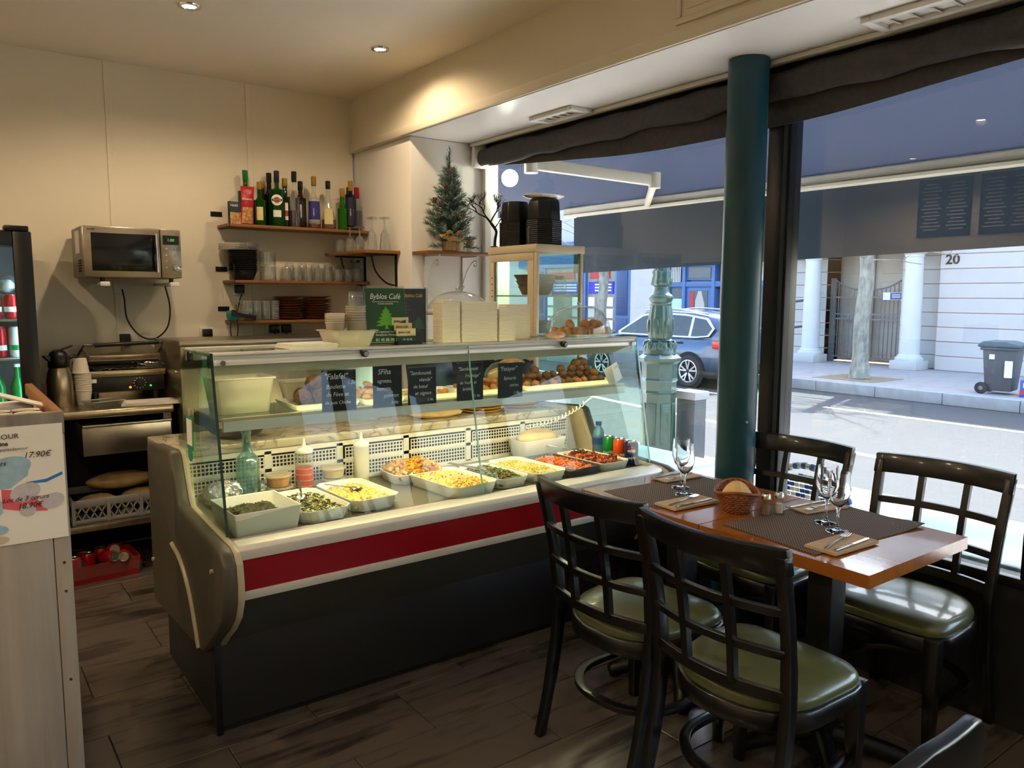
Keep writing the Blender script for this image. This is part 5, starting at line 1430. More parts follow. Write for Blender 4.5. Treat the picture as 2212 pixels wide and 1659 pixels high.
# glass shelf on the pier
gs = thing('wall_shelf', 'short wooden shelf on the pier carrying stemmed glasses', 'shelf', (2.41, 4.45, 1.775))
obj('board', MB().box(-0.24, 0, -0.02, 0, 0.62, 0), 'shelf_wood', gs, bevel=0.002)
for y in (0.05, 0.5):
    b_ = obj('bracket', MB().box(-0.012, y-0.008, -0.26, -0.001, y+0.008, -0.02), 'black_metal', gs)
    obj('bracket_arm', MB().box(-0.22, y-0.008, -0.03, -0.01, y+0.008, -0.02), 'black_metal', b_)
    obj('bracket_brace', MB().tube(smoothpath([(-0.006, y, -0.22), (-0.08, y, -0.20), (-0.15, y, -0.13), (-0.18, y, -0.03)], 5), 0.006, 8), 'black_metal', b_)
stem = M_(MB().lathe([(0.028, 0), (0.034, 0.03), (0.033, 0.06), (0.02, 0.085), (0.006, 0.095), (0.004, 0.14), (0.008, 0.147), (0.033, 0.150), (0.033, 0.152), (0, 0.153)], 20), 'glass_thin', smooth=60)
flute_ = M_(MB().lathe([(0.030, 0), (0.032, 0.02), (0.024, 0.10), (0.010, 0.13), (0.005, 0.145), (0.005, 0.19), (0.012, 0.197), (0.034, 0.20), (0.034, 0.203), (0, 0.204)], 20), 'glass_thin', smooth=60)
for i, (x, y, k, lab) in enumerate(((2.20, 4.74, 'r', 'upturned wine glass nearest the shelf edge beside the tumblers'), (2.25, 4.70, 'r', 'upturned wine glass, middle of the three small ones'), (2.22, 4.64, 'r', 'upturned wine glass at the front of the small trio'),
                                     (2.29, 4.60, 'f', 'tall upturned flute left of the empty-stem pair'), (2.25, 4.52, 'f', 'tall upturned flute, middle of the pier shelf'), (2.35, 4.55, 'f', 'tall upturned flute at the right back of the pier shelf'), (2.32, 4.48, 'f', 'tall upturned flute nearest the tree shelf'))):
    tag(obj('wine_glass' if k == 'r' else 'flute_glass', stem if k == 'r' else flute_, None, None, (x, y, 1.776)), lab, 'glass', 'stemware on the pier shelf')
for i, (x, y) in enumerate(((2.21, 4.92), (2.25, 4.86), (2.30, 4.93))):
    tag(obj('tumbler', tumb, None, None, (x, y, 1.776)), 'upturned tumbler, %s of three at the back of the pier shelf' % ('first', 'middle', 'last')[i], 'glass', 'tumblers on the pier shelf')

# ---- shelf with the little fir tree
mt('fir', '#33523f', 0.7, var=(25, 0.35), hex2='#7f9a8a')
mt('pine_cone', '#5a3a24', 0.7, var=(30, 0.3)); mt('cone_tip', '#d9cdbb', 0.7)
mt('burlap', '#b08a5a', 0.9, var=(50, 0.2), bump=(120, 0.4)); mt('candle', '#d9d4a8', 0.5, sss=0.3)
ts = thing('wall_shelf', 'wooden shelf on white scroll brackets carrying the little fir tree', 'shelf', (2.415, 4.31, 1.765))
obj('board', MB().box(0, -0.2, -0.02, 0.47, 0, 0), 'shelf_wood', ts, bevel=0.002)
for x in (0.09, 0.37):
    b_ = obj('scroll_bracket', MB().box(x-0.006, -0.012, -0.25, x+0.006, 0, -0.02), 'white_plastic', ts)
    obj('bracket_arm', MB().box(x-0.006, -0.18, -0.03, x+0.006, 0, -0.02), 'white_plastic', b_)
    obj('scroll', MB().tube(smoothpath([(x, -0.006, -0.2), (x, -0.05, -0.13), (x, -0.10, -0.08), (x, -0.14, -0.055), (x, -0.165, -0.06), (x, -0.165, -0.085), (x, -0.145, -0.085), (x, -0.14, -0.07)], 5), 0.005, 6), 'white_plastic', b_)
    obj('end_ball', MB().blob((x, -0.01, -0.22), 0.014, 10, 6), 'white_plastic', b_)
tree = thing('fir_tree', 'small artificial christmas fir tree with frosted needles', 'tree', (2.60, 4.165, 1.766))
obj('trunk', MB().cyl((0, 0, 0.03), (0.0, 0, 0.6), 0.010, 0.004, 8), 'pine_cone', tree)
m = MB(); rnd = random.Random(11)
def sprig(m, p, d, L, nl=0.035):
    d = Vector(d).normalized(); p = Vector(p)
    n = int(L/0.0052)
    a = d.orthogonal().normalized(); b = d.cross(a)
    for i in range(n):
        c = p+d*(L*i/n)
        for _ in range(3):
            t = rnd.uniform(0, 6.283)
            q = (a*math.cos(t)+b*math.sin(t))
            e = c+q*nl*rnd.uniform(0.6, 1.0)+d*nl*0.75
            w = d.cross(q)*0.0022
            m.add([c-w, c+w, e], [(0, 1, 2)])
for k in range(150):
    u = k/149
    z = 0.03+0.46*u
    L = (0.150*(1-u)**0.85+0.035)*rnd.uniform(0.7, 1.15)
    a = k*2.4
    sprig(m, (0, 0, z), (math.cos(a), math.sin(a)*0.55, rnd.uniform(0.25, 0.6)), L)
sprig(m, (0, 0, 0.47), (0.03, 0, 1), 0.15, 0.03)
sprig(m, (0, 0, 0.45), (-0.15, 0, 1), 0.12, 0.035)
for s in (-1, 1):
    sprig(m, (s*0.03, -0.02, 0.03), (s, -0.3, -0.05), 0.15)
    sprig(m, (s*0.02, -0.03, 0.06), (s*0.9, -0.4, 0.15), 0.13)
tag(obj('needles', m, 'fir', tree, smooth=0, recalc=False), kind='stuff')
obj('pot', MB().lathe([(0, 0), (0.035, 0), (0.042, 0.05), (0, 0.05)], 16), 'burlap', tree)
for i, (x, y, z) in enumerate(((-0.02, -0.07, 0.48), (-0.055, -0.09, 0.385), (-0.12, -0.06, 0.30), (-0.095, -0.085, 0.275), (0.0, -0.11, 0.215), (0.055, -0.10, 0.225), (-0.10, -0.07, 0.205))):
    c = thing('pine_cone', 'white-tipped pine cone on the fir tree, %s from the top' % ORD[i], 'pine cone', (2.60+x, 4.20+y, 1.766+z), group='pine cones on the fir tree')
    obj('core', MB().blob((0, 0, 0), (0.013, 0.013, 0.017), 8, 6), 'pine_cone', c)
    mm = MB(); mw = MB()
    for k in range(26):
        zz = 0.016-0.032*k/25; rr = 0.019*math.sin(math.pi*(0.12+0.76*k/25)); a = k*2.4
        mm.blob((rr*math.cos(a), rr*math.sin(a), zz), (0.0055, 0.0055, 0.0025), 6, 4)
        mw.blob((rr*1.18*math.cos(a), rr*1.18*math.sin(a), zz-0.001), (0.003, 0.003, 0.0016), 5, 4)
    tag(obj('scales', mm, 'pine_cone', c), kind='stuff'); tag(obj('frosted_tips', mw, 'cone_tip', c), kind='stuff')
bw_ = thing('burlap_bow', 'brown burlap bow at the foot of the fir tree', 'bow', (2.585, 4.13, 1.766))
obj('ribbon_band', MB().tube(smoothpath([(-0.11, -0.015, 0.075), (-0.06, -0.02, 0.085), (0.0, -0.03, 0.075), (0.05, -0.03, 0.07)], 5), 0.014, 8), 'burlap', bw_, smooth=80)
for s in (-1, 1):
    obj('loop', MB().tube(smoothpath([(0.01, -0.02, 0.08), (0.01+s*0.035, -0.03, 0.115), (0.01+s*0.06, -0.03, 0.09), (0.01+s*0.03, -0.02, 0.065), (0.01, -0.02, 0.08)], 5), 0.011, 8), 'burlap', bw_, smooth=80)
obj('sack', MB().box(-0.05, -0.02, 0, 0.03, 0.03, 0.06), 'burlap', bw_, bevel=0.01)
cd = thing('candle', 'pale yellow pillar candle on the tree shelf', 'candle', (2.655, 4.145, 1.766))
obj('wax', MB().lathe([(0, 0), (0.027, 0), (0.027, 0.085), (0.02, 0.083), (0, 0.080)], 24), 'candle', cd, smooth=40)
obj('wick', MB().cyl((0, 0, 0.08), (0.002, 0, 0.092), 0.0012, n=6), 'black_matte', cd)
df = thing('dried_flower_glass', 'small glass of dried flowers at the right end of the tree shelf', 'decoration', (2.745, 4.16, 1.766))
obj('glass', MB().lathe([(0, 0), (0.02, 0), (0.024, 0.05), (0.023, 0.05), (0.018, 0.004), (0, 0.004)], 16), 'glass_thin', df)
m = MB()
for k in range(40):
    a = rnd.uniform(0, 6.28); q = rnd.uniform(0, 0.035)
    m.tube([(0, 0, 0.02), (q*math.cos(a), q*math.sin(a), rnd.uniform(0.06, 0.10))], [0.002, 0.0045], 5)
tag(obj('dried_stems', m, 'burlap', df), kind='stuff')
obj('sprig', (lambda q: (sprig(q, (0, 0, 0.03), (-0.6, -0.3, 0.2), 0.07, 0.02), q)[1])(MB()), 'fir', df, smooth=0, recalc=False)
# twig tree with little lights
tw = thing('twig_light_tree', 'black twig lamp tree with tiny white blossoms left of the black tubs', 'decoration', (2.625, 3.72, 1.771))
m = MB(); bl = MB(); rnd = random.Random(21)
def branch(p, d, L, r, depth):
    p = Vector(p); d = Vector(d).normalized()
    q = p+d*L
    m.tube([p, p.lerp(q, 0.5)+Vector((rnd.uniform(-.01, .01), rnd.uniform(-.01, .01), 0)), q], [r, r*0.85, r*0.7], 6)
    if depth == 0:
        bl.blob(q, 0.0028, 6, 4) if q.x > 0 else None; return
    for k in range(3):
        branch(p.lerp(q, rnd.uniform(0.55, 1.0)), d+Vector((rnd.uniform(-.9, .9), rnd.uniform(-.6, .6), rnd.uniform(-.1, .6))), L*0.68, r*0.6, depth-1)
obj('trunk', MB().tube(smoothpath([(0, 0, 0), (0.004, 0, 0.05), (0.012, 0, 0.09), (-0.02, 0, 0.13), (-0.055, 0, 0.165)], 4), [0.008]*13+[0.006]*4, 8), 'black_matte', tw, smooth=80)
branch((-0.055, 0, 0.165), (-0.8, 0.1, 0.35), 0.082, 0.0045, 4)
branch((-0.05, 0, 0.16), (-0.45, 0.1, 0.8), 0.075, 0.0045, 4)
branch((-0.03, 0, 0.14), (0.55, 0.1, 0.7), 0.085, 0.005, 4)
branch((0.0, 0, 0.11), (0.4, -0.2, 0.6), 0.06, 0.004, 3)
tag(obj('twigs', m, 'black_matte', tw), kind='stuff'); tag(obj('blossoms', bl, 'print_white', tw), kind='stuff')
obj('foot', MB().lathe([(0, 0), (0.022, 0), (0.022, 0.006), (0, 0.008)], 20), 'black_matte', tw)

# ---- side cabinet with small glass showcase on it
sc_ = thing('side_cabinet', 'steel side cabinet behind the display counter near the window', 'cabinet', (2.44, 3.52, 0))
obj('body', MB().box(0, 0, 0.06, 0.47, 0.76, 0.90), 'steel_warm', sc_, bevel=0.006)
obj('door', MB().box(-0.012, 0.02, 0.1, 0.0, 0.74, 0.86), 'steel', sc_, bevel=0.004)
obj('plinth', MB().box(0.02, 0.02, 0, 0.45, 0.74, 0.06), 'black_matte', sc_)
vs_ = thing('glass_showcase', 'small cream framed glass showcase cabinet by the window', 'showcase', (2.60, 3.30, 0.93))
mt('cream_frame', '#cdbfa2', 0.4)
VW, VD, VH = 0.335, 0.44, 0.84
for x in (0, VW-0.022):
    for y in (0, VD-0.022):
        obj('post', MB().box(x, y, 0, x+0.022, y+0.022, VH-0.04), 'cream_frame', vs_, bevel=0.003)
obj('top_panel', MB().box(-0.006, -0.006, VH-0.042, VW+0.006, VD+0.006, VH), 'cream_frame', vs_, bevel=0.005)
obj('base_panel', MB().box(0, 0, 0, VW, VD, 0.06), 'cream_frame', vs_, bevel=0.004)
obj('front_pane', MB().box(0.022, 0.006, 0.06, VW-0.022, 0.010, VH-0.042), 'glass_case', vs_)
obj('back_pane', MB().box(0.022, VD-0.010, 0.06, VW-0.022, VD-0.006, VH-0.042), 'glass_case', vs_)
obj('right_pane', MB().box(VW-0.010, 0.022, 0.06, VW-0.006, VD-0.022, VH-0.042), 'glass_case', vs_)
dd = obj('side_door', MB().box(-0.002, 0.022, VH-0.085, 0.018, VD-0.022, VH-0.045), 'cream_frame', vs_, bevel=0.003)
obj('door_stile', MB().box(-0.002, 0.022, 0.06, 0.018, 0.075, VH-0.085), 'cream_frame', dd, bevel=0.003)
obj('door_stile', MB().box(-0.002, VD-0.05, 0.06, 0.018, VD-0.022, VH-0.085), 'cream_frame', dd, bevel=0.003)
obj('door_glass', MB().box(0.006, 0.07, 0.06, 0.010, VD-0.045, VH-0.085), 'glass_case', dd)
for z in (0.30, 0.56):
    obj('wire_shelf', MB().box(0.02, 0.02, z, VW-0.02, VD-0.02, z+0.008), 'cream_frame', vs_)
for k in range(8):
    obj('shelf_hole', MB().cyl((0.003, VD-0.036, 0.42+k*0.035), (-0.004, VD-0.036, 0.42+k*0.035), 0.004, n=8), 'black_matte', vs_)
def dish(label, x, y, z, r, h, mat, n=28):
    t = thing('dish', label, 'dish', (x, y, z))
    obj('body', MB().lathe([(0, 0), (r*0.75, 0), (r*0.85, h*0.4), (r, h), (r*0.96, h), (r*0.8, h*0.45), (0, h*0.2)], n), mat, t, smooth=50)
    obj('rim', MB().lathe([(r*0.99, h-0.003), (r*1.02, h), (r*0.99, h+0.003), (r*0.96, h)], n), mat, t)
    return t
mt('terracotta', '#8a5a44', 0.5, var=(10, 0.15))
for i in range(3):
    dish('terracotta dish, %s of three stacked in the glass showcase' % ('bottom', 'middle', 'top')[i], 2.755, 3.50, 0.93+0.57+i*0.032, 0.10+0.012*i, 0.045, 'terracotta')
dish('dark tub on the lower shelf of the glass showcase', 2.70, 3.44, 0.93+0.31, 0.065, 0.10, 'bin_grey')
dish('grey tub at the back of the showcase lower shelf', 2.83, 3.56, 0.93+0.31, 0.07, 0.11, 'crate_grey')
t = thing('storage_jar', 'clear glass storage jar with dark lid inside the showcase', 'jar', (2.86, 3.42, 0.93+0.569))
obj('glass', MB().lathe([(0, 0), (0.038, 0), (0.042, 0.008), (0.042, 0.075), (0.036, 0.09)], 24), 'glass_thin', t, smooth=60)
obj('lid', MB().lathe([(0.038, 0.088), (0.041, 0.09), (0.041, 0.108), (0, 0.11)], 24), 'steel_dark', t)
# black tubs with a white plate on the showcase
def tub(label, x, y, r, h1, h2, rz):
    t = thing('black_tub', label, 'tub', (x, y, 1.771), rz)
    def oct_(r0, z0, r1, z1, m):
        return m.lathe([(0, z0), (r0, z0), (r1, z1), (0, z1)], 16, (0, 0, 0), 0.2)
    b1 = obj('ribbed_stack', MB().lathe([(0, 0)]+[(r*(1.0+0.0*k) if k % 2 else r*0.985, h1*k/26) for k in range(27)]+[(0, h1)], 8, (0, 0, 0), R(22.5)), 'black_bowl', t, smooth=20)
    obj('top_container', MB().lathe([(0, h1), (r*0.92, h1), (r*0.86, h1+h2*0.8), (r*0.80, h1+h2), (0, h1+h2)], 8, (0, 0, 0), R(22.5)), 'black_plastic', t, smooth=20, bevel=0.008)
    return t
t = tub('stack of black octagonal takeaway tubs topped by a white plate', 2.745, 3.42, 0.105, 0.135, 0.115, R(10))
tub('second stack of black takeaway tubs behind the first', 2.70, 3.62, 0.095, 0.135, 0.115, R(0))
wp = tag(obj('white_plate', MB().lathe([(0, 0), (0.06, 0), (0.10, 0.008), (0.115, 0.016), (0.115, 0.019), (0.10, 0.012), (0.05, 0.004), (0, 0.004)], 36), 'white_ceramic', None, (2.75, 3.43, 1.771+0.253), (0.02, 0.02, 0), smooth=60), 'white plate lying on top of the black takeaway tubs', 'plate')
t = thing('grey_strap_handle', 'grey curved handle of a tool standing between the black tubs', 'handle', (2.655, 3.43, 1.771))
obj('strap', MB().tube(smoothpath([(0, 0, 0), (-0.005, 0, 0.08), (0.005, -0.01, 0.105), (0.03, -0.02, 0.11)], 5), 0.010, 8), 'bin_grey', t, smooth=80)
# glass cloche on a dark stand behind the containers
cl = thing('cloche_stand', 'clear dome cloche on a white platter behind the takeaway boxes', 'cloche', (2.36, 3.70, 1.05))
obj('support', MB().box(-0.10, -0.10, -0.15, 0.18, 0.10, 0.34), 'black_matte', cl)
obj('platter', MB().lathe([(0, 0.34), (0.19, 0.34), (0.205, 0.355), (0.205, 0.365), (0, 0.362)], 36), 'white_ceramic', cl, smooth=50)
dm = obj('dome', MB().lathe([(0.17*math.cos(a), 0.366+0.105*math.sin(a)) for a in [i*math.pi/2/10 for i in range(11)]], 36), 'plastic_clear', cl, smooth=80)
obj('knob', MB().blob((0, 0, 0.483), 0.012, 12, 8), 'chrome', dm)
# ================================================================ food and things in and on the display counter
ZD = 0.690
mt('food_dark_green', '#3d3a14', 0.5, var=(60, 0.5)); mt('herb_green', '#4a7a24', 0.5, var=(40, 0.4)); mt('leaf_dark', '#3a4a1a', 0.5, var=(40, 0.4))
mt('chicory', '#a89a5a', 0.45, var=(50, 0.4)); mt('onion_pale', '#d8cf9a', 0.45); mt('hummus', '#dcc06e', 0.5, var=(40, 0.25), bump=(60, 0.5))
mt('potato', '#d08a1c', 0.45, var=(50, 0.35), hex2='#e8b84a'); mt('potato_dark', '#9a5a12', 0.5); mt('cream_salad', '#e6c25c', 0.5, var=(40, 0.2)); mt('tomato', '#c8321e', 0.4)
mt('bulgur', '#c9b565', 0.55, var=(70, 0.3)); mt('bean_orange', '#c86a34', 0.4, var=(40, 0.35)); mt('bean_red', '#a83a1e', 0.4, var=(40, 0.3)); mt('meat_brown', '#6a2c12', 0.4, var=(40, 0.3))
mt('falafel', '#5c3a18', 0.75, var=(60, 0.4), bump=(90, 0.9)); mt('pastry_pale', '#c49a5e', 0.6, var=(25, 0.3)); mt('pastry_brown', '#94622f', 0.6, var=(25, 0.35)); mt('kibbeh', '#5e4027', 0.7, var=(40, 0.35), bump=(70, 0.5))
mt('cookie', '#c8873a', 0.6, var=(20, 0.3)); mt('bread_pale', '#dcb878', 0.7, var=(12, 0.2)); mt('tray_white', '#e9e4d6', 0.25); mt('tray_dark', '#3c3d40', 0.35)
mt('spoon_steel', '#c8c4ba', 0.2, metal=1.0)
def octtray(w, d, h, cham=0.03, t=0.004, flare=0.012):
    """open rectangular dish with cut corners, real wall thickness"""
    def ring(ww, dd, c, z): return [(ww/2-c, -dd/2, z), (ww/2, -dd/2+c, z), (ww/2, dd/2-c, z), (ww/2-c, dd/2, z), (-ww/2+c, dd/2, z), (-ww/2, dd/2-c, z), (-ww/2, -dd/2+c, z), (-ww/2+c, -dd/2, z)]
    f = flare
    rs = [ring(w-2*f, d-2*f, cham, 0), ring(w, d, cham, h), ring(w-2*t, d-2*t, cham, h), ring(w-2*f-2*t, d-2*f-2*t, cham, t)]
    m = MB(); vs = [p for r_ in rs for p in r_]; fs = [tuple(range(7, -1, -1)), tuple(range(24, 32))]
    for i in range(3):
        for j in range(8): fs.append((i*8+j, i*8+(j+1) % 8, (i+1)*8+(j+1) % 8, (i+1)*8+j))
    return m.add(vs, fs)
def tray(label, cx, cy_, w, d, h, rz=0.0, mat='tray_white', cham=0.028, name='serving_tray', z=ZD):
    return tag(obj(name, octtray(w, d, h, cham), mat, None, (cx, cy_, z), (0, 0, rz), bevel=0.0015, seg=1), label, 'tray')
def food(name, label, cx, cy_, w, d, z, hgt, base, bits, rz=0.0, seed=1, bumpy=0.006, tilt=0.0, slump=None):
    """mound + scattered bits; bits = [(part name, material, n, kind, size)]"""
    rnd = random.Random(seed)
    ph = [rnd.uniform(0, 6) for _ in range(6)]
    def H(x, y):
        u, v = x/(w/2), y/(d/2)
        e = max(0, 1-abs(u)**4)*max(0, 1-abs(v)**4)
        q = 0.6+0.4*math.sin(7*u+ph[0])*math.cos(5*v+ph[1])
        if slump: q *= slump(u, v)
        return hgt*e**0.5*(0.75+0.25*q)+bumpy*math.sin(23*u+ph[2])*math.sin(19*v+ph[3])*e+tilt*v
    o = obj(name, MB().grid(lambda u, v: ((u-0.5)*w, (v-0.5)*d, H((u-0.5)*w, (v-0.5)*d)), 26, 26), base, None, (cx, cy_, z), (0, 0, rz), smooth=80)
    tag(o, label, 'food', kind='stuff')
    for pn, pm, n, kind, s in bits:
        m = MB()
        for _ in range(n):
            x, y = rnd.uniform(-.49, .49)*w, rnd.uniform(-.49, .49)*d
            zz = H(x, y)+s*0.15
            rt = (rnd.uniform(0, 6), rnd.uniform(0, 6), rnd.uniform(0, 6))
            k = s*rnd.uniform(0.6, 1.25)
            if kind == 'cube': m.cbox((x, y, zz), (k, k*rnd.uniform(.6, 1), k*rnd.uniform(.5, .9)), rt)
            elif kind == 'grain': m.blob((x, y, zz), (k, k*0.6, k*0.5), 5, 3, 0.1, rt, rnd)
            elif kind == 'strip':
                a = rnd.uniform(0, 6.28); dx, dy = math.cos(a)*k, math.sin(a)*k
                m.tube([(x-dx, y-dy, zz), (x, y, zz+k*0.25), (x+dx, y+dy, zz+rnd.uniform(-.2, .3)*k)], k*0.14, 4)
            else:   # leaf
                a = rnd.uniform(0, 6.28); c, s_ = math.cos(a)*k, math.sin(a)*k; l = rnd.uniform(-.3, .6)*k
                m.add([(x-c, y-s_, zz), (x+s_*.5, y-c*.5, zz+l*.5+k*.2), (x+c, y+s_, zz+l), (x-s_*.5, y+c*.5, zz+k*.2)], [(0, 1, 2, 3)])
        tag(obj(pn, m, pm, o, smooth=0, recalc=False), kind='stuff')
    return o
def spoon(label, p, q, bowl=True):
    p, q = Vector(p), Vector(q); d_ = (q-p).normalized()
    t = thing('serving_spoon', label, 'spoon', p)
    L = (q-p).length
    a = math.atan2(d_.y, d_.x); e = math.asin(d_.z)
    o = obj('handle', MB().bar((0, 0, 0), q-p, 0.010, 0.0025), 'spoon_steel', t, bevel=0.001)
    b_ = MB().grid(lambda u, v: (0.030*math.cos(2*math.pi*u)*v, 0.021*math.sin(2*math.pi*u)*v, 0.008*(v*v-1)), 20, 5)
    obj('bowl', b_, 'spoon_steel', t, (0, 0, 0), (0, -e, a), smooth=80, thick=0.001)
    return t
# -- front row of the well
tray('deep square white dish of dark green spread at the left end', 0.868, 2.685, 0.235, 0.255, 0.085, R(2), cham=0.004)
food('herb_spread', 'dark green herb spread in the deep square white dish', 0.868, 2.690, 0.19, 0.20, ZD+0.022, 0.030, 'food_dark_green', [('crumbs', 'leaf_dark', 160, 'leaf', 0.008)], R(2), 2, 0.008, tilt=0.02)
tray('white octagonal dish of chicory salad with a spoon', 1.085, 2.745, 0.195, 0.345, 0.048, R(3))
food('chicory_salad', 'browned chicory salad in a white octagonal dish', 1.087, 2.742, 0.165, 0.30, ZD+0.014, 0.030, 'chicory', [('chicory_strips', 'onion_pale', 150, 'strip', 0.016), ('chicory_leaves', 'leaf_dark', 150, 'leaf', 0.014), ('brown_bits', 'food_dark_green', 90, 'strip', 0.013)], R(3), 3)
spoon('steel spoon standing in the chicory salad', (1.055, 2.73, ZD+0.055), (1.085, 2.84, ZD+0.10))
tray('white octagonal dish of hummus', 1.300, 2.785, 0.205, 0.35, 0.048, R(3))
food('hummus', 'yellow hummus spread in a white octagonal dish', 1.300, 2.785, 0.182, 0.325, ZD+0.018, 0.022, 'hummus', [('hummus_crumbs', 'hummus', 260, 'grain', 0.007)], R(3), 4)
spoon('thin steel spoon handle lying across the hummus', (1.30, 2.79, ZD+0.05), (1.215, 2.90, ZD+0.055))
tray('white dish heaped with fried potatoes at the back', 1.655, 2.985, 0.235, 0.20, 0.045, R(-2))
food('fried_potatoes', 'golden fried potato cubes with coriander', 1.665, 2.99, 0.225, 0.19, ZD+0.022, 0.055, 'potato_dark', [('potato_cubes', 'potato', 330, 'cube', 0.015), ('browned_cubes', 'potato_dark', 90, 'cube', 0.013), ('coriander', 'herb_green', 60, 'leaf', 0.008)], R(-2), 5)
spoon('steel spoon handle sticking out of the fried potatoes', (1.62, 2.98, ZD+0.07), (1.70, 2.89, ZD+0.07))
tray('white octagonal dish of creamy potato salad', 1.715, 2.735, 0.235, 0.355, 0.050, R(4))
food('potato_salad', 'creamy yellow potato salad with tomato dice', 1.715, 2.735, 0.205, 0.32, ZD+0.018, 0.030, 'cream_salad', [('potato_lumps', 'cream_salad', 280, 'cube', 0.011), ('tomato_dice', 'tomato', 70, 'cube', 0.007), ('parsley', 'herb_green', 60, 'leaf', 0.006)], R(4), 6)
tray('white octagonal dish of chopped parsley tabbouleh', 1.925, 2.745, 0.175, 0.33, 0.045, R(4))
food('tabbouleh', 'green parsley tabbouleh with tomato dice', 1.925, 2.745, 0.15, 0.30, ZD+0.014, 0.036, 'leaf_dark', [('parsley_leaves', 'herb_green', 420, 'leaf', 0.008), ('dark_leaves', 'leaf_dark', 200, 'leaf', 0.008), ('tomato_dice', 'tomato', 110, 'cube', 0.006), ('onion_dice', 'onion_pale', 90, 'cube', 0.005)], R(4), 7)
tray('white octagonal dish of bulgur wheat salad', 2.120, 2.755, 0.19, 0.37, 0.045, R(4))
food('bulgur_salad', 'pale yellow bulgur wheat in a white octagonal dish', 2.120, 2.755, 0.165, 0.34, ZD+0.016, 0.028, 'bulgur', [('bulgur_grains', 'bulgur', 420, 'grain', 0.006), ('pale_grains', 'onion_pale', 160, 'grain', 0.005), ('herb_flecks', 'herb_green', 40, 'leaf', 0.005)], R(4), 8)
tray('dark grey dish of orange beans in tomato sauce', 2.315, 2.735, 0.175, 0.35, 0.042, R(3), 'tray_dark', 0.012)
food('bean_stew', 'orange beans in tomato sauce in the dark grey dish', 2.315, 2.735, 0.155, 0.32, ZD+0.014, 0.026, 'bean_orange', [('beans', 'bean_orange', 170, 'grain', 0.011), ('tomato_bits', 'bean_red', 120, 'strip', 0.010)], R(3), 9)
tray('white dish of red spiced beans nearest the cans', 2.505, 2.735, 0.185, 0.33, 0.042, R(3), cham=0.016)
food('spiced_beans', 'red spiced beans and browned meat in the right-hand white dish', 2.505, 2.735, 0.165, 0.30, ZD+0.014, 0.028, 'bean_red', [('beans', 'bean_orange', 150, 'grain', 0.011), ('meat_pieces', 'meat_brown', 110, 'cube', 0.016)], R(3), 10, slump=lambda u, v: 1.0+0.8*(v < -0.2))
spoon('long steel spoon resting on the bean dishes', (2.50, 2.84, ZD+0.055), (2.39, 2.98, ZD+0.075))
spoon('steel spoon lying flat on the deck before the fried potatoes', (1.46, 2.93, ZD+0.010), (1.50, 3.05, ZD+0.006))
tgs = thing('serving_tongs', 'steel serving tongs between potato salad and tabbouleh', 'tongs', (1.83, 2.95, ZD+0.055), R(-75))
for s in (-1, 1):
    obj('arm', MB().bar((0, s*0.004, 0), (0.20, s*0.012, 0.0), 0.010, 0.003), 'spoon_steel', tgs, bevel=0.001)
# -- bottles and tubs behind
t = thing('water_bottle', 'embossed pale blue glass water bottle in the display counter', 'bottle', (0.955, 3.035, ZD))
thin_glass('glass_aqua', '#b9dcd6', 3.0, 0.15, haze=('#a9d6ce', 0.28))
thin_glass('glass_aqua_smooth', '#b4d6cf', 3.0, 0.05, haze=('#a9d6ce', 0.12))
obj('body', MB().lathe([(0, 0), (0.040, 0), (0.045, 0.008), (0.045, 0.15), (0.040, 0.175), (0.022, 0.195)], 32), 'glass_aqua', t, smooth=60)
obj('neck', MB().lathe([(0.022, 0.195), (0.018, 0.21), (0.016, 0.265), (0.020, 0.27), (0.020, 0.292), (0.016, 0.295), (0.013, 0.29), (0.012, 0.2)], 28), 'glass_aqua_smooth', t, smooth=60)
def squeeze(label, x, y, r, h, body, liquid, lvl, ribs):
    t = thing('squeeze_bottle', label, 'bottle', (x, y, ZD))
    obj('body', MB().lathe([(0, 0), (r, 0), (r*1.02, 0.006), (r*1.02, h*0.72), (r*0.92, h*0.76)], 28), body, t, smooth=50)
    obj('cap', MB().lathe([(r*0.98, h*0.745), (r*1.0, h*0.75), (r*1.0, h*0.80), (r*0.8, h*0.835), (r*0.25, h*0.86), (r*0.12, h), (0, h)], 28), 'white_plastic', t, smooth=40)
    obj('sauce', MB().lathe([(0, 0.004), (r*0.985, 0.004), (r*0.985, h*lvl), (0, h*lvl)], 28), liquid, t, smooth=40)
    if ribs:
        for k in range(6):
            obj('graduation', MB().lathe([(r*1.022, 0.03+k*0.024), (r*1.03, 0.032+k*0.024), (r*1.022, 0.034+k*0.024)], 28), 'plastic_milky', t)
    return t
mt('sauce_pink', '#e0523c', 0.35, sss=0.2); mt('sauce_cream', '#dcd490', 0.35, sss=0.2)
squeeze('clear squeeze bottle of red sauce', 1.185, 3.03, 0.036, 0.225, 'plastic_clear', 'sauce_pink', 0.46, True)
squeeze('squeeze bottle of pale yellow sauce', 1.435, 3.02, 0.033, 0.225, 'plastic_milky', 'sauce_cream', 0.62, False)
def deli(label, x, y, z, r, h, fill, grp):
    t = thing('deli_tub', label, 'tub', (x, y, z), group=grp)
    obj('cup', MB().lathe([(0, 0), (r*0.82, 0), (r*0.98, h)], 28), 'plastic_clear', t, smooth=50)
    obj('lid', MB().lathe([(r*0.98, h-0.004), (r*1.08, h-0.003), (r*1.08, h+0.004), (r*0.95, h+0.004), (r*0.9, h), (0, h)], 28), 'plastic_milky', t, smooth=30)
    obj('filling', MB().lathe([(0, 0.002), (r*0.79, 0.002), (r*0.92, h*0.8), (0, h*0.86)], 24), fill, t, smooth=40)
mt('fill_orange', '#d99a4a', 0.5, var=(30, 0.4)); mt('fill_yellow', '#e0c060', 0.5)
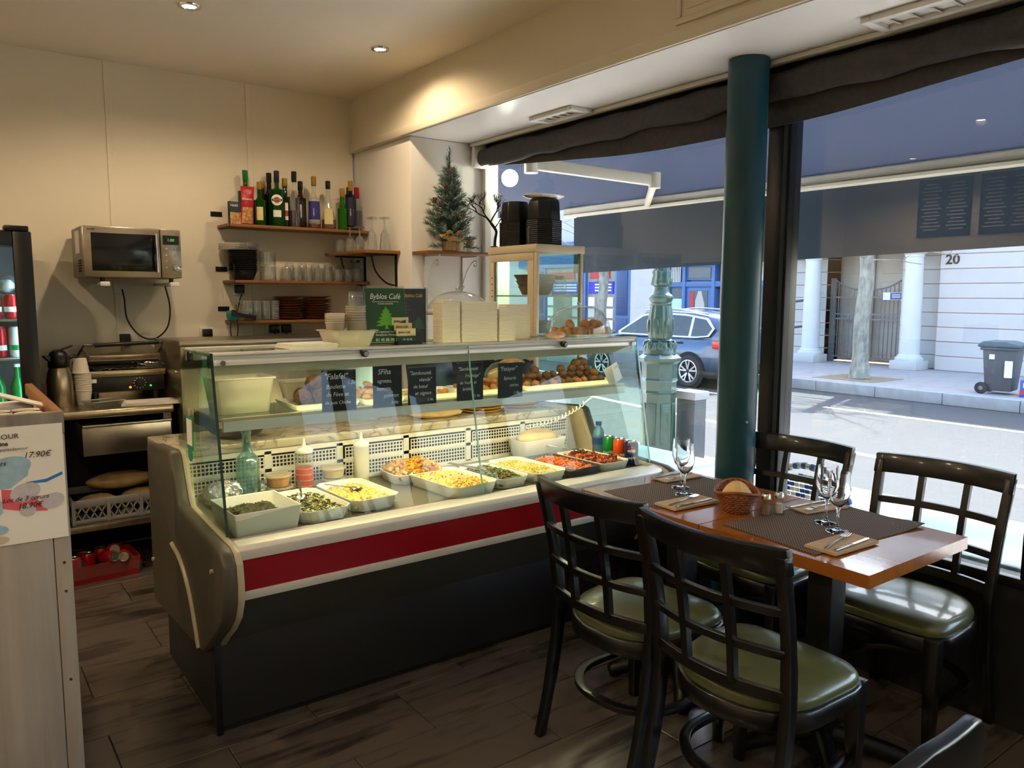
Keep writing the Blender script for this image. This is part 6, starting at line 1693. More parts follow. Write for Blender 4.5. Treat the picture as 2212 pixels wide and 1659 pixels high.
deli('lower round deli tub beside the red sauce bottle', 1.075, 3.02, ZD, 0.050, 0.042, 'fill_orange', 'round deli tubs')
deli('upper round deli tub of orange pickles beside the red sauce', 1.07, 3.015, ZD+0.047, 0.050, 0.045, 'fill_orange', 'round deli tubs')
deli('lower round deli tub beside the yellow sauce bottle', 1.315, 3.03, ZD, 0.050, 0.042, 'fill_yellow', 'round deli tubs')
deli('upper round deli tub of yellow dip beside the pale sauce', 1.31, 3.03, ZD+0.047, 0.050, 0.042, 'fill_yellow', 'round deli tubs')
rnd = random.Random(9)
tag(obj('foil_bundle', MB().blob((0, 0, 0.045), (0.085, 0.06, 0.05), 18, 10, 0.10, rnd=rnd), 'foil', None, (0.86, 3.03, ZD), smooth=0), 'crumpled foil bundle behind the deep square dish', 'foil')
o = tag(obj('foil_bundle', MB().blob((0, 0, 0.03), (0.05, 0.04, 0.035), 14, 8, 0.12, rnd=rnd), 'foil', None, (1.04, 3.075, ZD), smooth=0), 'small crumpled foil piece right of the water bottle', 'foil')
t = thing('bread_tub', 'cream rectangular tub heaped with wrapped flat bread', 'tub', (2.40, 3.03, ZD))
obj('body', octtray(0.27, 0.15, 0.10, 0.01, 0.003, 0.015), 'tray_white', t, bevel=0.002, seg=1)
tag(obj('flat_bread_pile', MB().blob((0, 0, 0.10), (0.12, 0.06, 0.045), 20, 10, 0.07, rnd=rnd), 'bread_pale', None, (2.40, 3.03, ZD), smooth=70), 'wrapped flat bread heaped in the cream tub', 'bread')
# -- cans and bottle at the right end
mt('can_orange', '#e0501a', 0.3, metal=0.2); mt('can_blue', '#16265a', 0.3, metal=0.3); mt('pepsi_red', '#c8202c', 0.4); mt('pet_blue', '#7fa6b8', 0.08, trans=0.6, ior=1.2, spec=0.8); mt('label_water', '#2a4a8a', 0.4)
t = thing('water_bottle', 'small blue plastic water bottle by the drink cans', 'bottle', (2.66, 2.86, ZD))
obj('body', MB().lathe([(0, 0), (0.028, 0), (0.031, 0.01), (0.029, 0.06), (0.031, 0.10), (0.026, 0.135), (0.013, 0.155), (0.013, 0.165)], 24), 'pet_blue', t, smooth=60)
obj('label', MB().lathe([(0.0305, 0.065), (0.0318, 0.10)], 24), 'label_water', t)
obj('cap', MB().lathe([(0.015, 0.16), (0.015, 0.178), (0, 0.178)], 16), 'label_water', t)
def soda(label, x, y, mat, word, wmat, size):
    t = can(label, x, y, ZD, mat, None, 0.033, 0.116)
    a = math.atan2(-y, -x); d2 = Vector((math.cos(a), math.sin(a), 0))
    text(word, size, wmat, t, (d2.x*0.0345, d2.y*0.0345, 0.035), (R(90), R(-8), a+R(90)), 'CENTER')
    return t, d2, a
soda('green lemonade can at the right end of the counter', 2.655, 2.775, 'can_green', 'Sprite', 'print_white', 0.024)
soda('orange soda can between the green and the blue can', 2.655, 2.70, 'can_orange', 'Fanta', 'print_white', 0.022)
t, d2, a = soda('dark blue cola can with round red and white emblem', 2.655, 2.622, 'can_blue', 'pepsi', 'print_white', 0.020)
em = obj('round_emblem', MB().lathe([(0, 0.001), (0.019, 0.001), (0.019, 0), (0, 0)], 28).xf(Matrix.Rotation(R(90), 4, 'X')), 'print_white', t, (d2.x*0.0335, d2.y*0.0335, 0.075), (0, 0, a+R(90)))
obj('emblem_red', MB().prism([(0.019*math.cos(q), 0.019*math.sin(q)) for q in [R(25)+R(150)*i/14 for i in range(15)]], 'y', -0.0025, -0.0005), 'pepsi_red', em)
obj('emblem_blue', MB().prism([(0.019*math.cos(q), 0.019*math.sin(q)) for q in [R(200)+R(130)*i/14 for i in range(15)]], 'y', -0.0025, -0.0005), 'sign_blue', em)

# -- upper glass shelf
Z2 = 1.075
def bucket(label, cx, cy_, w, d_, h, mat='plastic_milky', z=Z2):
    t = thing('plastic_bucket', label, 'tub', (cx, cy_, z))
    m = MB(); f = 0.016
    obj('body', octtray(w, d_, h, 0.012, 0.003, f), mat, t, bevel=0.002, seg=1)
    obj('rim', MB().tube([(-w/2, -d_/2, h), (w/2, -d_/2, h), (w/2, d_/2, h), (-w/2, d_/2, h)], 0.0045, 6, True), mat, t)
    obj('contents', MB().box(-w/2+f+0.004, -d_/2+f+0.004, 0.004, w/2-f-0.004, d_/2-f-0.004, 0.03), 'bulgur', t)
bucket('large milky plastic bucket at the left end of the inner shelf', 0.877, 2.855, 0.215, 0.16, 0.125)
bucket('smaller milky tub behind the falafel tray', 1.16, 2.965, 0.17, 0.09, 0.085)
for i, (x0, x1, lab) in enumerate(((1.04, 1.30, 'shallow white tray under the falafel balls'), (1.315, 1.50, 'shallow white tray under the folded meat pastries'), (1.51, 1.80, 'shallow white tray under the small half-moon pastries'), (1.81, 2.09, 'shallow white tray under the browned pastry rolls'), (2.10, 2.655, 'long shallow white tray under the dark kibbeh'))):
    tray(lab, (x0+x1)/2, 2.84, x1-x0, 0.23, 0.022, 0, cham=0.008, name='shallow_tray', z=Z2)
fb = []
for k in range(3):
    r2 = random.Random(50+k); q = mesh(MB().blob((0, 0, 0), (0.036, 0.034, 0.031), 16, 12, 0.05, rnd=r2), 'falafel', smooth=70); q.materials.append(MATS['falafel']); fb.append(q)
for i, (x, y, z) in enumerate(((1.105, 2.82, .037), (1.17, 2.80, .037), (1.23, 2.83, .037), (1.13, 2.885, .037), (1.20, 2.89, .037), (1.155, 2.835, .088))):
    tag(obj('falafel_ball', fb[i % 3], None, None, (x, y, Z2+z), (i, 0, i*2)), 'brown falafel ball, %s' % ['front left of the pile', 'front middle of the pile', 'beside the first chalk sign', 'back left of the pile', 'back right of the pile', 'on top of the pile'][i], 'falafel', 'falafel balls on the inner shelf')
def tri(mat, seed):
    r2 = random.Random(seed)
    m = MB().add([(0.028, 0, 0), (-0.016, 0.026, 0), (-0.016, -0.026, 0), (0.022, 0, 0.018), (-0.012, 0.02, 0.02), (-0.012, -0.02, 0.02)], [(0, 2, 1), (3, 4, 5), (0, 1, 4, 3), (1, 2, 5, 4), (2, 0, 3, 5)])
    q = mesh(m, 'pastry', bevel=0.008, seg=3, smooth=70); q.materials.append(MATS[mat]); return q
def half_moon(mat):
    m = MB().add(*(lambda q: (q.v, q.f))(MB().prism([(0.032*math.cos(a), 0.026*math.sin(a)) for a in [math.pi*i/10 for i in range(11)]], 'z', 0, 0.016)))
    q = mesh(m, 'pastry', bevel=0.006, seg=2, smooth=70); q.materials.append(MATS[mat]); return q
def lump(mat, seed, r=(0.026, 0.021, 0.020), jit=0.08):
    q = mesh(MB().blob((0, 0, 0), r, 12, 9, jit, rnd=random.Random(seed)), 'lump', smooth=70); q.materials.append(MATS[mat]); return q
def pile(name, label, cat, group, meshes, spots, x0, x1, y0, y1, nlev, seed, zb, dz, step):
    r2 = random.Random(seed); n = 0
    for L in range(nlev):
        xs = x0+L*step*0.4
        while xs < x1-L*step*0.4:
            for y in ((y0+0.02*L, (y0+y1)/2, y1-0.02*L) if L < nlev-1 else ((y0+y1)/2,)):
                tag(obj(name, r2.choice(meshes), None, None, (xs+r2.uniform(-.006, .006), y+r2.uniform(-.008, .008), zb+L*dz), (r2.uniform(-.25, .25), r2.uniform(-.25, .25), r2.uniform(0, 6.28))), label, cat, group)
                n += 1
            xs += step
    return n
pile('meat_pastry', 'folded pale meat pastry in the pile behind the second sign', 'pastry', 'folded meat pastries', [tri('pastry_pale', 1), lump('pastry_pale', 3, (.026, .022, .015))], None, 1.345, 1.48, 2.79, 2.90, 3, 3, Z2+0.014, 0.022, 0.045)
pile('half_moon_pastry', 'small half-moon cheese pastry behind the middle signs', 'pastry', 'half-moon pastries', [half_moon('pastry_pale'), half_moon('cookie')], None, 1.54, 1.78, 2.78, 2.88, 1, 4, Z2+0.008, 0.018, 0.055)
pile('pastry_roll', 'browned pastry roll on the tray left of the last sign', 'pastry', 'browned pastry rolls', [lump('pastry_brown', 5, (.034, .017, .016)), half_moon('pastry_brown')], None, 1.85, 2.06, 2.78, 2.89, 2, 5, Z2+0.018, 0.024, 0.055)
pile('kibbeh', 'dark brown kibbeh croquette in the long pile at the right', 'kibbeh', 'kibbeh croquettes', [lump('kibbeh', 7), lump('kibbeh', 8, (.030, .020, .019)), lump('pastry_brown', 9, (.032, .018, .017))], None, 2.13, 2.62, 2.77, 2.91, 2, 6, Z2+0.022, 0.028, 0.05)
r2 = random.Random(3)
kib_me = lump('kibbeh', 17)
for i, (x, y, z) in enumerate(((2.24, 2.85, .078), (2.39, 2.84, .080), (2.46, 2.84, .078), (2.50, 2.83, .078), (2.545, 2.84, .080), (2.48, 2.835, .105), (2.525, 2.84, .108))):
    tag(obj('kibbeh', kib_me, None, None, (x, y, Z2+z-0.004), (r2.uniform(0, 3), 0, r2.uniform(0, 6))), 'dark kibbeh croquette on top of the pile, %s from the left' % ORD[i], 'kibbeh', 'kibbeh croquettes')
t = thing('paper_slip', 'small white paper card taped inside the right end of the shelf', 'card', (2.60, 2.70, Z2+0.05))
obj('card', MB().cbox((0, 0, 0), (0.09, 0.002, 0.085), (R(-8), R(-22), 0)), 'paper_white', t)
obj('tape', MB().cbox((0.02, -0.002, 0.035), (0.03, 0.001, 0.012), (R(-8), R(-22), 0)), 'plastic_milky', t)
# -- chalk price signs hung on the shelf rail
mt('slate', '#15161a', 0.55, var=(8, 0.2))
def sign(label, x0, x1, z0, z1, lines, tilt):
    w, h = x1-x0, z1-z0
    t = thing('price_sign', label, 'sign', ((x0+x1)/2, 2.676, z0), R(tilt))
    obj('slate', MB().box(-w/2, -0.0015, 0, w/2, 0.0015, h), 'slate', t, bevel=0.001, seg=1)
    obj('clip', MB().box(-0.01, 0.001, 0.0, 0.01, 0.010, 0.012), 'steel_dark', t)
    for (s, sz, xx, zz, sh_) in lines:
        text(s, sz, 'chalk', t, (-w/2+xx*w, -0.0024, zz*h), shear=sh_, sx=0.92, name='chalk_writing', ext=0.0002)
sign('first black chalk sign, for falafel, tall', 1.122, 1.252, 1.072, 1.224, [('"Falafel"', 0.030, 0.06, 0.78, 0.3), ('1.5e', 0.020, 0.72, 0.64, 0.5), ('Boulette', 0.023, 0.12, 0.55, 0.15), ('de F\u00e8ve et', 0.022, 0.12, 0.36, 0.15), ('de pois Chiche', 0.0175, 0.08, 0.17, 0.15)], -6)
sign('second black chalk sign, for lamb sfiha', 1.326, 1.446, 1.070, 1.242, [('SFiha', 0.028, 0.16, 0.74, 0.2), ('agneau,', 0.022, 0.14, 0.55, 0.2), ('tomate,', 0.021, 0.12, 0.38, 0.2), ('poivron', 0.021, 0.36, 0.22, 0.2), ('1.4e', 0.020, 0.6, 0.06, 0.2)], -4)
sign('third black chalk sign, for beef sambousek', 1.476, 1.600, 1.068, 1.216, [('"Sambousek', 0.021, 0.05, 0.80, 0.25), ('viande"', 0.021, 0.38, 0.62, 0.2), ('de b\u0153uf', 0.020, 0.18, 0.44, 0.2), ('et oignon', 0.020, 0.24, 0.26, 0.2), ('1.4e', 0.018, 0.66, 0.08, 0.2)], -4)
sign('fourth black chalk sign, for cheese sambousek, behind the glass seam', 1.702, 1.828, 1.066, 1.222, [('"Sambousek', 0.021, 0.04, 0.80, 0.25), ('Fromage"', 0.020, 0.30, 0.62, 0.2), ('de Vache et', 0.018, 0.10, 0.44, 0.2), ('brebis', 0.020, 0.2, 0.27, 0.2), ('1.4e', 0.018, 0.64, 0.08, 0.2)], -3)
sign('fifth black chalk sign, for spinach fatayer', 1.908, 2.034, 1.062, 1.212, [('"Fatayer"', 0.026, 0.06, 0.78, 0.25), ('Epinards', 0.020, 0.22, 0.52, 0.2), ('citron.', 0.020, 0.46, 0.32, 0.2), ('1.4e', 0.019, 0.62, 0.10, 0.2)], -3)
# -- marble ledge
ZM = 0.913
t = thing('dark_bowl', 'dark metal bowl on the left of the marble ledge', 'bowl', (0.98, 3.24, ZM))
obj('shell', MB().lathe([(0, 0), (0.06, 0), (0.10, 0.02), (0.125, 0.055), (0.120, 0.055), (0.095, 0.024), (0, 0.008)], 32), 'steel_dark', t, smooth=60)
obj('rim', MB().lathe([(0.124, 0.053), (0.129, 0.056), (0.124, 0.059), (0.119, 0.056)], 32), 'steel', t)
mt('plate_yellow', '#d8a83a', 0.35)
yp = M_(MB().lathe([(0, 0), (0.06, 0), (0.105, 0.012), (0.107, 0.016), (0.10, 0.015), (0.055, 0.005), (0, 0.005)], 32), 'plate_yellow', smooth=60)
for i in range(3):
    tag(obj('yellow_plate', yp, None, None, (2.20, 3.24, ZM+i*0.014)), 'yellow plate, %s of three stacked on the marble ledge' % ('bottom', 'middle', 'top')[i], 'plate', 'yellow plates on the marble')
for i in range(2):
    tag(obj('yellow_plate', yp, None, None, (2.46, 3.28, ZM+i*0.014)), 'yellow plate, %s of the pair at the right of the ledge' % ('lower', 'upper')[i], 'plate', 'yellow plates on the marble')
tag(obj('wrapped_flat_bread', MB().blob((0, 0, 0.018), (0.14, 0.075, 0.020), 22, 8, 0.07, rnd=rnd), 'bread_pale', None, (1.93, 3.22, ZM), smooth=60), 'pale flat bread in clear film on the marble ledge', 'bread')
t = thing('cash_screen', 'black till screen standing on the marble ledge behind the signs', 'screen', (1.98, 3.36, ZM), R(12))
obj('screen', MB().cbox((0, 0, 0.20), (0.30, 0.02, 0.16), (R(-10), 0, 0)), 'black_plastic', t, bevel=0.006)
obj('stand', MB().cbox((0, 0.03, 0.06), (0.05, 0.03, 0.13), (R(-10), 0, 0)), 'black_plastic', t)
obj('foot', MB().box(-0.09, -0.06, 0, 0.09, 0.08, 0.012), 'black_plastic', t, bevel=0.004)
obj('blue_light', MB().cbox((0.08, -0.014, 0.26), (0.006, 0.002, 0.03)), mt('blue_led', '#2030ff', 0.4, emit=('#3040ff', 2)), t)
t = thing('black_basket', 'black wicker basket behind the kibbeh pile', 'basket', (2.44, 3.30, ZM+0.035))
obj('woven_side', MB().lathe([(0, 0.0), (0.07, 0.0), (0.085, 0.10), (0.11, 0.20), (0.105, 0.20), (0.08, 0.10), (0.06, 0.01)], 28), 'black_matte', t, smooth=30)
obj('rim', MB().tube([(0.11*math.cos(a), 0.11*math.sin(a), 0.20+0.004*math.sin(a*9)) for a in [2*math.pi*i/36 for i in range(36)]], 0.006, 6, True), 'black_matte', t)
obj('bread_inside', MB().blob((0, 0, 0.19), (0.08, 0.06, 0.03), 14, 8, 0.1, rnd=rnd), 'pastry_pale', t, smooth=60)
t = thing('bread_bag', 'clear bag of round breads behind the last signs', 'bag', (2.13, 2.975, Z2))
obj('film', MB().blob((0, 0, 0.055), (0.085, 0.04, 0.055), 18, 10, 0.08, rnd=rnd), 'plastic_clear', t, smooth=50)
obj('bread', MB().blob((0, 0, 0.045), (0.07, 0.03, 0.04), 16, 8, 0.05, rnd=rnd), 'bread_pale', t, smooth=60)
# sticker on the left end glass
t = thing('hanging_tag', 'small green and white leaflet stuck on the left end glass', 'leaflet', (0.722, 2.93, 1.0))
obj('card', MB().box(-0.003, -0.045, -0.06, -0.001, 0.045, 0.06), mt('leaf_green', '#2e8a62', 0.5), t)
obj('white_panel', MB().box(-0.004, -0.034, -0.045, -0.003, 0.034, 0.05), 'paper_white', t)
obj('round_sticker', MB().cyl((-0.004, 0.0, -0.075), (-0.002, 0.0, -0.075), 0.030, n=24), 'leaf_green', t)
obj('suction_hook', MB().cyl((-0.004, 0.0, 0.075), (0.0, 0.0, 0.075), 0.014, n=20), 'plastic_milky', t)

# ================================================================ on top of the counter
Z3 = ZT+0.007
t = thing('napkin_pile', 'small pile of cream paper napkins on the counter top', 'napkins', (1.125, 2.83, Z3), R(3))
for i in range(4):
    obj('napkin', MB().cbox((0.004*i, 0, 0.003+i*0.0045), (0.19, 0.14, 0.004), (0, 0, 0.02*i)), 'paper_white', t, bevel=0.0015, seg=1)
t = thing('cup_tub', 'translucent square tub holding plastic cups on the counter top', 'tub', (1.295, 2.83, Z3), R(4))
obj('body', octtray(0.185, 0.15, 0.062, 0.014, 0.003, 0.018), 'plastic_milky', t, bevel=0.002, seg=1)
obj('rim', MB().tube([(-.092, -.075, .062), (.092, -.075, .062), (.092, .075, .062), (-.092, .075, .062)], 0.003, 6, True), 'plastic_milky', t)
clearcup = M_(MB().lathe([(0, 0), (0.028, 0), (0.037, 0.085), (0.0395, 0.087), (0.0395, 0.09), (0.036, 0.088)], 24), 'plastic_milky', smooth=50)
clearcup2 = M_(MB().lathe([(0.0395, 0), (0.0395, 0.003), (0.036, 0.005), (0.028, 0.09), (0.026, 0.092), (0, 0.092)], 24), 'plastic_clear', smooth=50)
for i in range(7):
    tag(obj('plastic_cup', clearcup, None, None, (1.335, 2.835, Z3+0.006+i*0.010)), 'milky plastic cup in the tall stack inside the tub', 'cup', 'tall stack of plastic cups')
for i in range(3):
    tag(obj('plastic_cup', clearcup2, None, None, (1.337, 2.835, Z3+0.10+i*0.010)), 'upturned clear plastic cup crowning the tall cup stack', 'cup', 'upturned cups on the tall stack')
for i in range(5):
    tag(obj('plastic_cup', clearcup, None, None, (1.245, 2.83, Z3+0.006+i*0.008), None), 'milky plastic cup in the short stack inside the tub', 'cup', 'short stack of plastic cups')
# leaflets
mt('leaflet_green', '#1f4a26', 0.4); mt('cedar_green', '#5aa22a', 0.5); mt('menu_black', '#12140f', 0.35)
def cedar(parent, mat, cx, z0, s, yy):
    poly = [(-.06, 0), (.06, 0), (.035, .03), (.03, .10), (.15, .07), (.30, .08), (.16, .15), (.28, .18), (.12, .24), (.22, .28), (.10, .33), (.16, .38), (.07, .42), (.10, .47), (.03, .52), (.0, .60)]
    p2 = poly+[(-x, z) for x, z in reversed(poly[2:-1])]
    obj('cedar_emblem', MB().prism([(cx+x*s, z0+z*s) for x, z in p2], 'y', yy-0.0006, yy), mat, parent)
t = thing('leaflet_stand', 'green cafe leaflet with cedar tree in a clear stand', 'leaflet', (1.455, 2.80, Z3), R(-8))
lean = R(-9)
ls = obj('leaflet', MB().box(-0.082, -0.001, 0, 0.082, 0.001, 0.225), 'leaflet_green', t, (0, 0, 0.003), (lean, 0, 0))
text('Byblos Caf\u00e9', 0.031, 'print_white', ls, (0, -0.0018, 0.182), align='CENTER', shear=0.25, sx=0.86)
obj('rule', MB().box(-0.055, -0.0016, 0.170, 0.055, -0.001, 0.1715), 'print_white', ls)
text('CUISINE LIBANAISE', 0.0075, 'print_white', ls, (0, -0.0018, 0.160), align='CENTER')
cedar(ls, 'cedar_green', 0.0, 0.062, 0.155, -0.001)
text('Nous organisons vos Buffets,', 0.0105, 'print_white', ls, (0, -0.0018, 0.047), align='CENTER')
text('R\u00e9ceptions, Mariages...', 0.0105, 'print_white', ls, (0, -0.0018, 0.035), align='CENTER')
text('01 45 88 88 31', 0.016, 'print_white', ls, (0, -0.0018, 0.013), align='CENTER')
obj('rule', MB().box(-0.07, -0.0016, 0.008, 0.07, -0.001, 0.009), 'print_white', ls)
obj('clear_back', MB().box(-0.086, 0.002, 0, 0.086, 0.004, 0.235), 'plastic_clear', t, (0, 0, 0.003), (lean, 0, 0))
obj('clear_foot', MB().box(-0.084, -0.01, 0, 0.084, 0.06, 0.003), 'plastic_clear', t)
t = thing('menu_stand', 'black printed menu in a clear upright holder', 'menu', (1.600, 2.86, Z3), R(-4))
ms = obj('menu_card', MB().box(-0.085, -0.001, 0, 0.062, 0.001, 0.225), 'menu_black', t)
text('Byblos Caf\u00e9', 0.020, 'plate_yellow', ms, (0.005, -0.0018, 0.190), align='CENTER', shear=0.25, sx=0.85)
for k in range(7):
    obj('menu_line', MB().box(-0.07, -0.0016, 0.165-k*0.014, -0.02+0.006*(k % 3), -0.001, 0.168-k*0.014), 'bin_grey', ms)
cedar(ms, 'leaflet_green', 0.028, 0.05, 0.11, -0.001)
obj('holder', MB().box(-0.088, 0.003, 0, 0.066, 0.006, 0.232), 'plastic_clear', t)
obj('holder_edge', MB().box(0.063, -0.012, 0, 0.067, 0.02, 0.232), 'plastic_clear', t)
t = thing('card_rack', 'stepped rack of cream business cards before the menu', 'card rack', (1.535, 2.775, Z3), R(-4))
obj('foot', MB().box(-0.055, -0.02, 0, 0.05, 0.05, 0.012), 'black_plastic', t)
for i in range(4):
    o = obj('business_card', MB().box(-0.046, 0.04-i*0.012, 0.035+(3-i)*0.022, 0.038-(3-i)*0.006, 0.0415-i*0.012, 0.065+(3-i)*0.022), 'label_cream', t, loc=(-0.005+0.004*(3-i)*-1, 0, 0))
    text('Byblos Caf\u00e9', 0.013, 'bin_grey', o, (-0.04, 0.04-i*0.012-0.0012, 0.046+(3-i)*0.022), shear=0.3, sx=0.85)
obj('green_card', MB().box(-0.046, 0.000, 0.012, 0.032, 0.0015, 0.034), 'leaflet_green', t)
text('01 45 88', 0.011, 'print_white', t, (-0.024, -0.001, 0.018))
# stacked takeaway boxes
def stack(label, x0, x1, h, d_, n, yc):
    w = x1-x0
    t = thing('takeaway_boxes', label, 'boxes', ((x0+x1)/2, yc, Z3))
    dz = h/n
    me = mesh(MB().box(-w/2, -d_/2, 0, w/2, d_/2, dz*0.97), 'box_layer', bevel=min(0.0012, dz*0.2), seg=1); me.materials.append(MATS['box_cream'])
    for i in range(n):
        obj('box_layer', me, None, t, (0.0008*math.sin(i*1.9), 0, i*dz))
mt('box_cream', '#f0e6d0', 0.45)
stack('tallest stack of cream takeaway boxes, next to the menu holder', 1.705, 1.792, 0.180, 0.08, 24, 2.83)
stack('widest stack of cream takeaway boxes, second in the row', 1.800, 1.985, 0.172, 0.08, 24, 2.83)
stack('narrow low stack of cream takeaway boxes, third in the row', 1.993, 2.075, 0.140, 0.07, 20, 2.82)
stack('right-hand stack of cream takeaway boxes beside the pastry dome', 2.090, 2.225, 0.158, 0.07, 22, 2.90)
# pastry platter with dome
t = thing('pastry_platter', 'oval glass platter under a clear dome on the counter top', 'platter', (2.51, 2.85, Z3))
obj('platter', MB().lathe([(0, 0), (0.19, 0), (0.235, 0.012), (0.24, 0.018), (0.23, 0.017), (0.185, 0.005), (0, 0.005)], 40, sx=1.0, sy=0.55), 'plastic_clear', t, smooth=60)
dmo = obj('dome', MB().lathe([(0.185*math.cos(a)**0.75 if a < 1.55 else 0, 0.016+0.135*math.sin(a)) for a in [i*math.pi/2/12 for i in range(13)]], 40, sx=1.0, sy=0.6), 'plastic_clear', t, smooth=80)
obj('knob', MB().blob((0, 0, 0.162), 0.010, 12, 8), 'chrome', dmo)
ck = [lump('cookie', 60+k, (0.026, 0.026, 0.021), 0.03) for k in range(3)]
n = 0
for i, (x, y, z) in enumerate([(-0.15+0.048*k, -0.045+0.012*(k % 2), 0.026) for k in range(7)]+[(-0.13+0.05*k, 0.02, 0.026) for k in range(6)]+[(-0.075, -0.02, 0.062), (0.03, -0.01, 0.060), (0.075, -0.015, 0.060), (0.115, -0.01, 0.058)]):
    lab = 'golden pastry ball, %s along the front of the domed platter' % ORD[i] if i < 7 else ('golden pastry ball, %s along the back of the domed platter' % ORD[i-7] if i < 13 else 'golden pastry ball on top of the platter heap, %s from the left' % ORD[i-13])
    tag(obj('pastry_ball', ck[i % 3], None, None, (2.51+x, 2.85+y, Z3+z), (i, i*2, 0)), lab, 'pastry', 'pastry balls under the dome')
tag(obj('napkin_pink', MB().blob((0, 0, 0.018), (0.055, 0.035, 0.016), 14, 8, 0.12, rnd=rnd), mt('paper_pink', '#d8a890', 0.8, var=(40, 0.2)), None, (2.30, 2.775, Z3), smooth=60), 'pinkish wrapped pastry at the left end of the platter', 'pastry')
# ================================================================ dining tables and chairs
mt('mat_brown', '#54463c', 0.75)
def weave_material():
    m = MATS['mat_brown']; nt = m.node_tree; b = nt.nodes['Principled BSDF']
    tc = nt.nodes.new('ShaderNodeTexCoord')
    ck = nt.nodes.new('ShaderNodeTexChecker'); ck.inputs['Scale'].default_value = 190
    ck.inputs['Color1'].default_value = lin('#3a3029'); ck.inputs['Color2'].default_value = lin('#7a6a5e')
    nt.links.new(tc.outputs['Object'], ck.inputs['Vector'])
    nt.links.new(ck.outputs[0], b.inputs['Base Color'])
    bp = nt.nodes.new('ShaderNodeBump'); bp.inputs['Strength'].default_value = 0.6; bp.inputs['Distance'].default_value = 0.002
    nt.links.new(ck.outputs[1], bp.inputs['Height']); nt.links.new(bp.outputs[0], b.inputs['Normal'])
weave_material()
mt('wicker', '#8a4c22', 0.5, var=(40, 0.3)); mt('salt', '#d8d0c4', 0.8); mt('pepper', '#8a7060', 0.8)
def dining_table(label, x0, y0, x1, y1, px_, py_):
    t = thing('dining_table', label, 'table', (px_, py_, 0))
    w = (x1-x0)/4
    for i in range(4):
        obj('top_board', MB().box(x0-px_+i*w, y0-py_, 0.712, x0-px_+(i+1)*w, y1-py_, 0.75), 'table_wood', t)
    for k in (x0, x1-0.012):
        pass
    obj('column', MB().box(-0.042, -0.042, 0.03, 0.042, 0.042, 0.70), 'black_metal', t, bevel=0.004)
    obj('head_plate', MB().box(-0.15, -0.15, 0.695, 0.15, 0.15, 0.712), 'black_metal', t)
    for a in range(4):
        q = MB().tube(smoothpath([(0, 0, 0.10), (0.10, 0, 0.075), (0.22, 0, 0.04), (0.27, 0, 0.018)], 4), [0.03]*4*3+[0.02], 8)
        obj('foot', q, 'black_metal', t, rot=(0, 0, R(45+90*a)), smooth=70)
    return t
dining_table('honey-brown wooden table half nearest the camera', 1.985, 1.060, 2.567, 1.6425, 2.235, 1.33)
dining_table('honey-brown wooden table half nearest the display counter', 1.985, 1.6475, 2.567, 2.225, 2.26, 1.95)

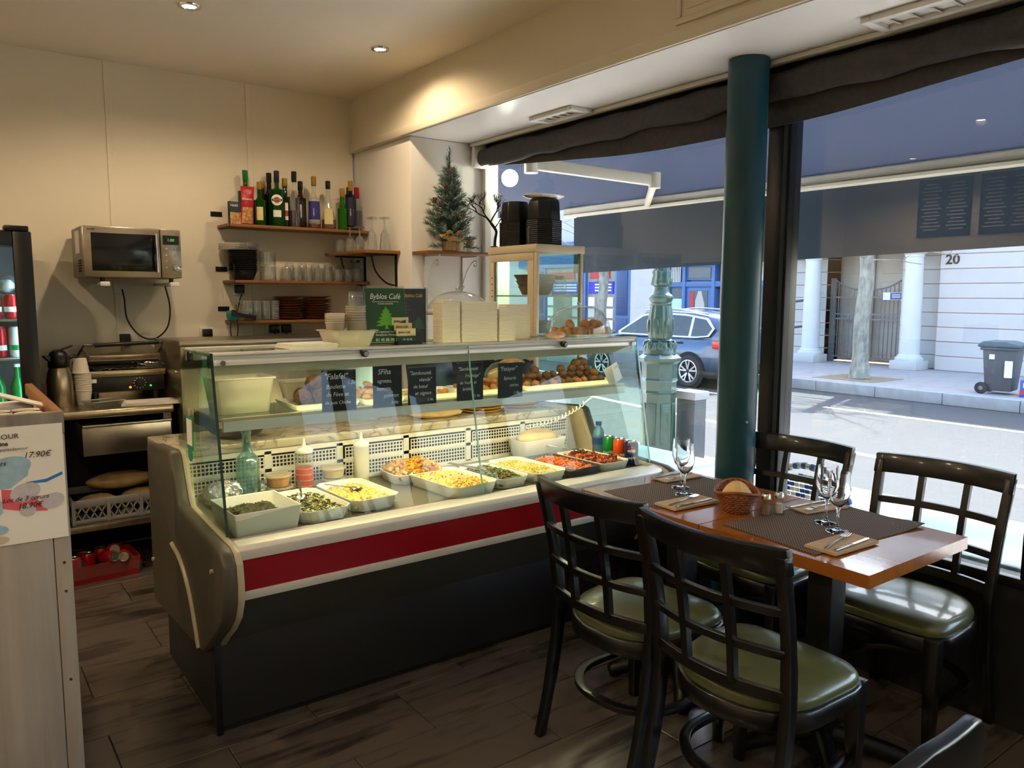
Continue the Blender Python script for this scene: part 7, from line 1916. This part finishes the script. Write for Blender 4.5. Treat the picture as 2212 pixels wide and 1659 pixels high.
def make_chair(label, loc, rz):
    t = thing('dining_chair', label, 'chair', loc, rz, 'lattice-back chairs at the table')
    W = 'chair_wood'
    def bow(y): return -0.05*(1-(y/0.225)**2)
    def post(z):   # x of the back line
        return -0.19-0.075*max(0, (z-0.46)/0.44)**1.5
    for s in (-1, 1):
        pts = smoothpath([(-0.275, s*0.205, 0.0), (-0.215, s*0.207, 0.25), (-0.19, s*0.208, 0.46), (-0.212, s*0.214, 0.66), (-0.265, s*0.222, 0.885)], 5)
        m = MB(); n = len(pts)
        vs = []
        for i, p in enumerate(pts):
            dx, dy = (0.019 if 0.2 < p.z < 0.6 else 0.016), 0.0145
            vs += [(p.x-dx, p.y-dy, p.z), (p.x+dx, p.y-dy, p.z), (p.x+dx, p.y+dy, p.z), (p.x-dx, p.y+dy, p.z)]
        fs = [(0, 3, 2, 1), tuple(range(4*n-4, 4*n))]
        for i in range(n-1):
            for j in range(4): fs.append((4*i+j, 4*i+(j+1) % 4, 4*i+4+(j+1) % 4, 4*i+4+j))
        obj('rear_leg', m.add(vs, fs), W, t, bevel=0.003)
        obj('front_leg', MB().add([(0.165, s*0.178, 0), (0.195, s*0.178, 0), (0.195, s*0.206, 0), (0.165, s*0.206, 0), (0.150, s*0.165, 0.43), (0.200, s*0.165, 0.43), (0.200, s*0.212, 0.43), (0.150, s*0.212, 0.43)], [(0, 3, 2, 1), (4, 5, 6, 7), (0, 1, 5, 4), (1, 2, 6, 5), (2, 3, 7, 6), (3, 0, 4, 7)]), W, t, bevel=0.004)
    def rail(z0, z1, th, ny=12):
        vs = []
        for i in range(ny+1):
            y = -0.208+0.416*i/ny
            for (z, o) in ((z0, -th/2), (z0, th/2), (z1, th/2), (z1, -th/2)):
                vs.append((post(z)+bow(y)+o, y*(1+0.06*(z-0.46)/0.44), z))
        fs = [(0, 1, 2, 3), tuple(range(4*ny+3, 4*ny-1, -1))]
        for i in range(ny):
            for j in range(4): fs.append((4*i+j, 4*i+4+j, 4*i+4+(j+1) % 4, 4*i+(j+1) % 4))
        return MB().add(vs, fs)
    tr_ = MB()
    vs = []
    ny = 18
    for i in range(ny+1):
        y = -0.236+0.472*i/ny
        for (z, o) in ((0.835, -0.012), (0.835, 0.012), (0.905, 0.013), (0.905, -0.013)):
            vs.append((post(z)+bow(y)+o, y, z))
    fs = [(0, 1, 2, 3), tuple(range(4*ny+3, 4*ny-1, -1))]
    for i in range(ny):
        for j in range(4): fs.append((4*i+j, 4*i+4+j, 4*i+4+(j+1) % 4, 4*i+(j+1) % 4))
    obj('top_rail', tr_.add(vs, fs), W, t, bevel=0.003)
    for z0, z1 in ((0.722, 0.746), (0.607, 0.631), (0.485, 0.52)):
        obj('cross_rail', rail(z0, z1, 0.018), W, t, bevel=0.002, seg=1)
    for y in (-0.075, 0.075):
        vs = []
        zs = [0.505, 0.6, 0.7, 0.78, 0.85]
        for z in zs:
            yy = y*(1+0.06*(z-0.46)/0.44)
            for dx, dy in ((-0.010, -0.011), (0.010, -0.011), (0.010, 0.011), (-0.010, 0.011)):
                vs.append((post(z)+bow(y)+dx, yy+dy, z))
        fs = [(0, 3, 2, 1), tuple(range(16, 20))]
        for i in range(4):
            for j in range(4): fs.append((4*i+j, 4*i+(j+1) % 4, 4*i+4+(j+1) % 4, 4*i+4+j))
        obj('slat', MB().add(vs, fs), W, t)
    # D-shaped seat: ring and cushion
    def outline(a, k=1.0):
        c, s = math.cos(a), math.sin(a)
        e = 0.33 if c > 0 else 0.72
        x = (0.205 if c > 0 else 0.215)*math.copysign(abs(c)**(0.35 if c > 0 else 0.8), c)
        y = 0.222*math.copysign(abs(s)**(0.42 if c > 0 else 0.85), s)*(1.0 if c > 0 else 0.97)
        return x*k, y*k
    N = 40
    prof = [(1.0, 0.375), (1.02, 0.38), (1.02, 0.428), (1.0, 0.432), (0.90, 0.432), (0.90, 0.376)]
    vs = []
    for i in range(N):
        a = 2*math.pi*i/N
        for k, z in prof:
            x, y = outline(a, k); vs.append((x-0.005, y, z))
    np_ = len(prof)
    fs = [(i*np_+j, ((i+1) % N)*np_+j, ((i+1) % N)*np_+(j+1) % np_, i*np_+(j+1) % np_) for i in range(N) for j in range(np_)]
    obj('seat_frame', MB().add(vs, fs), W, t, smooth=50)
    prof = [(0.97, 0.430), (0.985, 0.440), (0.975, 0.455), (0.93, 0.468), (0.80, 0.476), (0.55, 0.481), (0.25, 0.483)]
    vs = []
    for k, z in prof:
        for i in range(N):
            x, y = outline(2*math.pi*i/N, k); vs.append((x-0.003, y, z+0.0012*math.sin(i*2.7)*(k > 0.95)))
    c0 = len(vs); vs.append((-0.003, 0, 0.484))
    fs = [(r_*N+i, r_*N+(i+1) % N, (r_+1)*N+(i+1) % N, (r_+1)*N+i) for r_ in range(len(prof)-1) for i in range(N)]
    fs += [((len(prof)-1)*N+i, (len(prof)-1)*N+(i+1) % N, c0) for i in range(N)]
    obj('seat_cushion', MB().add(vs, fs), 'seat_green', t, smooth=80)
    # bentwood stretcher
    pts = smoothpath([(0.175, 0.185, 0.195), (0.05, 0.195, 0.195), (-0.09, 0.185, 0.195), (-0.18, 0.11, 0.195), (-0.205, 0, 0.195), (-0.18, -0.11, 0.195), (-0.09, -0.185, 0.195), (0.05, -0.195, 0.195), (0.175, -0.185, 0.195)], 5)
    vs = []
    for i, p in enumerate(pts):
        d_ = (pts[min(i+1, len(pts)-1)]-pts[max(i-1, 0)]).normalized(); nn = Vector((-d_.y, d_.x, 0))
        for o_, z_ in ((-0.016, -0.010), (0.016, -0.010), (0.016, 0.010), (-0.016, 0.010)):
            vs.append(p+nn*o_+Vector((0, 0, z_)))
    n = len(pts)
    fs = [(0, 3, 2, 1), tuple(range(4*n-4, 4*n))]+[(4*i+j, 4*i+(j+1) % 4, 4*i+4+(j+1) % 4, 4*i+4+j) for i in range(n-1) for j in range(4)]
    obj('stretcher', MB().add(vs, fs), W, t, bevel=0.003)
    return t
ch = make_chair('black lattice-back chair with green seat beside the display counter, back to us', (1.865, 1.775, 0), R(2))
dup(ch, (1.845, 1.285, 0), R(1), 'black lattice-back chair with green seat in the foreground, back to us')
dup(ch, (2.625, 1.865, 0), R(181), 'black lattice-back chair by the window, next to the teal pillar')
dup(ch, (2.635, 1.29, 0), R(182), 'black lattice-back chair by the window at the right edge')
# part of another chair at the bottom right corner: bent solid back
c2 = thing('bentwood_chair', 'dark chair with broad curved back cropped at the bottom right', 'chair', (1.075, 0.51, 0))
def _yb(x): return -0.022*(1-(x/0.24)**2)
vs = []; n = 22
for i in range(n+1):
    x = -0.235+0.47*i/n
    e = max(0, (abs(x)-0.165)/0.07)
    zt = 0.872-0.045*e*e-0.02*abs(x)/0.235
    zb = 0.735-0.02*(1-(x/0.235)**2)
    for z, o_ in ((zb, -0.012), (zb, 0.012), (zt, 0.013), (zt, -0.013)):
        vs.append((x, _yb(x)+o_-0.05*(z-0.7), z))
fs = [(0, 1, 2, 3), tuple(range(4*n+3, 4*n-1, -1))]+[(4*i+j, 4*i+4+j, 4*i+4+(j+1) % 4, 4*i+(j+1) % 4) for i in range(n) for j in range(4)]
obj('back_rest', MB().add(vs, fs), 'chair_wood', c2, bevel=0.007, seg=3)
for s in (-1, 1):
    obj('rear_leg', MB().tube(smoothpath([(s*0.20, -0.03, 0), (s*0.205, 0.03, 0.45), (s*0.218, 0.005, 0.70), (s*0.222, -0.005, 0.82)], 5), 0.016, 10), 'chair_wood', c2, smooth=70)
    obj('front_leg', MB().cyl((s*0.18, 0.42, 0), (s*0.18, 0.41, 0.44), 0.015, 0.019, 12), 'chair_wood', c2)
obj('seat', MB().lathe([(0, 0.44), (0.2, 0.44), (0.215, 0.455), (0.2, 0.475), (0, 0.48)], 32, (0, 0.22, 0)), 'seat_green', c2, smooth=70)

# ---- place settings
def lie(name, label, cat, mb, mat, loc, rz=0.0, group=None, **k):
    return tag(obj(name, mb, mat, None, loc, (0, 0, rz), **k), label, cat, group)
TZ = 0.7505
lie('placemat', 'brown woven placemat on the far half of the table', 'placemat', MB().grid(lambda u, v: (-0.255+0.51*u, -0.15+0.30*v, 0.0008), 24, 14), 'mat_brown', (2.275, 1.985, TZ), R(-4), 'woven placemats', thick=0.0025)
lie('placemat', 'brown woven placemat on the near half of the table, corner curling up', 'placemat', MB().grid(lambda u, v: (-0.275+0.55*u, -0.18+0.36*v, 0.0008+0.03*max(0, u-0.75)**1.3*max(0, 0.35-v)*6), 24, 14), 'mat_brown', (2.305, 1.395, TZ), R(-5), 'woven placemats', thick=0.0025)
def napkin_set(label, nlab, cx, cy_, rz, w=0.22, d_=0.105):
    n_ = thing('paper_napkin', 'folded kraft paper napkin %s' % label, 'napkin', (cx, cy_, TZ+0.0035), rz, 'kraft napkins')
    for i in range(3):
        obj('fold', MB().cbox((0.0025*i, 0.002*i, 0.0012+i*0.0022), (w, d_, 0.0018), (0, 0, 0.012*i)), 'paper_kraft', n_)
    z = 0.0085
    m = Matrix.Translation((cx, cy_, TZ+0.0035)) @ Matrix.Rotation(rz, 4, 'Z')
    # knife
    k_ = thing('table_knife', 'steel table knife on the napkin %s' % label, 'knife', m @ Vector((0.01, -0.028, z)), rz+R(4), 'table knives')
    obj('blade', MB().prism([(-0.005, -0.006), (0.085, -0.006), (0.098, 0.002), (0.085, 0.007), (-0.005, 0.004)], 'z', 0, 0.0015), 'spoon_steel', k_)
    obj('handle', MB().bar((-0.10, -0.001, 0.002), (-0.004, -0.001, 0.0015), 0.010, 0.004), 'spoon_steel', k_, bevel=0.0015)
    f_ = thing('table_fork', 'steel table fork on the napkin %s' % label, 'fork', m @ Vector((0.0, 0.015, z)), rz+R(14), 'table forks')
    obj('handle', MB().bar((-0.10, 0, 0.001), (0.03, 0, 0.004), 0.007, 0.0022), 'spoon_steel', f_, bevel=0.0008)
    obj('neck', MB().grid(lambda u, v: (0.028+0.024*u, (v-0.5)*(0.007+0.015*min(1, u*1.6)), 0.004+0.002*math.sin(math.pi*u)), 6, 4), 'spoon_steel', f_, thick=0.0012)
    for j in range(4):
        obj('tine', MB().tube([(0.05, -0.009+0.006*j, 0.004), (0.075, -0.0085+0.0057*j, 0.003), (0.092, -0.008+0.0053*j, 0.005)], 0.0012, 5), 'spoon_steel', f_)
napkin_set('at the far place on the chair side', 1, 2.145, 1.835, R(-4))
napkin_set('at the near place on the chair side', 2, 2.160, 1.243, R(-3))
napkin_set('at the far place on the window side', 3, 2.42, 2.13, R(176), 0.20, 0.09)
napkin_set('at the near place on the window side', 4, 2.475, 1.525, R(168), 0.20, 0.10)
mt('wine_glass_mat', '#ffffff', 0.0, trans=1.0, ior=1.45)
thin_glass('stem_glass', '#f7faf9', 2.2)
wg = MB().lathe([(0.0, 0.006), (0.010, 0.006), (0.033, 0.002), (0.035, 0.0), (0.0, 0.0)], 32)
foot_me = M_(MB().lathe([(0.0, 0.0), (0.035, 0.0), (0.035, 0.002), (0.012, 0.006), (0.0045, 0.012), (0.0038, 0.03), (0.0042, 0.068), (0.008, 0.078), (0.0, 0.084)], 32), 'wine_glass_mat', smooth=60)
bowl_me2 = M_(MB().lathe([(0.0, 0.078), (0.012, 0.082), (0.026, 0.098), (0.035, 0.125), (0.0355, 0.15), (0.0315, 0.192), (0.0305, 0.192), (0.034, 0.15), (0.0335, 0.125), (0.0245, 0.10), (0.011, 0.086), (0, 0.083)], 36), 'wine_glass_mat', smooth=60)
for x, y, lab in ((2.238, 1.928, 'clear wine glass on the far placemat, in front'), (2.309, 2.009, 'clear wine glass on the far placemat, behind its twin'), (2.277, 1.329, 'clear wine glass on the near placemat, in front'), (2.335, 1.405, 'clear wine glass on the near placemat, behind its twin')):
    t = thing('wine_glass', lab, 'glass', (x, y, TZ+0.0035), group='wine glasses on the table')
    obj('stem', foot_me, None, t); obj('bowl', bowl_me2, None, t)
# bread basket
t = thing('bread_basket', 'oval brown wicker basket on the table', 'basket', (2.245, 1.695, TZ), R(40))
m = MB()
NB = 44
for L in range(11):
    u = L/10
    pts = []
    for i in range(NB):
        a = 2*math.pi*i/NB
        rx, ry = 0.078+0.030*u, 0.045+0.028*u
        w = 0.0028*(1 if (i+L) % 2 else -1)
        z = 0.004+0.052*u+0.022*u*abs(math.cos(a))**2
        pts.append(((rx+w)*math.cos(a), (ry+w)*math.sin(a), z))
    m.tube(pts, 0.0032, 5, True)
tag(obj('weave', m, 'wicker', t, smooth=60), kind='stuff')
for i in range(0, NB, 2):
    a = 2*math.pi*i/NB
    obj('stake', MB().tube([((0.078+0.030*u)*math.cos(a), (0.045+0.028*u)*math.sin(a), 0.003+0.055*u+0.022*u*abs(math.cos(a))**2) for u in (0, .5, 1)], 0.0024, 5), 'wicker', t)
obj('base', MB().lathe([(0, 0.002), (0.078, 0.002), (0.078, 0.006), (0, 0.006)], 28, sx=1.0, sy=0.58), 'wicker', t)
rimp = [((0.110)*math.cos(a), 0.075*math.sin(a), 0.060+0.022*abs(math.cos(a))**2) for a in [2*math.pi*i/NB for i in range(NB)]]
obj('rim', MB().tube(rimp, 0.0055, 6, True), 'wicker', t, smooth=60)
def _br(u, v):
    a = 2*math.pi*u; r_ = v
    return (0.082*r_*math.cos(a), 0.052*r_*math.sin(a), 0.098-0.045*r_**2.2+0.003*math.sin(9*a+3*v)*v)
tag(obj('flat_bread', MB().grid(_br, 32, 8), 'bread_pale', None, (2.245, 1.695, TZ), (0, 0, R(40)), smooth=70), 'folded flat bread wrapped in clear film in the wicker basket', 'bread')
for i, (x, y, fillm, lab) in enumerate(((2.247, 1.575, 'pepper', 'left glass shaker with chrome cap beside the basket'), (2.300, 1.560, 'salt', 'right glass shaker with chrome cap beside the basket'))):
    t = thing('shaker', lab, 'shaker', (x, y, TZ), group='salt and pepper shakers')
    obj('glass', MB().lathe([(0, 0), (0.021, 0), (0.022, 0.006), (0.016, 0.030), (0.0145, 0.062)], 10), 'stem_glass', t, smooth=30)
    obj('filling', MB().lathe([(0, 0.008), (0.0125, 0.008), (0.0125, 0.040), (0, 0.041)], 16), fillm, t)
    obj('cap', MB().lathe([(0.0155, 0.060), (0.0155, 0.072), (0.011, 0.079), (0, 0.080)], 20), 'chrome', t, smooth=50)
